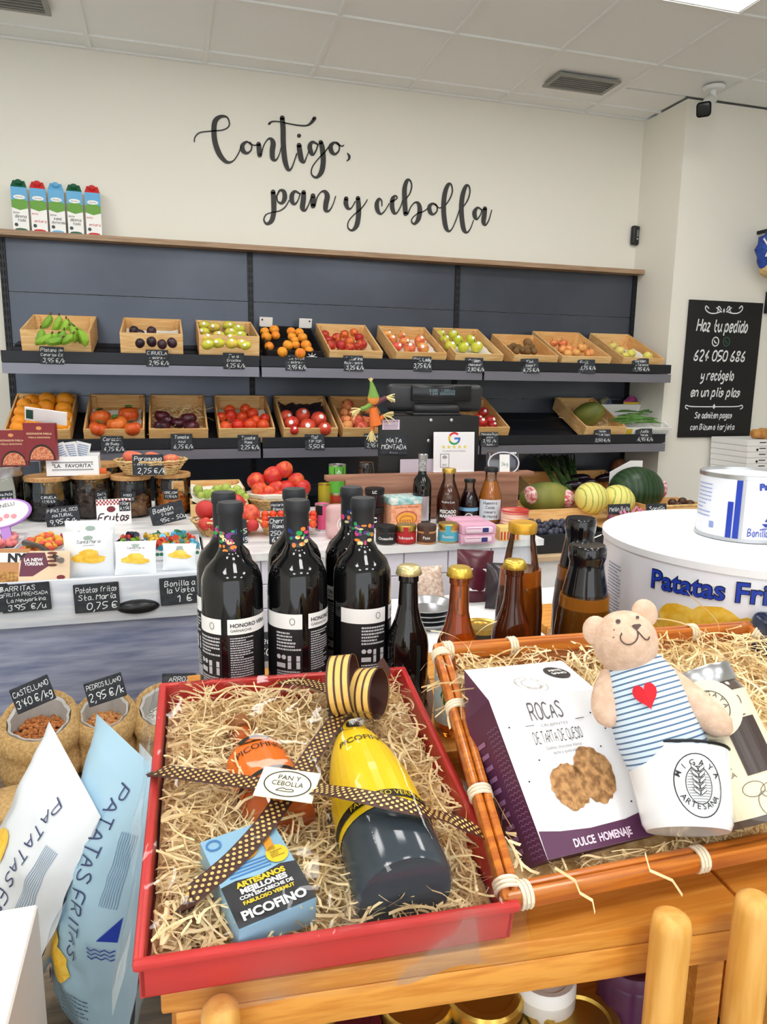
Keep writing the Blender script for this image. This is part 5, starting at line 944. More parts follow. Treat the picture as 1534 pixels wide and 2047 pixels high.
# clear plastic clamshell lid
p = PY(1005, 950, 2.80); t = thing('clamshell_pack', 'clear plastic fruit pack with a white label leaning at the counter end', 'pack', (p.x, p.y, p.z), (-.15, 0, -.15)); m = MB(); m.rbox((0, 0, .05), (.142, .03, .1), .014, 4); m.build('shell', thin('pack_plastic', (224, 226, 240), .08, 3.0), t, 40); m = MB(); m.tube([(.068*math.cos(k*math.pi/16)*(1 if abs(math.cos(k*math.pi/16)) < .9 else .98), -.016, .05+.047*math.sin(k*math.pi/16)) for k in range(33)], .003, 6); m.build('rim', mat('pack_rim', (216, 214, 228), .25), t, True); flat('label', [rect(-.018, .012, .026, .088)], front(-.0165), WHITE, t); flat('label_print', [line('3kg', .004, .04, .014, hand=True)], front(-.0165, .0012), MAT['print_grey'], t)
o = MB().lathe([(0, 0), (.03, 0), (.034, .02), (.03, .05), (0, .052)], 20).build('glass_bowl', thin('bowl_glass', (200, 206, 206), .05, 2.5), None, True); p = PY(733, 948, 2.93); o.location = p; tag(o, 'small clear glass jar behind the counter beside the till', 'jar')
# ---- straw doll
p0 = PY(742, 800, 2.84); k = dep(p0)/F; t = thing('straw_doll', 'small straw doll with green hat and orange body hanging at the till', 'doll', p0); RAF = mat('raffia', (238, 222, 160), .7); ORD = mat('doll_orange', (232, 120, 50), .7); GRD = mat('doll_green', (120, 160, 70), .7)
def dp(x, y): q = PY(x, y, 2.84)-p0; return V((q.x, 0, q.z))
MB().tube([dp(746, 815), dp(752, 850)], [.016, .026], 10).build('dress', ORD, t, True); MB().ell(dp(747, 797), (.024, .022, .026), 14, 10).build('head', mat('doll_face', (238, 150, 70), .7), t, True); MB().tube([dp(747, 795), dp(745, 775), dp(742, 762)], [.024, .012, .005], 10).build('hat', GRD, t, True)
R = random.Random(5)
def tuft(nm, c, d, n=12, l=.045): 
    m = MB()
    for i in range(n): e = V((d[0]+R.uniform(-.5, .5), R.uniform(-.4, .2), d[1]+R.uniform(-.5, .5))).normalized()*l*R.uniform(.7, 1.1); m.tube([c, c+e*.6, c+e+V((0, 0, -.004))], .0022, 4)
    m.build(nm, RAF, t, True)
tuft('hat_tuft', dp(742, 765), (0, 1), 8, .022); tuft('hand', dp(770, 795), (1, .1)); tuft('hand', dp(722, 818), (-1, -.4)); tuft('foot', dp(766, 830), (.8, -.1)); tuft('foot', dp(744, 860), (0, -1))
MB().tube([dp(750, 808), dp(762, 800), dp(772, 795)], .010, 6).build('arm', mat('doll_plum', (110, 60, 70), .7), t, True); MB().tube([dp(742, 808), dp(732, 815), dp(722, 818)], .010, 6).build('arm', GRD, t, True); MB().tube([dp(748, 845), dp(744, 860)], .009, 6).build('leg', ORD, t, True); MB().tube([dp(754, 845), dp(766, 832)], .009, 6).build('leg', ORD, t, True)
# ================================================================ right of the counter
zs = H-.72; st = thing('display_table', 'low wooden display table holding melons beyond the counter', 'table'); bar('top', PINE, (2.35, 3.30, zs-.012), (1.75, .62, .024), st)
for x in (1.52, 3.18):
    for y in (3.04, 3.56): bar('leg', PINE2, (x, y, (zs-.024)/2), (.05, .05, zs-.024), st)
a = PZ(1055, 1049, zs); b = PZ(1190, 1045, zs); t = crate(((a.x+b.x)/2, a.y, zs), b.x-a.x, .3, .075, 0, 'yellow pine crate holding a netted melon on the display table'); hy = a.y
NET = mat('net_red', (206, 70, 90), .6, col2=(240, 226, 220), scale=60)
o = MB().ell((0, 0, 0), (.15, .10, .085), 24, 14).build('melon', MEL, None, True); o.location = PY(1092, 995, hy+.14); tag(o, 'green netted melon lying in the yellow crate', 'melon'); o2 = MB().ell((.09, -.05, .0), (.05, .055, .05), 12, 8).build('net_sleeve', NET, o, True); MB().ell((-.11, -.03, .02), (.03, .06, .05), 12, 8).build('net_sleeve', NET, o, True)
YMEL = mat('yellow_melon', (236, 226, 130), .45, col2=(160, 180, 80), scale=4, kind='wave', st=(3, 3, 0), lo=.86, hi=.97, dist=2)
for k, (px, py, r) in enumerate(((1183, 995, .088), (1237, 1000, .088))):
    o = MB().ell((0, 0, 0), (r, r, r*.88), 24, 14).build('yellow_melon', YMEL, None, True); q = PY(px, py, 3.25); o.location = (q.x, q.y, max(q.z, zs+r*.88)); o.rotation_euler = (.5, .3*k, 0); tag(o, 'round yellow melon with green stripes beside the watermelon', 'melon', 'yellow melons by the watermelon')
WM = mat('watermelon', (44, 74, 40), .4, col2=(28, 52, 30), scale=3, kind='wave', st=(4, 4, 0), dist=4, lo=.4, hi=.6); o = MB().ell((0, 0, 0), (.155, .135, .13), 28, 16).build('watermelon', WM, None, True); q = PY(1272, 980, 3.40); o.location = (q.x, q.y, max(q.z, zs+.13)); tag(o, 'large dark green watermelon with a red net tag', 'watermelon'); MB().ell((.135, -.05, .01), (.02, .03, .05), 10, 6).build('net_tag', NET, o, True)
q = PY(1255, 925, 3.54); o = MB().prism([(-.11, 0), (.10, 0), (.10, q.z-zs+.01), (.02, q.z-zs+.012), (-.11, q.z-zs-.05)], 0, .002).build('paper_sheet', CARD); o.location = (q.x, 3.54, zs); tag(o, 'white paper sheet tucked behind the watermelon', 'paper')
q = PY(1188, 968, 3.45); o = bar('yellow_card', mat('yellow_card2', (240, 206, 70), .6), (0, 0, (q.z-zs)/2), (.08, .003, q.z-zs), None, .001); o.location = (q.x, 3.45, zs); tag(o, 'yellow card above the yellow melons', 'card')
p = PY(1239, 1028, 3.02); sign(p, .125, .05, [('Melón Bollo', .42, .30)], 'slate sign reading Melon Bollo before the yellow melons', (-.2, 0, 0)); p = PY(1313, 1027, 3.02); sign(p, .12, .05, [('Sandía', .45, .30)], 'slate sign reading Sandia before the watermelon', (-.2, 0, 0))
p = PZ(1245, 1060, zs-.0); t = basket((p.x+.06, 3.02, zs), .10, .07, 'wicker basket trimmed with pink ribbon before the melons', .7); R = random.Random(9); m = MB()
for i in range(14): a = R.uniform(0, 6.28); m.tube([(.09*math.cos(a), .06*math.sin(a), .07), (.1*math.cos(a+.3), .07*math.sin(a+.3), .09+R.uniform(0, .02)), (.09*math.cos(a+.6), .06*math.sin(a+.6), .07)], .008, 5)
m.build('pink_trim', mat('pink_ribbon', (232, 150, 180), .5), t, True)
fruits('onion', 'round', mat('red_onion', (110, 40, 70), .4, col2=(140, 70, 90), scale=4), [(1222, 1035, 8), (1232, 1040, 8), (1242, 1034, 8), (1255, 1036, 8), (1262, 1040, 8)], (V((p.x+.06, 3.02, zs+.075)), V((0, -.3, .9)).normalized()), 'small red onion in the pink trimmed basket', 'onion', 'red onions in the basket')
t = crate((PY(1360, 1035, 3.1).x, 3.08, zs), .34, .28, .10, 0, 'pine crate with a rope edge beyond the watermelon'); tube = MB().tube([(-.17, 0, .105), (.17, 0, .105)], .007, 6).build('rope_edge', WICK, t, True)
fruits('chestnut', 'round', mat('chestnut', (80, 50, 36), .4), [(1345, 1005, 9), (1365, 1003, 9), (1380, 1008, 9), (1355, 1012, 9)], (V((t.location.x, 3.2, zs+.09)), V((0, -.3, .9)).normalized()), 'dark brown root in the rope edged crate', 'vegetable', 'dark roots in the crate')
# stand with black crate of grapes
zk = H-.66; a = PZ(1078, 1112, zk); t = thing('white_stand', 'white display stand with a kraft top beside the counter end', 'stand', (0, 0, 0)); bar('top', mat('kraft_top', (206, 178, 142), .7), (a.x+.24, a.y+.15, zk-.008), (.52, .34, .016), t); bar('body', CARD, (a.x+.24, a.y+.16, (zk-.016)/2), (.48, .3, zk-.016), t)
c = crate((a.x+.17, a.y+.03, zk), .34, .24, .075, 0, 'black plastic crate of dark grapes on the white stand', 0, mat('crate_black', (30, 32, 36), .5), mat('crate_black', (30, 32, 36)), 'plastic_crate', 'crate', None, False)
pg = mat('dark_grape', (44, 46, 62), .35, col2=(64, 66, 84), scale=3, rand=.3); R = random.Random(11)
gm = MB().ell((0, 0, 0), (.013, .013, .015), 9, 6).mesh('grape', pg, True)
for i in range(110):
    o = link(bpy.data.objects.new('grape', gm)); o.location = c.location+V((R.uniform(-.15, .15), R.uniform(.02, .22), .07+R.uniform(0, .016))); tag(o, 'dark blue grape heaped in the black crate', 'grape', 'grapes in the black crate')
# ================================================================ low table between rack and counter
zl = H-.70; t = thing('low_table', 'low white table in front of the tiled counter holding packets and tins', 'table'); bar('top', CARD, (.92, 1.86, zl-.015), (.98, .6, .03), t)
for x in (.46, 1.36):
    for y in (1.6, 2.12): bar('leg', CARD, (x, y, (zl-.03)/2), (.05, .05, zl-.03), t)
p = PZ(868, 1225, zl); f0 = bag(.14, .12, .07, 21, .006); t = thing('pasta_bag', 'clear bag of pale pasta lying before the tiled counter', 'bag', (p.x, 2.08, zl), (-.3, 0, 0)); crisps('bag', f0, .14, .12, mat('pasta_clear', (222, 204, 190), .25, col2=(190, 160, 140), scale=90), t, 12, 12)
for k, (px, y, s, cl, lab) in enumerate(((960, 2.06, .13, (86, 30, 44), 'dark red snack bag with a white label before the tiled counter'), (985, 1.98, .11, (44, 34, 40), 'black snack bag leaning before the tiled counter'))):
    p = PZ(px, 1215, zl); t = thing('snack_bag', lab, 'bag', (p.x if k == 0 else p.x+.02, y, zl), (-.2, .1, 0)); f0 = bag(s, s*1.3, .05, 30+k, .004); crisps('bag', f0, s, s*1.3, mat('snackbag%d' % k, cl, .25), t, 10, 12); flat('label', [rect(-s*.2, s*.3, s*.25, s*.85)], lambda u, v: f0(u, v, -1, .002), WHITE, t)
p = PZ(868, 1262, zl); t = thing('foil_tray', 'stack of crumpled silver foil trays before the tiled counter', 'tray', (p.x, p.y+.06, zl)); 
for k in range(4): MB().lathe([(0, .002), (.06, .002), (.078, .02), (.084, .02), (.084, .022), (.076, .022), (.058, .005), (0, .005)], 28, Matrix.Translation((0, 0, k*.014)), lambda a, z: 1+.02*math.sin(a*24)).build('foil_plate', SILVER, t, 40)
p = PZ(972, 1256, zl+.10); t = thing('gold_tin', 'round tin with a gold ring lid on the low table', 'can', (p.x, p.y+.03, zl)); MB().lathe([(0, .001), (.046, .001), (.046, .09), (0, .09)], 28).build('body', mat('tin_dark', (60, 50, 40), .3), t, 40); MB().lathe([(0, .094), (.03, .094), (.032, .097), (.044, .097), (.049, .101), (.049, .088), (.046, .088)], 28).build('lid', GOLD, t, 40)
p = PZ(540, 1300, zl); sign((PY(532, 1318, 1.85).x, 1.85, PY(532, 1322, 1.85).z), .12, .08, [('Nueces', .22, .6), ('6,50 €', .24, .2)], 'slate price sign seen between the wine bottles', (-.1, 0, 0))
# ---- right wall edge: pizza boxes, blue bag
for k in range(11):
    p = PY(1530, 972, 3.9); o = MB().rbox((0, 0, .0), (.33, .33, .036), .002, 1).build('pizza_box', CARD); z = p.z-.036*2+k*.0375; o.location = (PY(1497-.0*k, 900, 3.75).x+.18-.002*k, 3.92, z); tag(o, 'topmost white pizza box of the stack, under the pastry' if k == 10 else 'flat white pizza box stacked by the chalkboard', 'box', 'stacked pizza boxes'); MB().box((-.05, -.1655, .004), (.05, .002, .006)).build('slot', BLACK, o)
    if k % 2: MB().lathe([(0, 0), (.008, 0), (.008, .002), (0, .002)], 10, Matrix.Translation((-.09, -.1655, -.004)) @ Matrix.Rotation(math.pi/2, 4, 'X')).build('vent_hole', BLACK, o)
topz = z; bx = o.location.x
ps = thing('box_shelf', 'plain white cabinet standing under the pizza boxes', 'cabinet', (bx, 3.92, 0)); zz0 = PY(1530, 972, 3.9).z-.036*2-.018; bar('body', CARD, (.2, 0, zz0/2), (.76, .36, zz0), ps, .002)
o = MB().ell((0, 0, 0), (.07, .05, .035), 14, 8, None, lambda d: 1+.15*math.sin(d.x*7)).build('pastry', mat('pastry', (206, 150, 80), .6, col2=(170, 110, 50), scale=20), None, True); o.location = (PY(1530, 765, 3.85).x+.02, 3.86, topz+.018+.034); tag(o, 'golden pastry lying on the pizza boxes', 'pastry')
p = PY(1540, 500, 3.98); t = thing('hanging_bag', 'bright blue bag with white piping hanging by the right wall', 'bag', p); R = random.Random(4); MB().ell((0, 0, 0), (.10, .06, .12), 16, 10, None, lambda d: 1+.12*math.sin(d.z*9+d.x*6)).build('bag', mat('blue_cloth', (40, 80, 176), .6, col2=(30, 56, 130), scale=20), t, True); MB().tube([(-.085, -.03, .06), (-.06, -.06, .0), (-.07, -.045, -.05)], .006, 6).build('piping', WHITE, t, True)
wk = bar('bag_bracket', DSTEEL, (p.x+.02, 4.06, p.z+.13), (.02, .14, .02)); tag(wk, 'dark bracket above the blue bag on the right wall', 'bracket')
p = PY(1534, 528, 3.98); o = MB().ell((0, 0, 0), (.07, .06, .055), 16, 10).build('straw_hat', WICK, None, True); o.location = (p.x+.03, p.y, p.z-.03); tag(o, 'round woven straw bag under the blue bag', 'bag')
p = PY(1531, 605, YR-.01); o = bar('framed_card', BLACK, (p.x+.07, YR-.012, p.z), (.14, .02, .14), None, .002); tag(o, 'small black framed card beside the chalkboard', 'frame')
# ================================================================ foreground racks
zr = H-.435; zf = H-.443
def rack(name, label, M_, w, d, top, nplank, posts, shelf=None):
    t = thing(name, label, 'rack'); pd = d/nplank
    for k in range(nplank): bar('plank', BAMBOO, (w/2, pd*(k+.5), -.009), (w, pd-.002, .018), t, .002, M_)
    for y in (.012, d-.012): bar('rail', BAMBOO, (w/2, y, -.034), (w-.02, .02, .030), t, .002, M_)
    for x in (.018, w-.018):
        for y in (.03, d-.02): q = M_ @ V((x, y, 0)); bar('leg', BAMBOO, (q.x, q.y, (q.z-.05)/2), (.028, .024, q.z-.05), t)
    return t
a = PZ(320, 1990, zf); M1 = Matrix.Translation((a.x, a.y, zf)) @ Matrix.Rotation(-.088, 4, 'Z')
r1 = rack('bamboo_rack', 'low bamboo rack under the red gift box', M1, .485, .21, zf, 2, 0)
M2 = M1 @ Matrix.Translation((.488, 0, 0)); r2 = rack('bamboo_rack', 'low bamboo rack beyond the seam under the bamboo tray', M2, .5, .21, zf, 2, 0)
def post(px, py, y, par, d=.029):
    p = PY(px, py, y); r = d/2; MB().lathe([(r, 0), (r, p.z-.012), (r*.9, p.z-.004), (r*.55, p.z), (0, p.z)], 18, Matrix.Translation((p.x, y, 0))).build('post', mat('bamboo_post', (232, 178, 96), .4, col2=(216, 156, 70), scale=10, st=(10, 10, 1)), par, 50)
post(1345, 1826, .418, r1, .031); post(440, 2004, .455, r1, .028); post(1512, 1790, .410, r2, .031)
r3 = rack('bamboo_rack', 'taller bamboo rack carrying the wine and beer bottles', Matrix.Translation((.008, .742, zr)), .622, .31, zr, 3, 0)
r4 = rack('bamboo_rack', 'taller bamboo rack carrying the big round crisp tin', Matrix.Translation((.636, .742, zr)), .62, .50, zr, 4, 0)
zq = H-.66
for r_, x_ in ((r1, .235), (r2, .725)): bar('lower_shelf', BAMBOO, (x_, .60, zq-.01), (.475, .25, .02), r_)
# tins on the lower shelf
def lowtin(px, py, r, h, cb, lid, label, zt=None):
    p = PZ(px, py, zq+h); t = thing('preserve_tin', label, 'jar', (p.x, p.y, zq)); nm = 'low'+str(px); MB().lathe([(0, .001), (r*.94, .001), (r, .006), (r, h-.016), (r*.95, h-.013)], 24).build('body', mat(nm, cb, .25), t, 50); MB().lathe([(0, h-.004), (r*.7, h-.004), (r*.75, h-.001), (r*.93, h), (r, h-.003), (r, h-.013), (0, h-.013)], 28).build('lid', lid, t, 40)
lowtin(833, 1992, .036, .085, (40, 26, 24), GOLD, 'dark jar with a dull gold lid under the red gift box'); lowtin(968, 1975, .038, .09, (24, 22, 24), GOLD, 'black jar with a gold lid beside the dark jar on the lower shelf'); lowtin(690, 2042, .034, .08, (90, 26, 40), mat('maroon_lid', (96, 30, 44), .3), 'maroon lidded jar on the lower shelf')
lowtin(1010, 2050, .034, .075, (60, 44, 30), GOLD, 'squat jar with a ringed gold lid on the lower shelf'); lowtin(1090, 1945, .030, .10, (210, 206, 200), WHITE, 'white lidded jar standing at the back of the lower shelf'); lowtin(1165, 2035, .036, .078, (80, 60, 34), GOLD, 'amber jar with a gold lid beside the purple tin')
lowtin(1262, 1915, .030, .115, (82, 40, 74), mat('purple_lid', (90, 46, 80), .4), 'tall purple tin between the racks on the lower shelf'); lowtin(1440, 1958, .034, .085, (60, 70, 34), mat('olive_lid', (130, 130, 60), .4), 'olive green jar seen between the bamboo posts'); lowtin(1442, 1862, .034, .10, (30, 110, 60), mat('green_lid', (40, 120, 70), .4), 'bright green tin behind the bamboo posts')
lowtin(1380, 2040, .033, .08, (40, 36, 30), BLACK, 'black lidded jar beside the bamboo post')
lowtin(620, 1995, .034, .08, (50, 40, 30), GOLD, 'jar with a gold lid beneath the mussels carton'); 
# ================================================================ red gift box
K = .278
BLc, BRc, TLc = V((-.036, .462, H-.399)), V((.242, .450, H-.403)), V((-.011, .803, H-.344))
ex = (BRc-BLc).normalized(); ey = (TLc-BLc); ey = (ey-ex*ey.dot(ex)).normalized(); en = ex.cross(ey); GB = Matrix((ex, ey, en)).transposed().to_4x4(); GB.translation = BLc
W, Lb, Hf_, Hk = .279, .345, .031, .084
RED = mat('red_card', (206, 52, 50), .4); gt = thing('gift_box', 'open red card gift box tied with brown dotted ribbon', 'gift box'); gt.matrix_world = GB; e = .0035
MB().add([(0, 0, -Hf_), (W, 0, -Hf_), (W, Lb, -Hk), (0, Lb, -Hk), (0, 0, -Hf_+e), (W, 0, -Hf_+e), (W, Lb, -Hk+e), (0, Lb, -Hk+e)], [(3, 2, 1, 0), (4, 5, 6, 7)]).build('bottom', RED, gt)
for n_, c_, d_ in (('front_wall', (W/2, e/2, -Hf_/2), (W, e, Hf_)), ('back_wall', (W/2, Lb-e/2, -Hk/2), (W, e, Hk))): bar(n_, RED, c_, d_, gt, .001)
for x in (0, W-e): MB().add([(x+dx, y, z) for dx in (0, e) for y, z in ((0, 0), (Lb, 0), (Lb, -Hk), (0, -Hf_))], [(0, 1, 2, 3), (7, 6, 5, 4), (0, 4, 5, 1), (1, 5, 6, 2), (2, 6, 7, 3), (3, 7, 4, 0)]).build('side_wall', RED, gt)
m = MB()
for c_, d_ in (((W/2, 0, .001), (W+.008, .008, .008)), ((W/2, Lb, .001), (W+.008, .008, .008)), ((0, Lb/2, .001), (.008, Lb, .008)), ((W, Lb/2, .001), (.008, Lb, .008))): m.rbox(c_, d_, .003, 2)
m.build('rim', RED, gt, 40)
GBi = GB.inverted()
def gx(px, py, c=0): return GBi @ PP(px, py, BLc+en*c, en)
def wool(name, label, M_, inside, n, z0, z1, seed, base=None, lmax=.11, rad=.0011):
    """curly shredded wood strands"""
    R = random.Random(seed); m = MB()
    for i in range(n):
        p = V((*inside(R), R.uniform(z0, z1)))
        if base and not base(p): continue
        d = V((R.gauss(0, 1), R.gauss(0, 1), R.gauss(0, .25))).normalized(); pts = []; L_ = R.uniform(.03, lmax); cv = R.uniform(-.9, .9); k = 9
        for j in range(k):
            pts.append(p.copy()); d = (d+V((-d.y, d.x, 0))*cv*.5+V((0, 0, R.uniform(-.25, .25)))).normalized(); q = p+d*L_/k
            if base and not base(q): d = V((-d.x, -d.y, d.z*.5)); q = p+d*L_/k*.5
            q.z = min(max(q.z, z0), z1+.012); p = q
            if R.random() < .1: cv = R.uniform(-1.1, 1.1)
        s = V((R.gauss(0, 1), R.gauss(0, 1), R.gauss(0, .7))).normalized(); w = R.uniform(.6, 1.25)*rad
        m.strip(pts, w, s, M_)
    o = m.build(name, STRAW, None, True, weld=True); o['kind'] = 'stuff'; tag(o, label, 'wood wool'); return o
def bump_base(m, x0, x1, y0, y1, z, M_, seed, q=None):
    nx = ny = 26; vs = []
    for j in range(ny+1):
        for i in range(nx+1):
            x = x0+(x1-x0)*i/nx; y = y0+(y1-y0)*j/ny
            if q: x, y = q(i/nx, j/ny)
            vs.append((x, y, z+.010*noise.noise(V((x*40, y*40, seed)))))
    m.add(vs, [(j*(nx+1)+i, j*(nx+1)+i+1, (j+1)*(nx+1)+i+1, (j+1)*(nx+1)+i) for j in range(ny) for i in range(nx)], M_)
m = MB(); bump_base(m, .006, W-.006, .006, Lb-.006, -.024, GB, 3); o = m.build('wood_wool_bed', mat('wool_bed', (232, 200, 144), .8, col2=(196, 156, 98), scale=90, bump=.8, bscale=160), None, True, weld=True); o['kind'] = 'stuff'; tag(o, 'matted bed of wood wool at the bottom of the red gift box', 'wood wool')
wool('wood_wool', 'curly pale wood wool filling the red gift box', GB, lambda R: (R.uniform(.012, W-.012), R.uniform(.012, Lb-.012)), 2300, -.022, .0, 5, lambda q: .006 < q.x < W-.006 and .006 < q.y < Lb-.006)
# ---- bottles lying in the box
def laid(p0, p1, nrm):
    Z = (p1-p0).normalized(); Y = -(nrm-Z*nrm.dot(Z)).normalized(); X = Y.cross(Z); M_ = Matrix((X, Y, Z)).transposed().to_4x4(); M_.translation = p0; return M_
def rev(prof, eps=.0006):
    def rad(z):
        for (r0, z0), (r1, z1) in zip(prof, prof[1:]):
            if z0 <= z <= z1 and z1 > z0: return r0+(r1-r0)*(z-z0)/(z1-z0)
        return prof[-1][0]
    return lambda u, v: (lambda r: ((r+eps)*math.sin(u), -(r+eps)*math.cos(u), v))(rad(v))
def wrapf(u0, v0, u1, v1, n=12, mv=6): 
    vs = [(u0+(u1-u0)*i/n, v0+(v1-v0)*j/mv) for j in range(mv+1) for i in range(n+1)]; return vs, [(j*(n+1)+i, j*(n+1)+i+1, (j+1)*(n+1)+i+1, (j+1)*(n+1)+i) for j in range(mv) for i in range(n)]
def vtxt(s, v, h, half, bold=0, u0=0):
    """text round the bottle, half = half angle it may take"""
    vs, fs, wd = print_text(s, h, bold); k = 2*half/wd; return [((x-wd/2)*k+u0, y+v) for x, y in vs], fs
b0 = BLc*1; p0 = GB @ gx(812, 1790, .006); p1 = GB @ gx(706, 1480, .006)
pf = [(0, .001), (.040, 0), (.0435, .006), (.0435, .085), (.042, .125), (.037, .165), (.029, .20), (.021, .225), (.0165, .245), (.0165, .285), (.018, .287), (.018, .298), (0, .299)]
t = thing('vermouth_bottle', 'large vermouth bottle with a yellow label lying in the red gift box', 'bottle'); t.matrix_world = laid(p0, p1, en) @ Matrix.Diagonal((.92, .92, (p1-p0).length/.228, 1)); MB().lathe(pf, 32).build('glass', mat('smoked_glass', (60, 70, 78), .12), t, 50)
YEL = mat('vermouth_yellow', (250, 210, 20), .3, coat=.3); lb = rev(pf[2:], .0008); lb2 = rev(pf[2:], .0016)
flat('label', [wrapf(-1.75, .066, 1.75, .222, 20, 12)], lb, YEL, t); flat('black_band', [wrapf(-1.75, .074, 1.75, .084, 20, 2)], lb2, BLACK, t); flat('band_lettering', [vtxt('FABULOSO VERMUT', .0757, .0066, .85)], rev(pf[2:], .0022), YEL, t); flat('lettering', [vtxt('PICOFINO', .180, .012, .8, .01)], lb2, mat('label_ink', (60, 52, 16), .5), t)
flat('neck_ring', [ring(0, .0, .62, .016, .0)][:0]+[([(.62*math.cos(a), .228+.0155*math.sin(a)) for a in [k*math.pi/10 for k in range(20)]], [tuple(range(20))])], rev(pf[2:], .0014), YEL, t); flat('neck_badge', [([(.42*math.cos(a), .228+.0105*math.sin(a)) for a in [k*math.pi/10 for k in range(20)]], [tuple(range(20))])], rev(pf[2:], .0022), BLACK, t); flat('badge_print', [wrapf(-.25+.12*k, .222, -.19+.12*k, .235, 1, 1) for k in range(5)], rev(pf[2:], .0028), SILVER, t)
p0 = GB @ gx(572, 1652, -.010); p1 = GB @ gx(466, 1436, -.010); pf = [(0, .001), (.028, 0), (.0305, .005), (.0305, .08), (.028, .095), (.018, .11), (.011, .12), (.011, .14), (.014, .142), (.014, .158), (0, .16)]
t = thing('orange_bottle', 'small clear bottle with an orange label lying in the red gift box', 'bottle'); t.matrix_world = laid(p0, p1, en); MB().lathe(pf, 28).build('glass', mat('amber_liquor', (200, 96, 40), .06, coat=.4), t, 50); MB().lathe([(.0145, .140), (.0145, .159), (0, .161)], 20).build('cap', mat('cork_brown', (150, 96, 50), .5), t, 50)
lb = rev(pf[2:], .0008); flat('label', [wrapf(-1.6, .035, 1.6, .092, 16, 8)], lb, mat('label_orange', (240, 120, 30), .35), t); flat('black_band', [wrapf(-1.6, .040, 1.6, .045, 16, 1)], rev(pf[2:], .0015), BLACK, t); flat('badge', [([(.6*math.cos(a), .096+.010*math.sin(a)) for a in [k*math.pi/10 for k in range(20)]], [tuple(range(20))])], rev(pf[2:], .0022), BLACK, t); flat('lettering', [vtxt('PICOFINO', .074, .008, .8)], rev(pf[2:], .0016), BLACK, t)
# ---- mussels carton
q = [gx(*c_, .014) for c_ in ((385, 1684), (537, 1643), (651, 1796), (501, 1876))]; U_ = ((q[1]-q[0])+(q[2]-q[3])); V_ = ((q[0]-q[3])+(q[1]-q[2])); cx_ = sum(q, V((0, 0, 0)))/4
w = (U_.length)/2*.98; l = V_.length/2*.93; cx_ = cx_+V_.normalized()*.004; an = math.atan2(U_.y, U_.x); t = thing('mussels_carton', 'blue and black carton of mussels lettered PICOFINO in the red gift box', 'carton'); t.matrix_world = GB @ Matrix.Translation((cx_.x, cx_.y, .014)) @ Matrix.Rotation(an, 4, 'Z')
CB = mat('carton_blue', (150, 196, 224), .45); CK = mat('carton_black', (34, 36, 42), .45); bar('carton', CB, (0, 0, -.013), (w, l, .026), t, .0008)
pl = plane((0, 0, 0), (1, 0, 0), (0, 1, 0), .0005); p2 = plane((0, 0, 0), (1, 0, 0), (0, 1, 0), .001); p3 = plane((0, 0, 0), (1, 0, 0), (0, 1, 0), .0015); y_ = lambda f: -l/2+l*f
flat('black_panel', [poly([(-w/2, y_(0)), (w/2, y_(0)), (w/2, y_(.43)), (w*.3, y_(.46)), (0, y_(.42)), (-w*.3, y_(.45)), (-w/2, y_(.43))])], pl, CK, t)
PY_ = mat('print_yellow2', (248, 208, 30), .45)
flat('yellow_lettering', [line('ARTESANOS', 0, y_(.362), l*.056, bold=.05, maxw=w*.92), line('FABULOSO VERMUT', 0, y_(.185), l*.036, bold=.04, maxw=w*.92)], p2, PY_, t); flat('white_lettering', [line('MEJILLONES', 0, y_(.294), l*.056, bold=.05, maxw=w*.95), line('CON ESCABECHE DE', 0, y_(.24), l*.036, bold=.04, maxw=w*.9), line('PICOFINO', 0, y_(.05), l*.088, bold=.04, maxw=w*.96)], p2, WHITE, t)
flat('half_moon_print', [([(-w*.08+w*.24*math.cos(a), y_(.74)-l*.13*math.sin(a)) for a in [k*math.pi/12 for k in range(13)]], [tuple(range(13))]), ], p2, mat('print_orange', (236, 158, 40), .45), t); flat('arm_print', [poly([(w*.22, y_(.62)), (w*.34, y_(.62)), (w*.36, y_(.84)), (w*.40, y_(.93)), (w*.22, y_(.93)), (w*.24, y_(.82))])], p2, MAT['print_orange'], t); flat('fist_lines', [curve2([(w*(.25+.045*k), y_(.86)), (w*(.25+.045*k), y_(.93))], .0009) for k in range(4)], p3, BLACK, t)
flat('striped_shirt', [rect(-w*.35, y_(.48+.035*k), w*.2, y_(.495+.035*k)) for k in range(4)], pl, mat('print_blue', (60, 130, 200), .45), t); flat('round_seal', [disc(w*.33, y_(.57), w*.15, l*.10, 22)], p2, PY_, t); flat('seal_text', lines_fill(w*.24, y_(.53), w*.42, y_(.61), 4, .0008, random.Random(8)), p3, mat('seal_ink', (150, 120, 20), .5), t); flat('corner_mark', [ring(-w*.36, y_(.90), w*.09, l*.055, .0015)], p2, MAT['print_blue'], t)
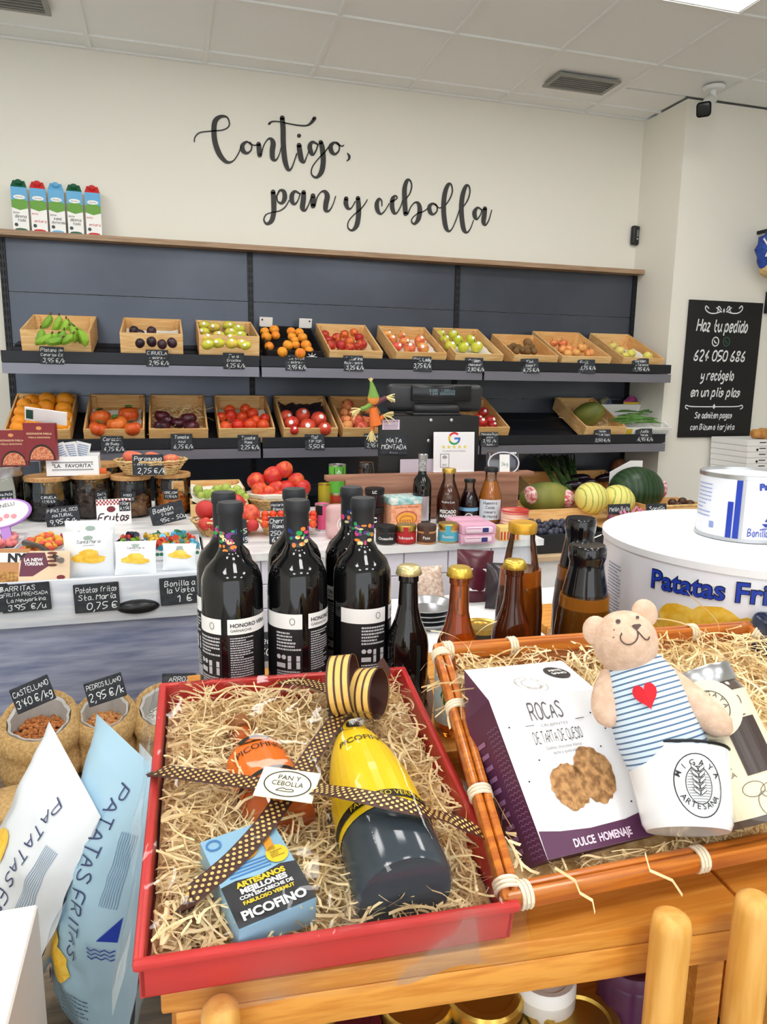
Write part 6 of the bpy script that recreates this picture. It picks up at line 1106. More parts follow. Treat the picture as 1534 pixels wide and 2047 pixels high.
# ---- ribbons over the box
RIB_ = mat('ribbon_brown', (74, 44, 36), .45); RGOLD = mat('ribbon_gold', (232, 190, 104), .35); DOT = mat('ribbon_dot', (238, 198, 120), .45)
def band(path, w, c, parent, name='ribbon'):
    pts = [V(p_) for p_ in crom([tuple(gx(x, y, c+dz)) for x, y, dz in path], 6)]; sides = []
    for i in range(len(pts)): d = (pts[min(i+1, len(pts)-1)]-pts[max(i-1, 0)]).normalized(); sides.append(V((-d.y, d.x, 0)).normalized())
    o = MB().strip(pts, w/2, sides).build(name, RIB_, parent, True, weld=True); acc = 0; parts = []; nx_ = 0; k = 0
    vs = []; fs = []
    for i in range(len(pts)-1):
        seg = pts[i+1]-pts[i]; L_ = seg.length; d = seg.normalized(); up = d.cross(sides[i])
        if up.z < 0: up = -up
        while nx_ <= acc+L_:
            p_ = pts[i]+d*(nx_-acc)
            for r_ in ((-.33, 0, .33) if k % 2 == 0 else (-.165, .165)):
                n = len(vs); cc_ = p_+sides[i]*w*r_+up*.0006; rr = w*.085
                vs += [tuple(cc_+d*rr*math.cos(a*math.pi/4)+sides[i]*rr*math.sin(a*math.pi/4)) for a in range(8)]; fs.append(tuple(range(n, n+8)))
            nx_ += w*.21; k += 1
        acc += L_
    me = bpy.data.meshes.new('dots'); me.from_pydata(vs, [], fs); me.materials.append(DOT); link(bpy.data.objects.new('dots', me), o); return o
rb_ = thing('gift_ribbon', 'brown ribbon with cream dots crossing the red gift box, tied in a gold striped bow', 'ribbon'); rb_.matrix_world = GB
band([(314, 1552, -.025), (319, 1541, 0), (420, 1553, .002), (530, 1568, .008), (620, 1575, .018), (680, 1583, .036), (740, 1595, .044), (800, 1609, .044), (850, 1621, .036), (900, 1638, .016), (955, 1660, .002), (985, 1690, -.02)], .0175, .014, rb_); band([(682, 1428, .012), (640, 1485, .005), (590, 1560, .005), (540, 1635, .005), (480, 1705, .003), (425, 1755, .001), (378, 1795, -.004), (364, 1830, -.03)], .0185, .013, rb_)
band([(560, 1362, -.012), (610, 1364, -.002), (660, 1380, .004), (690, 1415, .010)], .017, .012, rb_)
def loop(px, py, r, w, axis, c, a0=0, a1=6.283):
    cc_ = gx(px, py, c); A = V(axis).normalized(); u = A.cross(V((0, 0, 1))).normalized(); v = A.cross(u); n = 30
    def shell(rr, off, ww): 
        pts = [cc_+A*off+(u*math.cos(a0+(a1-a0)*k/n)+v*math.sin(a0+(a1-a0)*k/n)*.86)*rr for k in range(n+1)]; return pts, ww, A
    o = MB().strip(*shell(r, 0, w/2)).build('bow_loop', RGOLD, rb_, True, weld=True); MB().strip(*shell(r-.0007, 0, w/2*.98)).build('loop_lining', RIB_, o, True, weld=True)
    m = MB()
    for f in (-.47, -.16, .16, .47): m.strip(*shell(r+.0005, f*w, w*.045))
    m.build('loop_stripes', RIB_, o, True, weld=True)
loop(688, 1368, .034, .024, (.92, -.30, .22), .046); loop(738, 1386, .029, .024, (.80, -.5, .25), .040); MB().ell(gx(692, 1428, .02), (.012, .010, .010), 12, 8).build('knot', RIB_, rb_, True)
MB().strip([gx(760, 1320, .03), gx(775, 1345, .02), gx(765, 1385, .012)], .009, V((.6, .8, 0))).build('bow_tail', RIB_, rb_, True, weld=True)
# card tag
q = [gx(x, y, .034) for x, y in ((533, 1532), (643, 1548), (622, 1605), (502, 1590))]; U_ = (q[1]-q[0])+(q[2]-q[3]); cc_ = sum(q, V((0, 0, 0)))/4; w = U_.length/2; h = ((q[0]-q[3]).length+(q[1]-q[2]).length)/2; t = thing('gift_tag', 'cream card tag lettered PAN Y CEBOLLA on the ribbon crossing', 'tag'); t.matrix_world = GB @ Matrix.Translation(cc_) @ Matrix.Rotation(math.atan2(U_.y, U_.x), 4, 'Z')
bar('card', mat('tag_cream', (244, 238, 210), .6), (0, 0, 0), (w, h, .0008), t); pl = plane((0, 0, .0004), (1, 0, 0), (0, 1, 0), .0005); flat('oval_line', [ring(0, 0, w*.40, h*.42, .0011)], pl, MAT['ink_black'], t); flat('lettering', [line('PAN Y', 0, h*.12, h*.16, maxw=w*.4), line('CEBOLLA', 0, -h*.08, h*.16, maxw=w*.55)], pl, MAT['ink_black'], t); flat('onion_print', [curve2([(-w*.16, -h*.24), (-w*.05, -h*.14), (0, -h*.2), (w*.12, -h*.16), (w*.15, -h*.26), (-w*.16, -h*.26)], .0008)], pl, MAT['ink_black'], t)
# cellophane over the box
VA0, VA1 = gx(812, 1790, .006), gx(706, 1480, .006)
vs = []; nx, ny = 34, 40; x0, x1, y0, y1 = -.006, W+.006, -.006, Lb+.006
def cel(i, j):
    x = x0+(x1-x0)*i/nx; y = y0+(y1-y0)*j/ny; e_ = min(i, nx-i, j, ny-j)
    z = .007+(.010 if e_ > 2 else .003)*1+.0035*noise.noise(V((x*28, y*28, 4)))+.0015*noise.noise(V((x*80, y*60, 9)))
    q_ = VA0.xy; d_ = (VA1.xy-VA0.xy); f_ = max(-.02, min(.8, (V((x, y))-q_).dot(d_)/d_.length_squared)); dd = (V((x, y))-q_-d_*f_).length
    if e_ > 0: z = max(z, .055-max(0, dd-.02)*.9, z+.012*math.exp(-((x-.12)**2+(y-.16)**2)/.02))
    return (x, y, z)
vs = [cel(i, j) for j in range(ny+1) for i in range(nx+1)]; fs = [(j*(nx+1)+i, j*(nx+1)+i+1, (j+1)*(nx+1)+i+1, (j+1)*(nx+1)+i) for j in range(ny) for i in range(nx)]
m = MB().add(vs, fs); R = random.Random(2)
def skirt(edge, out):
    b = len(m.v); rows = 4
    for r_ in range(rows+1):
        for k, p_ in enumerate(edge): f = r_/rows; m.v.append((p_[0]+out[0]*(.012*f+.003*f*math.sin(k*.4)), p_[1]+out[1]*(.012*f+.003*f*math.sin(k*.4)), p_[2]-.045*f))
    n = len(edge); m.f += [(b+r_*n+k, b+r_*n+k+1, b+(r_+1)*n+k+1, b+(r_+1)*n+k) for r_ in range(rows) for k in range(n-1)]
skirt([cel(i, 0) for i in range(nx+1)], (0, -1)); skirt([cel(0, j) for j in range(ny+1)], (-1, 0)); skirt([cel(nx, j) for j in range(ny+1)], (1, 0))
cl_ = m.build('cellophane_wrap', thin('cellophane', (254, 254, 254), .06, .5, .12, 30), None, True, weld=True); cl_.matrix_world = GB; tag(cl_, 'clear crinkled cellophane wrapped over the red gift box', 'wrapping')
# paper cone tag standing behind the box
c_ = PY(838, 1400, .86); o = MB().prism([(-.022, -.03), (.0, -.036), (.020, -.03), (.024, .0), (.012, .03), (.002, .05), (-.012, .028), (-.024, 0)], -.0004, .0004).build('leaf_tag', mat('beige_tag', (206, 186, 162), .6)); o.location = PY(838, 1395, .823); o.rotation_euler = (-.2, .1, .1); o.scale = (.9, 1, 1.05); tag(o, 'beige leaf shaped paper tag between the gift box and the tray', 'tag'); flat('script_print', [line('SA', .004, -.012, .012, hand=True, slant=.2), line('ES', .004, .004, .010, hand=True, slant=.2)], front(-.0004), mat('brown_ink', (90, 60, 44), .6), o)
# ================================================================ bottles on the rack
WPROF = lambda r, h: [(0, .004), (r*.8, .0), (r*.97, .002), (r, .008), (r, h*.64), (r*.97, h*.68), (r*.84, h*.725), (r*.55, h*.765), (r*.40, h*.80), (r*.37, h*.84), (r*.37, h*.95), (r*.40, h*.955), (r*.40, h*.985), (r*.37, h), (0, h)]
WLAB = mat('label_black', (22, 22, 24), .5); WSIL = mat('label_silver', (186, 188, 196), .35, .4); FWH = mat('fine_white', (206, 206, 210), .5); CAPS = mat('capsule_black', (40, 42, 46), .5)
CONF = [mat('confetti%d' % k, c_, .5) for k, c_ in enumerate(((226, 70, 130), (40, 170, 90), (236, 140, 60), (120, 60, 140), (240, 226, 160), (40, 60, 120)))]
def wine(px, py, y, gap, label, seed):
    r, h = .0372, .288; p = PY(px, py, y); t = thing('wine_bottle', label, 'bottle', (p.x, y, zr), (0, 0, face(p.x, y)), 'dark wine bottles'); pr_ = WPROF(r, h); MB().lathe(pr_[:11], 36).build('glass', DKG, t, 50)
    cp = [(r*.385, h*.79), (r*.39, h*.84), (r*.39, h*.945), (r*.43, h*.955), (r*.43, h*.985), (r*.39, h*1.0), (0, h*1.0)]; MB().lathe(cp, 28).build('capsule', CAPS, t, 40); R = random.Random(seed)
    for k, m_ in enumerate(CONF): flat('confetti', [disc(R.uniform(-.012, .016), h*R.uniform(.80, .89), R.uniform(.0012, .0042 if k else .0062), R.uniform(.0012, .0032 if k else .005), 8) for _ in range(4 if k else 2)], cyl(r*.39, R.uniform(-.3, .3), 0, .0006), m_, t)
    for s, a0, a1 in ((0, gap-1.75, gap-.10), (1, gap+.10, gap+1.75)):
        fn = cyl(r, 0, 0, .0006); f2 = cyl(r, 0, 0, .0012); A0, A1 = a0*r, a1*r; nn_ = 14
        lab = flat('back_label', [rect(A0, .060, A1, .134, nn_)], fn, WLAB, t); flat('white_band', [rect(A0, .134, A1, .153, nn_)], fn, WHITE, lab); flat('silver_band', [rect(A0, .045, A1, .060, nn_)], fn, WSIL, lab)
        if s: flat('name_lettering', [line('HONORO VERA', A0+.003, .143, .005, align=0, bold=.02), line('GARNACHA', A0+.003, .1375, .0034, align=0)], f2, MAT['ink_black'], lab); flat('fine_print', lines_fill(A0+.003, .080, A0+.031, .131, 17, .0014, R, .5)+[line('GIL', A0+.004, .066, .009, align=0, bold=.05)], f2, FWH, lab)
        else: flat('fine_print', lines_fill(A1-.033, .106, A1-.002, .131, 6, .0022, R, .5)+[rect(A1-.018, .093, A1-.003, .100), rect(A1-.018, .083, A1-.003, .092), rect(A1-.033, .084, A1-.021, .090)]+[disc(A1-.030, .098, .003, .003, 12), disc(A1-.023, .098, .003, .003, 12)]+lines_fill(A1-.033, .062, A1-.002, .081, 6, .0018, R, .1), f2, FWH, lab)
        if not s: flat('crest_print', [ring(A1-.012, .144, .003, .004, .0006)], f2, MAT['ink_black'], lab)
wine(460, 1003, .873, -.28, 'dark wine bottle in the front row, two labels turned to the viewer, beside the sacks', 1); wine(594, 995, .873, .24, 'dark wine bottle in the front row between two others', 2); wine(726, 990, .873, .98, 'dark wine bottle in the front row behind the ribbon bow', 3)
wine(447, 988, .953, -.9, 'dark wine bottle in the back row behind the one by the sacks', 4); wine(588, 977, .965, -2.4, 'dark wine bottle in the middle of the back row', 5); wine(703, 974, .965, -1.3, 'dark wine bottle in the back row behind the bow', 6)
AMB = mat('amber_glass', (170, 84, 18), .04, trans=.8, ior=1.4, coat=.3); BRN = mat('brown_glass', (112, 52, 20), .05, trans=.7, ior=1.4, coat=.3); BPROF = lambda r, h: [(0, .004), (r*.85, 0), (r, .005), (r, h*.50), (r*.93, h*.56), (r*.62, h*.66), (r*.48, h*.74), (r*.42, h*.90), (r*.47, h*.905), (r*.47, h*.945), (r*.40, h*.95), (r*.40, h*.985)]
CAPG = mat('crown_gold', (226, 190, 80), .3, .7)
def beer(px, py, y, h, r, gl, label, cap=CAPG, art=None):
    p = PY(px, py, y); t = thing('beer_bottle', label, 'bottle', (p.x, y, zr), (0, 0, face(p.x, y)), 'beer bottles'); h = p.z-zr; MB().lathe(BPROF(r, h), 32).build('glass', gl, t, 50)
    rc = r*.56; MB().lathe([(rc, h*.945), (rc*1.05, h*.95), (rc*.98, h*.985), (rc*.8, h), (0, h)], 42, None, lambda a, z: 1+(.05*math.cos(a*21) if z < h*.96 else 0)).build('crown_cap', cap, t, 50)
    if art: art(t, r, h)
def lime(t, r, h):
    fn = cyl(r, 0, 0, .0007); f2 = cyl(r, 0, 0, .0013); flat('label', [rect(-r*1.6, h*.08, r*1.6, h*.50, 16)], fn, mat('lime_label', (196, 222, 216), .5), t); flat('lemon_print', [ring(-r*.35, h*.37, .009, .010, .003), ring(.01, h*.14, .006, .006, .003)]+[poly([(-r*.35, h*.37), (-r*.35+.006*math.cos(k), h*.37+.006*math.sin(k)), (-r*.35+.006*math.cos(k+.5), h*.37+.006*math.sin(k+.5))]) for k in range(6)], f2, mat('lemon', (238, 214, 40), .5), t); flat('leaf_print', [poly([(-r*.5, h*.2), (-r*.1, h*.30), (-r*.55, h*.31), (-r*.75, h*.26)])], f2, mat('lemon_leaf', (40, 130, 70), .5), t)
beer(818, 1130, .838, .21, .0272, mat('black_beer', (16, 12, 12), .05, coat=.3), 'black beer bottle with a gold crown cap beside the red gift box', mat('crown_pale', (222, 206, 150), .3, .6)); beer(920, 1133, .792, .21, .0265, AMB, 'amber beer bottle with a lemon print label beside the tray', CAPG, lime); beer(1030, 1119, .838, .21, .0265, BRN, 'brown beer bottle with a gold crown cap before the juice')
JUI = mat('apple_juice', (186, 98, 28), .1, trans=.35, ior=1.34, coat=.2); JUI2 = mat('pear_juice', (168, 104, 34), .1, trans=.35, ior=1.34, coat=.2)
def juice(px, py, y, r, liq, lid, label, full, lh=.013, rl=.56):
    p = PY(px, py, y); h = p.z-zr; t = thing('juice_bottle', label, 'bottle', (p.x, y, zr), (0, 0, face(p.x, y)), 'juice bottles')
    pf = [(0, .003), (r*.9, 0), (r, .006), (r, h*.46), (r*.92, h*.60), (r*.72, h*.76), (r*.60, h*.86), (r*.54, h*.90), (r*.54, h-lh)]; MB().lathe(pf, 32).build('glass', CLEAR, t, 50); q = [(a*.97, max(b, .003)) for a, b in pf if b < h*full]; MB().lathe(q+[(q[-1][0]*.97, h*full), (0, h*full)], 32).build('juice', liq, t, 50)
    MB().lathe([(0, h-lh-.002), (r*rl*1.06, h-lh-.002), (r*rl*1.08, h-lh+.002), (r*rl*1.08, h-.003), (r*rl*.98, h), (r*rl*.8, h-.001), (0, h-.001)], 30).build('lid', lid, t, 40); return t, r, h
juice(1046, 1043, .908, .0335, JUI, mat('gold_lid', (214, 160, 50), .35, .5), 'amber juice bottle with a yellow gold lid behind the beers', .72)
SLV = mat('sleeve_black', (14, 14, 18), .12, coat=.4)
for a_ in ((1162, 1036, .912, .0335, 'juice bottle with a shiny black sleeve, behind the one by the teddy bear'), (1176, 1090, .822, .0375, 'juice bottle with a shiny black sleeve standing behind the teddy bear')):
    t, r, h = juice(a_[0], a_[1], a_[2], a_[3], JUI2, BLACK, a_[4], .7); MB().lathe([(r*.80, h*.72), (r*.62, h*.86), (r*.60, h*.90), (r*.66, h*.93), (r*.66, h*.99), (r*.6, h*1.005), (0, h*1.005)], 32).build('sleeve', SLV, t, 50)
juice(1222, 1150, 1.06, .034, JUI2, BLACK, 'juice bottle half hidden between the black sleeves and the tin', .7)
# ================================================================ crisp tins
TW = mat('tin_white', (236, 238, 246), .3, coat=.2); TB_ = mat('tin_blue', (30, 60, 170), .35); r = .235; rc_ = EYE+ray(1525, 1071)*1.124; tx, ty, h = rc_.x, rc_.y, rc_.z-zr
t = thing('crisp_tin', 'very large round white tin lettered Patatas Fritas behind the tray', 'tin', (tx, ty, zr), (0, 0, face(tx, ty))); MB().lathe([(0, 0), (r, 0), (r, h-.01), (0, h-.01)], 64).build('body', TW, t, 40); MB().lathe([(r*.985, h-.012), (r*1.012, h-.012), (r*1.014, h-.002), (r*1.0, h), (r*.985, h), (r*.98, h-.006), (r*.9, h-.004), (0, h-.004)], 64).build('lid', mat('tin_lid_white', (238, 240, 244), .3), t, 40)
fa = lambda px, py: (lambda q: (math.atan2(q.x, -q.y)))(Matrix.Rotation(-face(tx, ty), 3, 'Z') @ (PY(px, py, ty-r*.8)-V((tx, ty, zr))))
fn = cyl(r, 0, 0, .0010); f2 = cyl(r, 0, 0, .0016); u0 = -.140
def tx_(s, u, v, hh, bold, rot=.0): vs, fs, wd = print_text(s, hh, bold); return [(u+x, v+y+x*rot) for x, y in vs], fs
flat('lettering_edge', [tx_('Patatas Fritas', u0, h-.052, .027, .075, .05)], fn, WHITE, t); flat('lettering_outline', [tx_('Patatas Fritas', u0, h-.052, .027, .045, .05)], cyl(r, 0, 0, .0022), mat('tin_navy', (20, 26, 70), .4), t); flat('lettering', [tx_('Patatas Fritas', u0, h-.052, .027, .015, .05)], cyl(r, 0, 0, .0034), TB_, t)
flat('crisps_print', [disc(u0+.05+.045*k, h-.085+.008*(k % 2), .032, .020, 14, .15, k) for k in range(4)]+[disc(u0+.02, h-.108, .03, .012, 14, .15, 7)], f2, CRI, t); flat('small_print', lines_fill(-.25, h-.12, -.205, h-.04, 16, .002, random.Random(4), .3), fn, mat('print_slate', (120, 130, 160), .5), t)
hd_ = MB(); hd_.strip([((r+.004+.03*math.sin(a))*math.sin(-1.45), -(r+.004+.03*math.sin(a))*math.cos(-1.45), h-.02-.05*a/3.14+.0) for a in [k*.314 for k in range(11)]], .006, V((math.cos(-1.45), math.sin(-1.45), 0))).build('strap_handle', WHITE, t, True, weld=True)
zl_ = zr+h-.003; c_ = PZ(1482, 1068, zl_); r, h = .067, .100; t = thing('crisp_tin', 'small white and blue tin lettered Bonilla a la Vista standing on the big tin', 'tin', (c_.x, c_.y, zl_), (0, 0, face(c_.x, c_.y))); MB().lathe([(0, 0), (r, 0), (r, h-.004), (0, h-.004)], 44).build('body', TW, t, 40); MB().lathe([(r, 0), (r*1.02, 0), (r*1.02, .005), (r, .005)], 44).build('base_rim', SILVER, t, 40); MB().lathe([(r*.99, h-.006), (r*1.02, h-.006), (r*1.02, h), (r*.95, h), (r*.94, h-.008), (0, h-.008)], 44).build('top_rim', SILVER, t, 40)
fn = cyl(r, 0, 0, .0008); f2 = cyl(r, 0, 0, .0014); flat('blue_stripe', [rect(-.012, .004, -.004, h*.93, 2), rect(-.022, .004, -.014, h*.6, 2)], fn, TB_, t); flat('seam', [rect(-.003, .004, .001, h*.95, 1)], fn, SILVER, t)
flat('lettering', [line('Patatas', .038, h*.82, .010, bold=.05, rot=.1), line('Bonilla a la Vista', .046, h*.10, .0115, hand=True, maxw=.075)], f2, TB_, t); flat('crisps_print', [disc(.045, h*.66, .014, .012, 12, .2, 3), disc(.062, h*.70, .012, .010, 12, .2, 5)], f2, CRI, t)
flat('boat_print', [poly([(.03, h*.33), (.042, h*.33), (.042, h*.52)]), poly([(.044, h*.33), (.054, h*.33), (.044, h*.48)]), poly([(.026, h*.30), (.06, h*.30), (.054, h*.25), (.032, h*.25)])]+[curve2([(.024+.008*k, h*(.21 + .02*(k % 2))) for k in range(6)], .0014)], f2, TB_, t); flat('small_print', lines_fill(-.085, h*.3, -.05, h*.85, 9, .0018, random.Random(6), .5)+[rect(-.05, h*.16, -.042, h*.26)], fn, mat('print_pale_blue', (140, 160, 210), .5), t)
for k, (px, py) in enumerate(((1268, 1035), (1352, 1032))):
    y = 1.42+.05*k; p = PY(px, py, y); hh = p.z-zr; t = thing('jam_jar', ('dark lidded jam jar behind the big tin, beside the juice', 'dark lidded jam jar behind the big tin, beside the small tin')[k], 'jar', (p.x, y-.2, zr)); p = PY(px, py, y-.2); t.location.x = p.x; hh = p.z-zr; MB().lathe([(0, .001), (.030, .001), (.032, .006), (.032, hh-.025), (.028, hh-.018)], 24).build('glass', mat('jam_dark', (60, 24, 24), .15), t, 50); MB().lathe([(0, hh-.02), (.029, hh-.02), (.029, hh-.003), (.026, hh), (0, hh-.001)], 28).build('lid', mat('jam_lid', (30, 22, 22), .3), t, 40)
# ================================================================ bamboo tray
FLt, FRt = V((.243, .46, H-.402)), V((.837, .46, H-.402)); BLt = PY(880, 1302, .715); BRt = PY(1492, 1256, .715)
tt = thing('bamboo_tray', 'orange bamboo tray with white cord lashings holding a teddy gift set', 'tray'); BTR = mat('tray_bamboo', (206, 122, 40), .3, col2=(176, 92, 30), scale=10, st=(1, 20, 20), coat=.2); BTW = mat('tray_wall', (190, 124, 70), .5, col2=(166, 100, 54), scale=30); CORD = mat('white_cord', (236, 222, 196), .6)
cor = [FLt, FRt, BRt, BLt]; ctr = sum(cor, V((0, 0, 0)))/4; bot = [V((c_.x+(ctr.x-c_.x)*.10, c_.y+(ctr.y-c_.y)*(.30 if i < 2 else .12), (zf+.006))) for i, c_ in enumerate(cor)]
for i in range(4):
    a, b = cor[i], cor[(i+1) % 4]; d = (b-a).normalized(); up = V((0, 0, 1)); s = d.cross(up).normalized()
    for off in (.004, -.0045):
        m = MB(); M_ = Matrix((d, s, d.cross(s)*-1)).transposed().to_4x4(); M_.translation = (a+b)/2+s*off; m.rbox((0, 0, 0), ((b-a).length+.012, .008, .016), .003, 2, M_); m.build('rim_bar', BTR, tt, 40)
    c_, e_ = bot[i], bot[(i+1) % 4]; MB().add([tuple(a), tuple(b), tuple(e_), tuple(c_), tuple(a+s*-.004), tuple(b+s*-.004), tuple(e_+s*-.004), tuple(c_+s*-.004)], [(0, 1, 2, 3), (7, 6, 5, 4), (0, 4, 5, 1), (2, 6, 7, 3)]).build('wall', BTW, tt)
MB().add([tuple(c_) for c_ in bot]+[tuple(c_+V((0, 0, -.004))) for c_ in bot], [(0, 1, 2, 3), (7, 6, 5, 4), (0, 4, 5, 1), (1, 5, 6, 2), (2, 6, 7, 3), (3, 7, 4, 0)]).build('floor_panel', BTW, tt)
def lash(a, b, f):
    p = a.lerp(b, f); d = (b-a).normalized(); s = d.cross(V((0, 0, 1))).normalized(); u = s.cross(d); m = MB()
    for o_ in (-.0035, 0, .0035): m.tube([p+d*o_+(s*.0098*math.cos(k*math.pi/8)+u*.0096*math.sin(k*math.pi/8)) for k in range(17)], .0017, 6)
    m.build('cord_lashing', CORD, tt, True)
for f in (.02, .21, .46, .80): lash(BLt, BRt, f)
for f in (.03, .30, .66, .97): lash(BLt, FLt, f)
for f in (.02, .30, .62, .95): lash(FLt, FRt, f)
lash(BRt, FRt, .05); lash(BRt, FRt, .5)
def tq(u, v): return (FLt.lerp(FRt, .03+.94*u)).lerp(BLt.lerp(BRt, .03+.94*u), .04+.92*v)
TM = Matrix.Identity(4); R0 = random.Random(1); tn = (FRt-FLt).cross(BLt-FLt).normalized()
Tx = (FRt-FLt).normalized(); Ty = tn.cross(Tx); TM = Matrix((Tx, Ty, tn)).transposed().to_4x4(); TM.translation = FLt; TMi = TM.inverted()
def tin_(R): p = TMi @ tq(R.random(), R.random()); return p.x, p.y
def inq(q): 
    v = q.y/((TMi @ BLt).y); xl = (TMi @ BLt).x*v+.01; xr = .594+((TMi @ BRt).x-.594)*v-.01; return .012 < q.y < (TMi @ BLt).y-.012 and not (.03 < q.x < .18 and .026 < q.y < .22) and xl < q.x < xr
m = MB(); bump_base(m, 0, 1, 0, 1, -.026, TM, 8, lambda u, v: tuple((TMi @ tq(u, v)).xy)); o = m.build('wood_wool_bed', MAT['wool_bed'], None, True, weld=True); o['kind'] = 'stuff'; tag(o, 'matted bed of wood wool at the bottom of the bamboo tray', 'wood wool')
wool('wood_wool', 'curly pale wood wool heaped in the bamboo tray', TM, tin_, 2600, -.026, -.002, 15, inq, .13)
R = random.Random(31); m = MB()      # loose high curls at the back
for i in range(150):
    u = R.choice((R.uniform(.62, .98), R.uniform(.02, .10))); p = tq(u, R.uniform(.72, .97))+V((0, 0, R.uniform(-.005, .012))); d = V((R.gauss(0, 1), R.gauss(0, .6), R.gauss(.15, .35))).normalized(); pts = []; cv = R.uniform(-1, 1)
    for j in range(10): pts.append(p.copy()); d = (d+V((-d.y, d.x, 0))*cv*.5+V((0, 0, -.08))).normalized(); p = p+d*R.uniform(.006, .010)
    m.strip(pts, R.uniform(.0007, .0013), V((R.gauss(0, .6), R.gauss(0, .6), 1)).normalized())
for L_ in (((1110, 1735), (1150, 1760), (1160, 1785), (1185, 1800), (1190, 1825)), ((1290, 1705), (1300, 1740), (1345, 1760), (1365, 1790))): m.strip([PY(x, y, .452-.004*k) for k, (x, y) in enumerate(L_)], .0012, V((.3, .2, .9)).normalized())
o = m.build('loose_wood_wool', STRAW, None, True, weld=True); o['kind'] = 'stuff'; tag(o, 'loose springy wood wool curls standing above the bamboo tray edge', 'wood wool')
# ---- carton of chocolate rocks
s_ = .125/.11; S = lambda x, y, z: V((x*s_, y*s_, H+z*s_)); kL, kR, bR, bL, tL, tR = S(.24, .494, -.265), S(.349, .510, -.274), S(.359, .434, -.349), S(.25, .418, -.341), S(.247, .576, -.259), S(.356, .592, -.267)
kL, kR = kL+(kL-bL)*.13, kR+(kR-bR)*.13; nl = (bR-bL).cross(kL-bL).normalized(); bk = -nl*.062; kb = V((0, 0, 0)); t = thing('biscuit_carton', 'white and plum carton lettered ROCAS DE TARTA DE QUESO leaning in the tray', 'carton'); CWH = mat('carton_white', (246, 245, 246), .4); PLM = mat('carton_plum', (88, 46, 78), .45); PLD = mat('carton_plum_line', (150, 110, 150), .45)
MB().add([tuple(x) for x in (bL, bR, kR, kL, tR, tL)], [(0, 1, 2, 3), (3, 2, 4, 5)]).build('front_panel', CWH, t); bLb, bRb = bL+bk, bR+bk
MB().add([tuple(x) for x in (bL, kL, tL, bLb, kL+bk*.8)], [(0, 1, 4, 3), (1, 2, 4)]).build('side_panel', PLM, t); MB().add([tuple(x) for x in (bR, kR, tR, bRb, kR+bk*.8)], [(3, 4, 1, 0), (4, 2, 1)]).build('side_panel', PLM, t); MB().add([tuple(x) for x in (bL, bR, bRb, bLb)], [(0, 3, 2, 1)]).build('base_panel', PLM, t); MB().add([tuple(x) for x in (bLb, bRb, kR+bk*.8, kL+bk*.8, tR, tL)], [(0, 3, 2, 1), (3, 5, 4, 2)]).build('back_panel', PLM, t)
U_ = (bR-bL).normalized(); Wl = nl.cross(U_); nu = (kR-kL).cross(tL-kL).normalized(); Uu = (tR-tL).normalized(); Wu = nu.cross(Uu)
def onl(px, py): q = PP(px, py, bL, nl)-bL; return q.dot(U_), q.dot(Wl)
def onu(px, py): q = PP(px, py, kL, nu)-kL; return q.dot(Uu), q.dot(Wu)
fl = plane(bL, U_, Wl, .0006); fl2 = plane(bL, U_, Wl, .0011); fu = plane(kL, Uu, Wu, .0006); fu2 = plane(kL, Uu, Wu, .0012); wb = (bR-bL).length
pp = [(0, 0), (wb, 0), onl(1300, 1613), onl(1250, 1637), onl(1180, 1655), onl(1120, 1662), onl(1079, 1662)]; pp[2] = (wb, pp[2][1]); pp[-1] = (0, pp[-1][1]); flat('plum_band', [poly(pp)], fl, PLM, t)
x, y = onl(1205, 1673); flat('band_lettering', [line('DULCE  HOMENAJE', x, y-.003, .0066, bold=.03, maxw=.064, rot=.0)], fl2, mat('print_lilac', (236, 216, 232), .5), t); GRY = mat('print_greybrown', (92, 88, 90), .5)
def cl(s, px, py, h, wpx, **kw): x, y = onl(px, py); vs, fs, wd = stroke_text(s, h, h*.12) if kw.get('hand') else print_text(s, h); k = wpx*dep(PP(px, py, bL, nl))/F/wd*1.02; return [((a-wd/2)*k+x, b+y) for a, b in vs], fs
flat('title_lettering', [cl('ROCAS', 1097, 1437, .0165, 78, hand=True), cl('DE TARTA DE QUESO', 1120, 1481, .0105, 116, hand=True)], fl, GRY, t); flat('small_lettering', [cl('CRUJIENTES', 1109, 1450, .0026, 66), cl('Galleta, chocolate blanco', 1129, 1494, .003, 86), cl('leche y quebraditos', 1135, 1504, .003, 66)], fl, GRY, t)
flat('rule_lines', [curve2([onl(1050, 1453), onl(1068, 1450)], .0007), curve2([onl(1150, 1437), onl(1167, 1434)], .0007)], fl, GRY, t); R = random.Random(6); flat('speckles', [(lambda c_: disc(c_[0], c_[1], .0011, .0009, 6))(onl(px, py)) for px, py in ((1078, 1520), (1018, 1455), (1058, 1563), (1180, 1425), (1210, 1456), (1201, 1492), (1272, 1580), (1262, 1602))], fl, mat('speck_navy', (50, 48, 60), .5), t)
COOK = mat('cookie', (196, 148, 96), .8, col2=(140, 98, 58), scale=160, bump=.6, bscale=200)
for cx_, cy_, rx_, ry_ in ((1142, 1576, 43, 34), (1190, 1552, 44, 42)):
    c_ = onl(cx_, cy_); k = dep(PP(cx_, cy_, bL, nl))/F; flat('biscuit_print', [disc(c_[0], c_[1]+.002, rx_*k*1.06, ry_*k*1.32, 34, .16, cx_)], fl2 if cx_ == 1193 else fl, COOK, t)
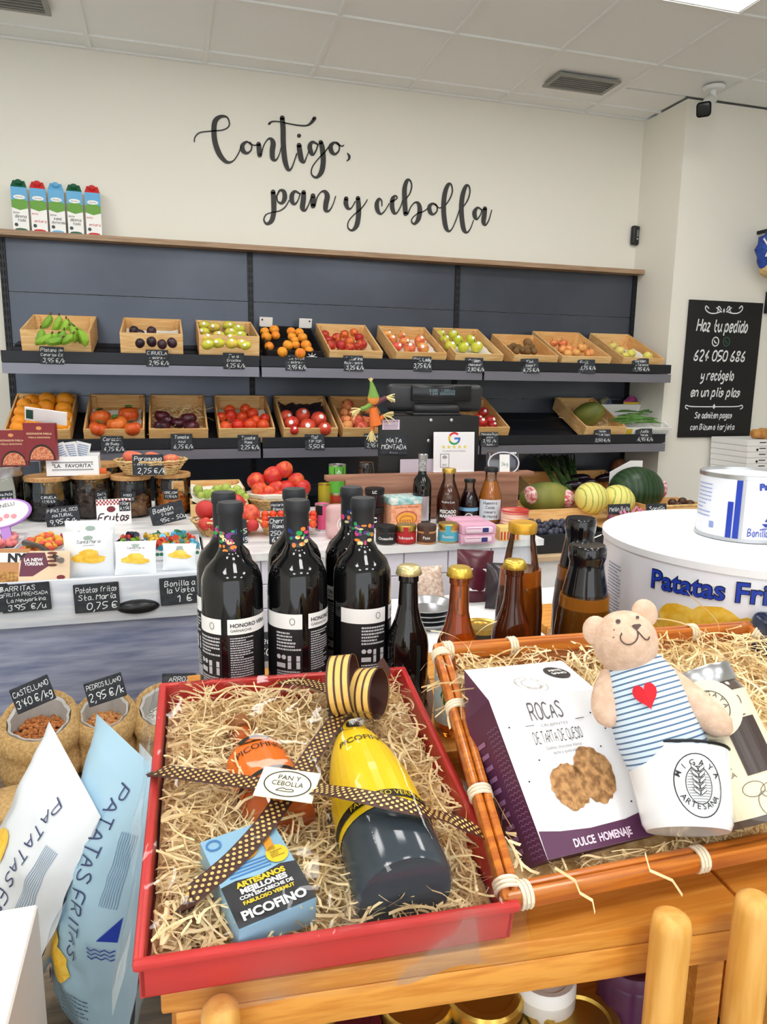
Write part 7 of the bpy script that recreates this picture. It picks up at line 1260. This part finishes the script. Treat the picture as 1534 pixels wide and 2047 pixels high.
x, y = onu(1062, 1370); flat('seal_print', [ring(x, y, .0155, .0185, .0008), ring(x, y, .009, .011, .0008)]+arc_text('MIGAYA', x, y, .0125, 2.6, .5, .004)+arc_text('ARTESANA', x, y, .0125, 3.7, 5.7, .004, True), fu, mat('seal_pale', (170, 164, 156), .5), t); x, y = onu(1113, 1347); flat('black_badge', [disc(x, y, .0135, .0155, 20)], fu, mat('badge_dark', (50, 46, 44), .4), t); flat('badge_lettering', [line('ARTE', x, y+.002, .005, bold=.03, maxw=.02), line('SANO', x, y-.006, .005, bold=.03, maxw=.02)], fu2, WHITE, t)
nsl = (kL-bL).cross(bLb-bL).normalized(); 
if nsl.x > 0: nsl = -nsl
e1 = (bLb-bL).normalized(); e2 = (kL-bL).normalized(); fs_ = lambda u, v: tuple(bL+e1*u+e2*v+nsl*.0006); zz = []
for j in range(26): zz.append(ribbon2([(.002+.0032*i, .004+j*.0044+(.0016 if i % 2 else 0)) for i in range(7)], .0006)); 
for j in range(10): zz.append(rect(.030, .012+j*.0105, .044, .016+j*.0105))
flat('chevron_print', zz, fs_, PLD, t); fbs = plane(bL, U_, (bLb-bL).normalized(), -.0006); flat('barcode', [rect(.055+.0016*k, .012, .0556+.0016*k+.0004*(k % 3), .036) for k in range(20)], fbs, mat('barcode_pale', (196, 180, 196), .5), t)
# ---- mug
def atd(px, py, d): return EYE+ray(px, py)*d
rim_c = atd(1352, 1503, .645); bot_c = atd(1376, 1663, .612); Z = (rim_c-bot_c).normalized(); hm = (rim_c-bot_c).length; vw = (EYE-bot_c).normalized(); Y = -(vw-Z*vw.dot(Z)).normalized(); X = Y.cross(Z); MG = Matrix((X, Y, Z)).transposed().to_4x4(); MG.translation = bot_c
ENA = mat('enamel_white', (244, 247, 248), .15, coat=.4); t = thing('enamel_mug', 'white enamel mug with black rim and round wheat emblem holding the teddy bear', 'mug'); t.matrix_world = MG; r0, r1 = .0365, .0435
MB().lathe([(0, .001), (r0*.92, 0), (r0, .005), (r1, hm-.002), (r1-.0015, hm-.002), (r0-.0015, .006), (0, .004)], 44).build('cup', ENA, t, 50); MB().tube([(r1*math.cos(k*math.pi/20), r1*math.sin(k*math.pi/20), hm) for k in range(41)], .0013, 6).build('rim', BLACK, t, True)
mr = lambda v: r0+(r1-r0)*v/hm; mf = lambda u, v: ((mr(v)+.0007)*math.sin(.36+u/.040), -(mr(v)+.0007)*math.cos(.36+u/.040), v); cv_ = hm*.47; INK = MAT['ink_black']
flat('emblem', [ring(0, cv_, .0195, .0245, .0009, 36), ring(0, cv_, .0105, .0145, .0007, 30)]+[rect(-.0095*math.sqrt(max(0, 1-(k/6.5)**2)), cv_+k*.0021-.0002, .0095*math.sqrt(max(0, 1-(k/6.5)**2)), cv_+k*.0021+.0002, 4) for k in range(-6, 7) if k % 1 == 0], mf, INK, t); flat('wheat_print', [poly([(s*.0004, cv_-.008+.0045*k), (s*.0048, cv_-.0045+.0045*k), (s*.0048, cv_-.0015+.0045*k), (s*.0004, cv_-.005+.0045*k)]) for k in range(5) for s in (-1, 1)], lambda u, v: ((mr(v)+.0013)*math.sin(.36+u/.040), -(mr(v)+.0013)*math.cos(.36+u/.040), v), WHITE, t)
flat('wheat_lines', [ribbon2([(s*.0004, cv_-.008+.0045*k), (s*.0048, cv_-.0045+.0045*k), (s*.0048, cv_-.0015+.0045*k), (s*.0004, cv_-.005+.0045*k), (s*.0004, cv_-.008+.0045*k)], .0006) for k in range(5) for s in (-1, 1)], lambda u, v: ((mr(v)+.0016)*math.sin(.36+u/.040), -(mr(v)+.0016)*math.cos(.36+u/.040), v), INK, t)
flat('emblem_lettering', arc_text('MIGAYA', 0, cv_, .0155, 2.65, .5, .0048, False, .01)+arc_text('ARTESANA', 0, cv_, .0185, 3.75, 5.65, .0048, True, .01), mf, INK, t)
# ---- teddy bear
def bands(name, c1, c2, freq, duty=.3):
    m = bpy.data.materials.new(name); m.use_nodes = True; nt = m.node_tree; N = nt.nodes; L = nt.links.new; b = N['Principled BSDF']; b.inputs['Roughness'].default_value = .85; tc = N.new('ShaderNodeTexCoord'); sp = N.new('ShaderNodeSeparateXYZ'); L(tc.outputs['Object'], sp.inputs[0]); a = N.new('ShaderNodeMath'); a.operation = 'MULTIPLY'; a.inputs[1].default_value = freq; L(sp.outputs['Z'], a.inputs[0]); f_ = N.new('ShaderNodeMath'); f_.operation = 'FRACT'; L(a.outputs[0], f_.inputs[0]); r_ = N.new('ShaderNodeValToRGB'); r_.color_ramp.interpolation = 'CONSTANT'; r_.color_ramp.elements[0].color = (*lin(c2), 1); r_.color_ramp.elements[1].color = (*lin(c1), 1); r_.color_ramp.elements[1].position = duty; L(f_.outputs[0], r_.inputs[0]); L(r_.outputs[0], b.inputs['Base Color']); MAT[name] = m; return m
PLU = mat('plush_beige', (228, 196, 172), .95, col2=(214, 180, 154), scale=120, bump=.25, bscale=300); bear = thing('teddy_bear', 'beige plush teddy bear with striped body and red heart, sitting in the mug', 'teddy bear')
bb = atd(1335, 1510, .640); bt = atd(1262, 1318, .668); Z = (bt-bb).normalized(); hb = (bt-bb).length; Y = -(vw-Z*vw.dot(Z)).normalized(); X = Y.cross(Z); BM_ = Matrix((X, Y, Z)).transposed().to_4x4(); BM_.translation = bb
bpf = [(0, -.03), (.03, -.028), (.037, 0), (.0385, .02), (.037, .045), (.032, .068), (.026, hb-.004), (.018, hb+.004), (0, hb+.006)]
o = MB().lathe(bpf, 32, None, lambda a, z: 1-.10*abs(math.cos(a))).build('striped_body', bands('shirt_stripes', (214, 232, 246), (86, 116, 150), 210), bear, True); o.matrix_local = BM_
hf_ = rev(bpf[2:8], .0002); hv = hb*.62; rh = lambda a: (math.sin(a)**3, (13*math.cos(a)-5*math.cos(2*a)-2*math.cos(3*a)-math.cos(4*a))/16); ho = flat('heart_patch', [([(.02+.30*rh(k*math.pi/14)[0], hv+.0125*rh(k*math.pi/14)[1]) for k in range(28)], [tuple(range(28))])], lambda u, v: tuple(V(hf_(u, v))*1+V((0, -.0018, 0))), mat('heart_red', (206, 30, 44), .8), bear); ho.matrix_local = BM_
hc = atd(1250, 1283, .665); rh_ = .0275; Zh = (hc-bt+V((0, 0, .0))).normalized()
hz = (Z*.6+V((0, 0, .4))).normalized(); vh = (EYE-hc).normalized(); Yh = -(vh-hz*vh.dot(hz)).normalized(); Xh = Yh.cross(hz); HM = Matrix((Xh, Yh, hz)).transposed().to_4x4(); HM.translation = hc
def headfn(d): return 1+.10*max(0, -d.z)*0-.10*max(0, d.z-.3)+.16*math.exp(-((d.x-.12)**2+(d.z+.15)**2)/.25)*max(0, -d.y)
o = MB().ell((0, 0, 0), (rh_*1.05, rh_, rh_*1.12), 28, 18, None, headfn).build('head', PLU, bear, True); o.matrix_local = HM
for px, py, rr in ((1193, 1262, .0125), (1289, 1226, .0115)):
    c_ = atd(px, py, .668); e_ = MB().ell((0, 0, 0), (rr, rr*.4, rr*1.15), 18, 10).build('ear', PLU, bear, True); E_ = HM.copy(); E_.translation = c_; e_.matrix_local = E_
def onhead(px, py, eps=.0010):
    r_ = HM.inverted().to_3x3() @ ray(px, py); o_ = HM.inverted() @ EYE; sx, sy, sz = rh_*1.05, rh_, rh_*1.12; tt_ = None; d0, d1 = .5, .8
    for k in range(60):
        d_ = d0+(d1-d0)*k/59; q = o_+r_*d_; u = V((q.x/sx, q.y/sy, q.z/sz))
        if u.length < headfn(u.normalized()): tt_ = d_; break
    if tt_ is None: tt_ = .645
    lo_, hi_ = tt_-.006, tt_
    for k in range(14):
        md = (lo_+hi_)/2; q = o_+r_*md; u = V((q.x/sx, q.y/sy, q.z/sz)); 
        if u.length < headfn(u.normalized()): hi_ = md
        else: lo_ = md
    return o_+r_*(hi_-eps)
FACE = mat('thread_brown', (84, 66, 60), .7)
def hpatch(nm, pts, m_): me = bpy.data.meshes.new(nm); me.from_pydata([tuple(onhead(x, y)) for x, y in pts], [], [tuple(range(len(pts)))]); me.materials.append(m_); o_ = link(bpy.data.objects.new(nm, me), bear); o_.matrix_local = HM
hpatch('nose', [(1263, 1251), (1268, 1248), (1280, 1247), (1283, 1250), (1277, 1257), (1274, 1261)], FACE)
for px, py, rr in ((1236, 1242, 5.2), (1275, 1234, 3.8)): hpatch('eye', [(px+rr*math.cos(k*.785), py+rr*.9*math.sin(k*.785)) for k in range(8)], FACE)
for px, py in ((1228, 1259), (1243, 1266), (1227, 1274)): hpatch('freckle', [(px+1.6*math.cos(k*1.05), py+1.6*math.sin(k*1.05)) for k in range(6)], FACE)
for L_ in (((1275, 1261), (1277, 1268), (1274, 1280), (1264, 1288), (1252, 1289), (1242, 1281), (1240, 1272), (1244, 1267)), ((1276, 1262), (1283, 1270), (1291, 1279), (1297, 1279), (1299, 1273))):
    o_ = MB().tube([onhead(x, y) for x, y in chaikin(list(L_))], .0006, 5).build('mouth', FACE, bear, True); o_.matrix_local = HM
for nm, L_, rr in (('arm', ((1318, 1345, .668), (1352, 1372, .655), (1390, 1405, .640), (1428, 1440, .628), (1450, 1456, .624)), (.012, .0125, .013, .0135, .010)), ('arm', ((1224, 1350, .668), (1212, 1385, .660), (1210, 1415, .655), (1218, 1440, .650)), (.011, .012, .0125, .010))):
    P_ = [atd(*q) for q in L_]; d = (P_[-1]-P_[-2]).normalized(); MB().tube(crom([tuple(p_)+(r_,) for p_, r_ in zip(P_, rr)], 4) and [q[:3] for q in crom([tuple(p_)+(r_,) for p_, r_ in zip(P_, rr)], 4)]+[tuple(P_[-1]+d*.006)], [q[3] for q in crom([tuple(p_)+(r_,) for p_, r_ in zip(P_, rr)], 4)]+[.003], 12).build(nm, PLU, bear, True)
# ---- jar of drinking chocolate
jt = atd(1386, 1345, .690); jb = atd(1520, 1640, .635); Z = (jt-jb).normalized(); hj = (jt-jb).length; vj = (EYE-jb).normalized(); Y = -(vj-Z*vj.dot(Z)).normalized(); X = Y.cross(Z); JM = Matrix((X, Y, Z)).transposed().to_4x4(); JM.translation = jb
t = thing('chocolate_jar', 'glass jar with a steel lid and cream label lettered CHOCOLATE A LA TAZA', 'jar'); t.matrix_world = JM; rj = .036; MB().lathe([(0, .001), (rj*.92, 0), (rj, .006), (rj, hj*.80), (rj*.93, hj*.86), (rj*.86, hj*.88)], 36).build('glass', mat('cocoa_glass', (92, 78, 70), .08, coat=.5), t, 50); MB().lathe([(0, hj*.87), (rj*.92, hj*.87), (rj*.94, hj*.88), (rj*.94, hj*.985), (rj*.9, hj), (0, hj)], 36).build('lid', SILVER, t, 40)
fn = cyl(rj, 0, 0, .0008); f2 = cyl(rj, 0, 0, .0015); CRM = mat('label_cream', (236, 226, 196), .55); flat('label', [rect(-rj*1.6, .006, rj*1.6, hj*.80, 20)], fn, CRM, t); flat('dark_window', [rect(.006, hj*.28, .036, hj*.62, 10)], f2, mat('cocoa_dark', (70, 58, 54), .3), t); CKI = mat('cocoa_ink', (110, 100, 90), .5)
for q in (line('CHOCO', .012, hj*.70, .0085, hand=True, w=.0012), line('LATE', .014, hj*.635, .0085, hand=True, w=.0012), line('A LA', -.010, hj*.34, .0045), line('TAZA', -.010, hj*.29, .0045)): flat('lettering', [q], f2, CKI, t)
for q in (ring(-.018, hj*.42, .007, .005, .0006, 14), ring(.006, hj*.20, .009, .006, .0006, 14), ring(.020, hj*.17, .010, .006, .0006, 14), ring(.012, hj*.10, .007, .010, .0006, 14)): flat('pod_print', [q], f2, CKI, t)
c_ = atd(1420, 1418, .640); vt = (EYE-c_).normalized(); n_ = (vt+V((0, -.1, .35))).normalized(); X = V((0, 0, 1)).cross(n_).normalized(); Y = n_.cross(X); TG = Matrix((X, Y, n_)).transposed().to_4x4(); TG.translation = c_; t = thing('round_tag', 'round cream card tag with a circular emblem beside the chocolate jar', 'tag'); t.matrix_world = TG; MB().lathe([(0, 0), (.026, 0), (.026, .0012), (0, .0012)], 36).build('card', CRM, t, 40); pl = plane((0, 0, .0012), (1, 0, 0), (0, 1, 0), .0005); flat('emblem', [ring(0, 0, .016, .016, .0007)]+arc_text('MIGAYA', 0, 0, .0115, 2.7, .4, .0042)+arc_text('ARTESANA', 0, 0, .014, 3.7, 5.7, .004, True), pl, INK, t)
o = MB().rbox((0, 0, 0), (.11, .05, .06), .010, 3).build('foil_packet', mat('navy_foil', (40, 48, 74), .2, .5, col2=(120, 130, 150), scale=24, bump=.5, bscale=40), None, 40); c_ = PY(1534, 1285, .70); o.location = (c_.x+.035, .70, c_.z); o.rotation_euler = (.2, .15, .1); tag(o, 'dark blue shiny foil packet at the corner of the tray', 'packet')
# ================================================================ sacks of pulses
BUR = mat('burlap', (200, 166, 112), .9, col2=(172, 136, 84), scale=140, bump=.5, bscale=220); LIN = mat('plastic_liner', (206, 204, 200), .2, trans=.3, ior=1.2, bump=.6, bscale=30); zbn = H-1.0
bn = thing('wooden_bench', 'low grey wooden bench under the burlap sacks', 'bench'); GWD = mat('bench_wood', (140, 122, 98), .6, col2=(110, 96, 78), scale=6, st=(1, 14, 14))
for k in range(5): bar('plank', GWD, (-.2, 1.56+k*.125, zbn-.012), (1.2, .12, .024), bn)
for x in (-.75, .35):
    for y in (1.56, 2.04): bar('leg', GWD, (x, y, (zbn-.024)/2), (.05, .05, zbn-.024), bn)
def sack(px, py, y, r, h, seed, label, cont, clabel, cname, csz, tilt=.35):
    p = PY(px, py, y); x = p.x; t = thing('burlap_sack', label, 'sack', (x, y, zbn), (0, 0, 0), 'open burlap sacks'); T_ = p.z-zbn
    def fn(a, z): return 1+.06*noise.noise(V((math.sin(a)*1.5, math.cos(a)*1.5, z*14+seed)))+.03*noise.noise(V((math.sin(a)*5, math.cos(a)*5, z*40+seed)))
    def shear(v): return (v[0], v[1]-0*v[2], v[2]+tilt*v[1]*max(0, v[2]/T_))
    m = MB(); m.lathe([(0, .002), (r*.85, 0), (r*1.05, T_*.12), (r*1.12, T_*.35), (r*1.0, T_*.55), (r*1.02, T_*.62), (r*1.12, T_*.72), (r*1.14, T_*.85), (r*1.05, T_*.97), (r*.95, T_*1.02), (r*.85, T_*.98), (r*.80, T_*.85), (r*.78, T_*.6)], 36, None, fn); m.v = [shear(v) for v in m.v]; m.build('sack', BUR, t, True, weld=True)
    m = MB(); m.lathe([(r*.76, T_*.6), (r*.79, T_*.86), (r*.82, T_*.99), (r*.74, T_*.97), (r*.70, T_*.8), (r*.68, T_*.62)], 36, None, lambda a, z: fn(a, z)*(1+.03*math.sin(a*11))); m.v = [shear(v) for v in m.v]; m.build('liner', LIN, t, True, weld=True)
    R = random.Random(seed); b = MB()
    for i in range(330):
        a = R.uniform(0, 6.28); rr = r*.68*math.sqrt(R.random()); b.ell((rr*math.cos(a), rr*math.sin(a), T_*.72+tilt*rr*math.sin(a)*.7+R.uniform(0, .006)), (csz, csz, csz*.85), 6, 4)
    b.lathe([(r*.74, T_*.5), (r*.72, T_*.71), (0, T_*.71)], 20); o = b.build(cname, cont, None, True); o.location = (x, y, zbn); o['kind'] = 'stuff'; tag(o, clabel, 'pulses'); return t, T_
CHI = mat('chickpeas', (206, 150, 90), .6, col2=(176, 112, 62), scale=120); CH2 = mat('brown_chickpeas', (190, 122, 60), .6, col2=(150, 84, 40), scale=120); RIC = mat('rice', (226, 224, 216), .6)
sack(78, 1432, 1.84, .088, .2, 1, 'open burlap sack of chickpeas below the CASTELLANO sign', CH2, 'reddish chickpeas in the sack below the CASTELLANO sign', 'chickpeas', .006); sack(208, 1418, 1.86, .070, .2, 2, 'open burlap sack of chickpeas below the PEDROSILLANO sign', CHI, 'yellow chickpeas in the sack below the PEDROSILLANO sign', 'chickpeas', .005); sack(332, 1408, 1.88, .082, .2, 3, 'open burlap sack of rice beside the wine bottles', RIC, 'white rice in the sack beside the wine bottles', 'rice', .003); sack(545, 1335, 1.92, .09, .2, 4, 'burlap sack half hidden behind the wine bottles', CHI, 'pulses in the sack half hidden behind the wine bottles', 'pulses', .005)
m = MB(); R = random.Random(3); pf = [(0, 0), (.10, 0), (.115, .02), (.11, .045), (.09, .06), (0, .065)]; m.lathe(pf, 30, None, lambda a, z: 1+.12*noise.noise(V((math.sin(a)*2, math.cos(a)*2, z*20)))); o = m.build('folded_burlap', BUR, None, True); o.location = (PZ(60, 1580, zbn).x, 1.665, zbn); o.scale = (1.1, .6, 1); tag(o, 'folded burlap cloth lying before the chickpea sack', 'cloth')
for px, py, L_, w, h, rl, lab, y in ((75, 1412, [('CASTELLANO', .22, .62), ("3'40 €/kg", .3, .18)], .092, .062, -.36, "slate price sign reading CASTELLANO 3'40 stuck in a sack", 1.80), (217, 1402, [('PEDROSILLANO', .2, .66), ('2,95 €/k', .32, .18)], .092, .06, -.25, 'slate price sign reading PEDROSILLANO 2,95 stuck in a sack', 1.82), (357, 1390, [('ARROZ', .22, .62), ('REDONDO', .22, .30)], .085, .056, .08, 'slate sign reading ARROZ REDONDO stuck in the rice sack', 1.85)):
    p = PY(px, py, y-.02); sign(p, w, h, L_, lab, (-.35, rl, 0))
# ================================================================ big crisp bags
zbb = H-.93; b_ = thing('low_stool', 'low wooden stool under the big crisp bags', 'stool'); bar('seat', GWD, (-.19, 1.04, zbb-.012), (.44, .34, .024), b_)
for x in (-.38, .0):
    for y in (.94, 1.18): bar('leg', GWD, (x, y, (zbb-.024)/2), (.03, .03, zbb-.024), b_)
FOIL = mat('bag_foil', (232, 238, 244), .3, .05, coat=.35); BLU = mat('bag_blue', (168, 204, 224), .35, coat=.3); INKB = mat('bag_ink', (60, 70, 110), .5)
def big_bag(base, top, yaw, w, h, T, seed, m_, label, flip=1):
    t = thing('large_crisp_bag', label, 'bag', base, (0, 0, 0), 'large bags of crisps'); Z = (top-base).normalized(); f_ = V((math.sin(yaw), -math.cos(yaw), 0)); Y = -(f_-Z*f_.dot(Z)).normalized(); X = Y.cross(Z); M_ = Matrix((X, Y, Z)).transposed().to_4x4(); M_.translation = base; t.matrix_world = M_
    f0 = bag(w, h, T, seed, .009); crisps('bag', f0, w, h, m_, t, 26, 40); F1 = lambda u, v: f0(u, v, -1, .0016); F2 = lambda u, v: f0(u, v, -1, .0024)
    def vert(s, u, v0, hh, k=1): vs, fs, wd = stroke_text(s, hh, hh*.10); return [(u+b, v0-a*k) for a, b in vs], fs
    flat('lettering', [vert('PATATAS FRITAS', w*.12*flip, h*.93, .021)], F1, INKB, t)
    flat('crisps_print', [gdisc(-w*.10, h*.42, .026, .045, 1), gdisc(w*.0, h*.34, .034, .026, 2), gdisc(-w*.10, h*.66, .024, .034, 3)], F2, CRI, t)
    flat('wave_lines', [ribbon2([(w*(.30+.012*k), h*(.60+.012*j)) for j in range(20)], .0008) for k in range(8)], F1, mat('wave_blue', (110, 140, 170), .5), t); flat('boat_print', [poly([(w*.34, h*.50), (w*.42, h*.50), (w*.42, h*.58)])]+[ribbon2([(w*.30+w*.02*i, h*(.47-.015*k)+.002*(-1)**i) for i in range(7)], .0016) for k in range(3)], F2, TB_, t)
    flat('fine_print', lines_fill(w*.0, h*.10, w*.30, h*.28, 12, .0014, random.Random(seed), .6), F1, INKB, t); flat('round_seal', [ring(-w*.28, h*.17, .012, .014, .002), disc(-w*.28, h*.17, .007, .008)], F2, INKB, t)
T2 = PY(266, 1495, .96); T1 = PY(146, 1530, 1.0); T3 = PY(345, 1560, 1.04)
big_bag(V((-.150, .97, zbb)), T2, math.radians(-60), .215, (T2-V((-.150, .97, zbb))).length, .135, 3, BLU, 'large pale blue crisp bag standing between two white ones')
big_bag(V((-.31, 1.03, zbb)), T1, math.radians(-66), .215, (T1-V((-.31, 1.03, zbb))).length, .11, 5, FOIL, 'large white crisp bag beside the white carton')
big_bag(V((-.055, 1.09, zbb)), T3, math.radians(-62), .215, (T3-V((-.055, 1.09, zbb))).length, .11, 8, FOIL, 'large white crisp bag standing beside the red gift box')
zw = H-.60; t = thing('white_carton', 'plain white carton in front of the large crisp bags', 'carton', (-.305, .64, zw-.22)); MB().rbox((0, 0, .11), (.272, .36, .22), .002, 1).build('carton', mat('carton_plain', (240, 238, 230), .5), t, 30); bar('tape', mat('tape_pale', (226, 222, 210), .3), (0, 0, .2205), (.05, .36, .001), t)
st_ = thing('side_stool', 'plain wooden stool under the white carton', 'stool', (-.305, .64, 0)); bar('seat', GWD, (0, 0, zw-.232), (.3, .38, .024), st_)
for x in (-.12, .12):
    for y in (-.16, .16): bar('leg', GWD, (x, y, (zw-.244)/2), (.03, .03, zw-.244), st_)
# ---- wood wool with the dark tomatoes and the melon
for t_, nm, sd, lab in ((tdark, 'wood_wool', 41, 'wood wool curls around the dark tomatoes'), (tmel, 'wood_wool', 42, 'wood wool shreds under the striped melon')):
    M_ = Matrix.Translation(t_.location) @ t_.rotation_euler.to_matrix().to_4x4(); wool(nm, lab, M_, lambda R: (R.uniform(-.12, .12), R.uniform(.03, .40)), 420, .012, .07 if sd == 41 else .05, sd, None, .12, .0016)
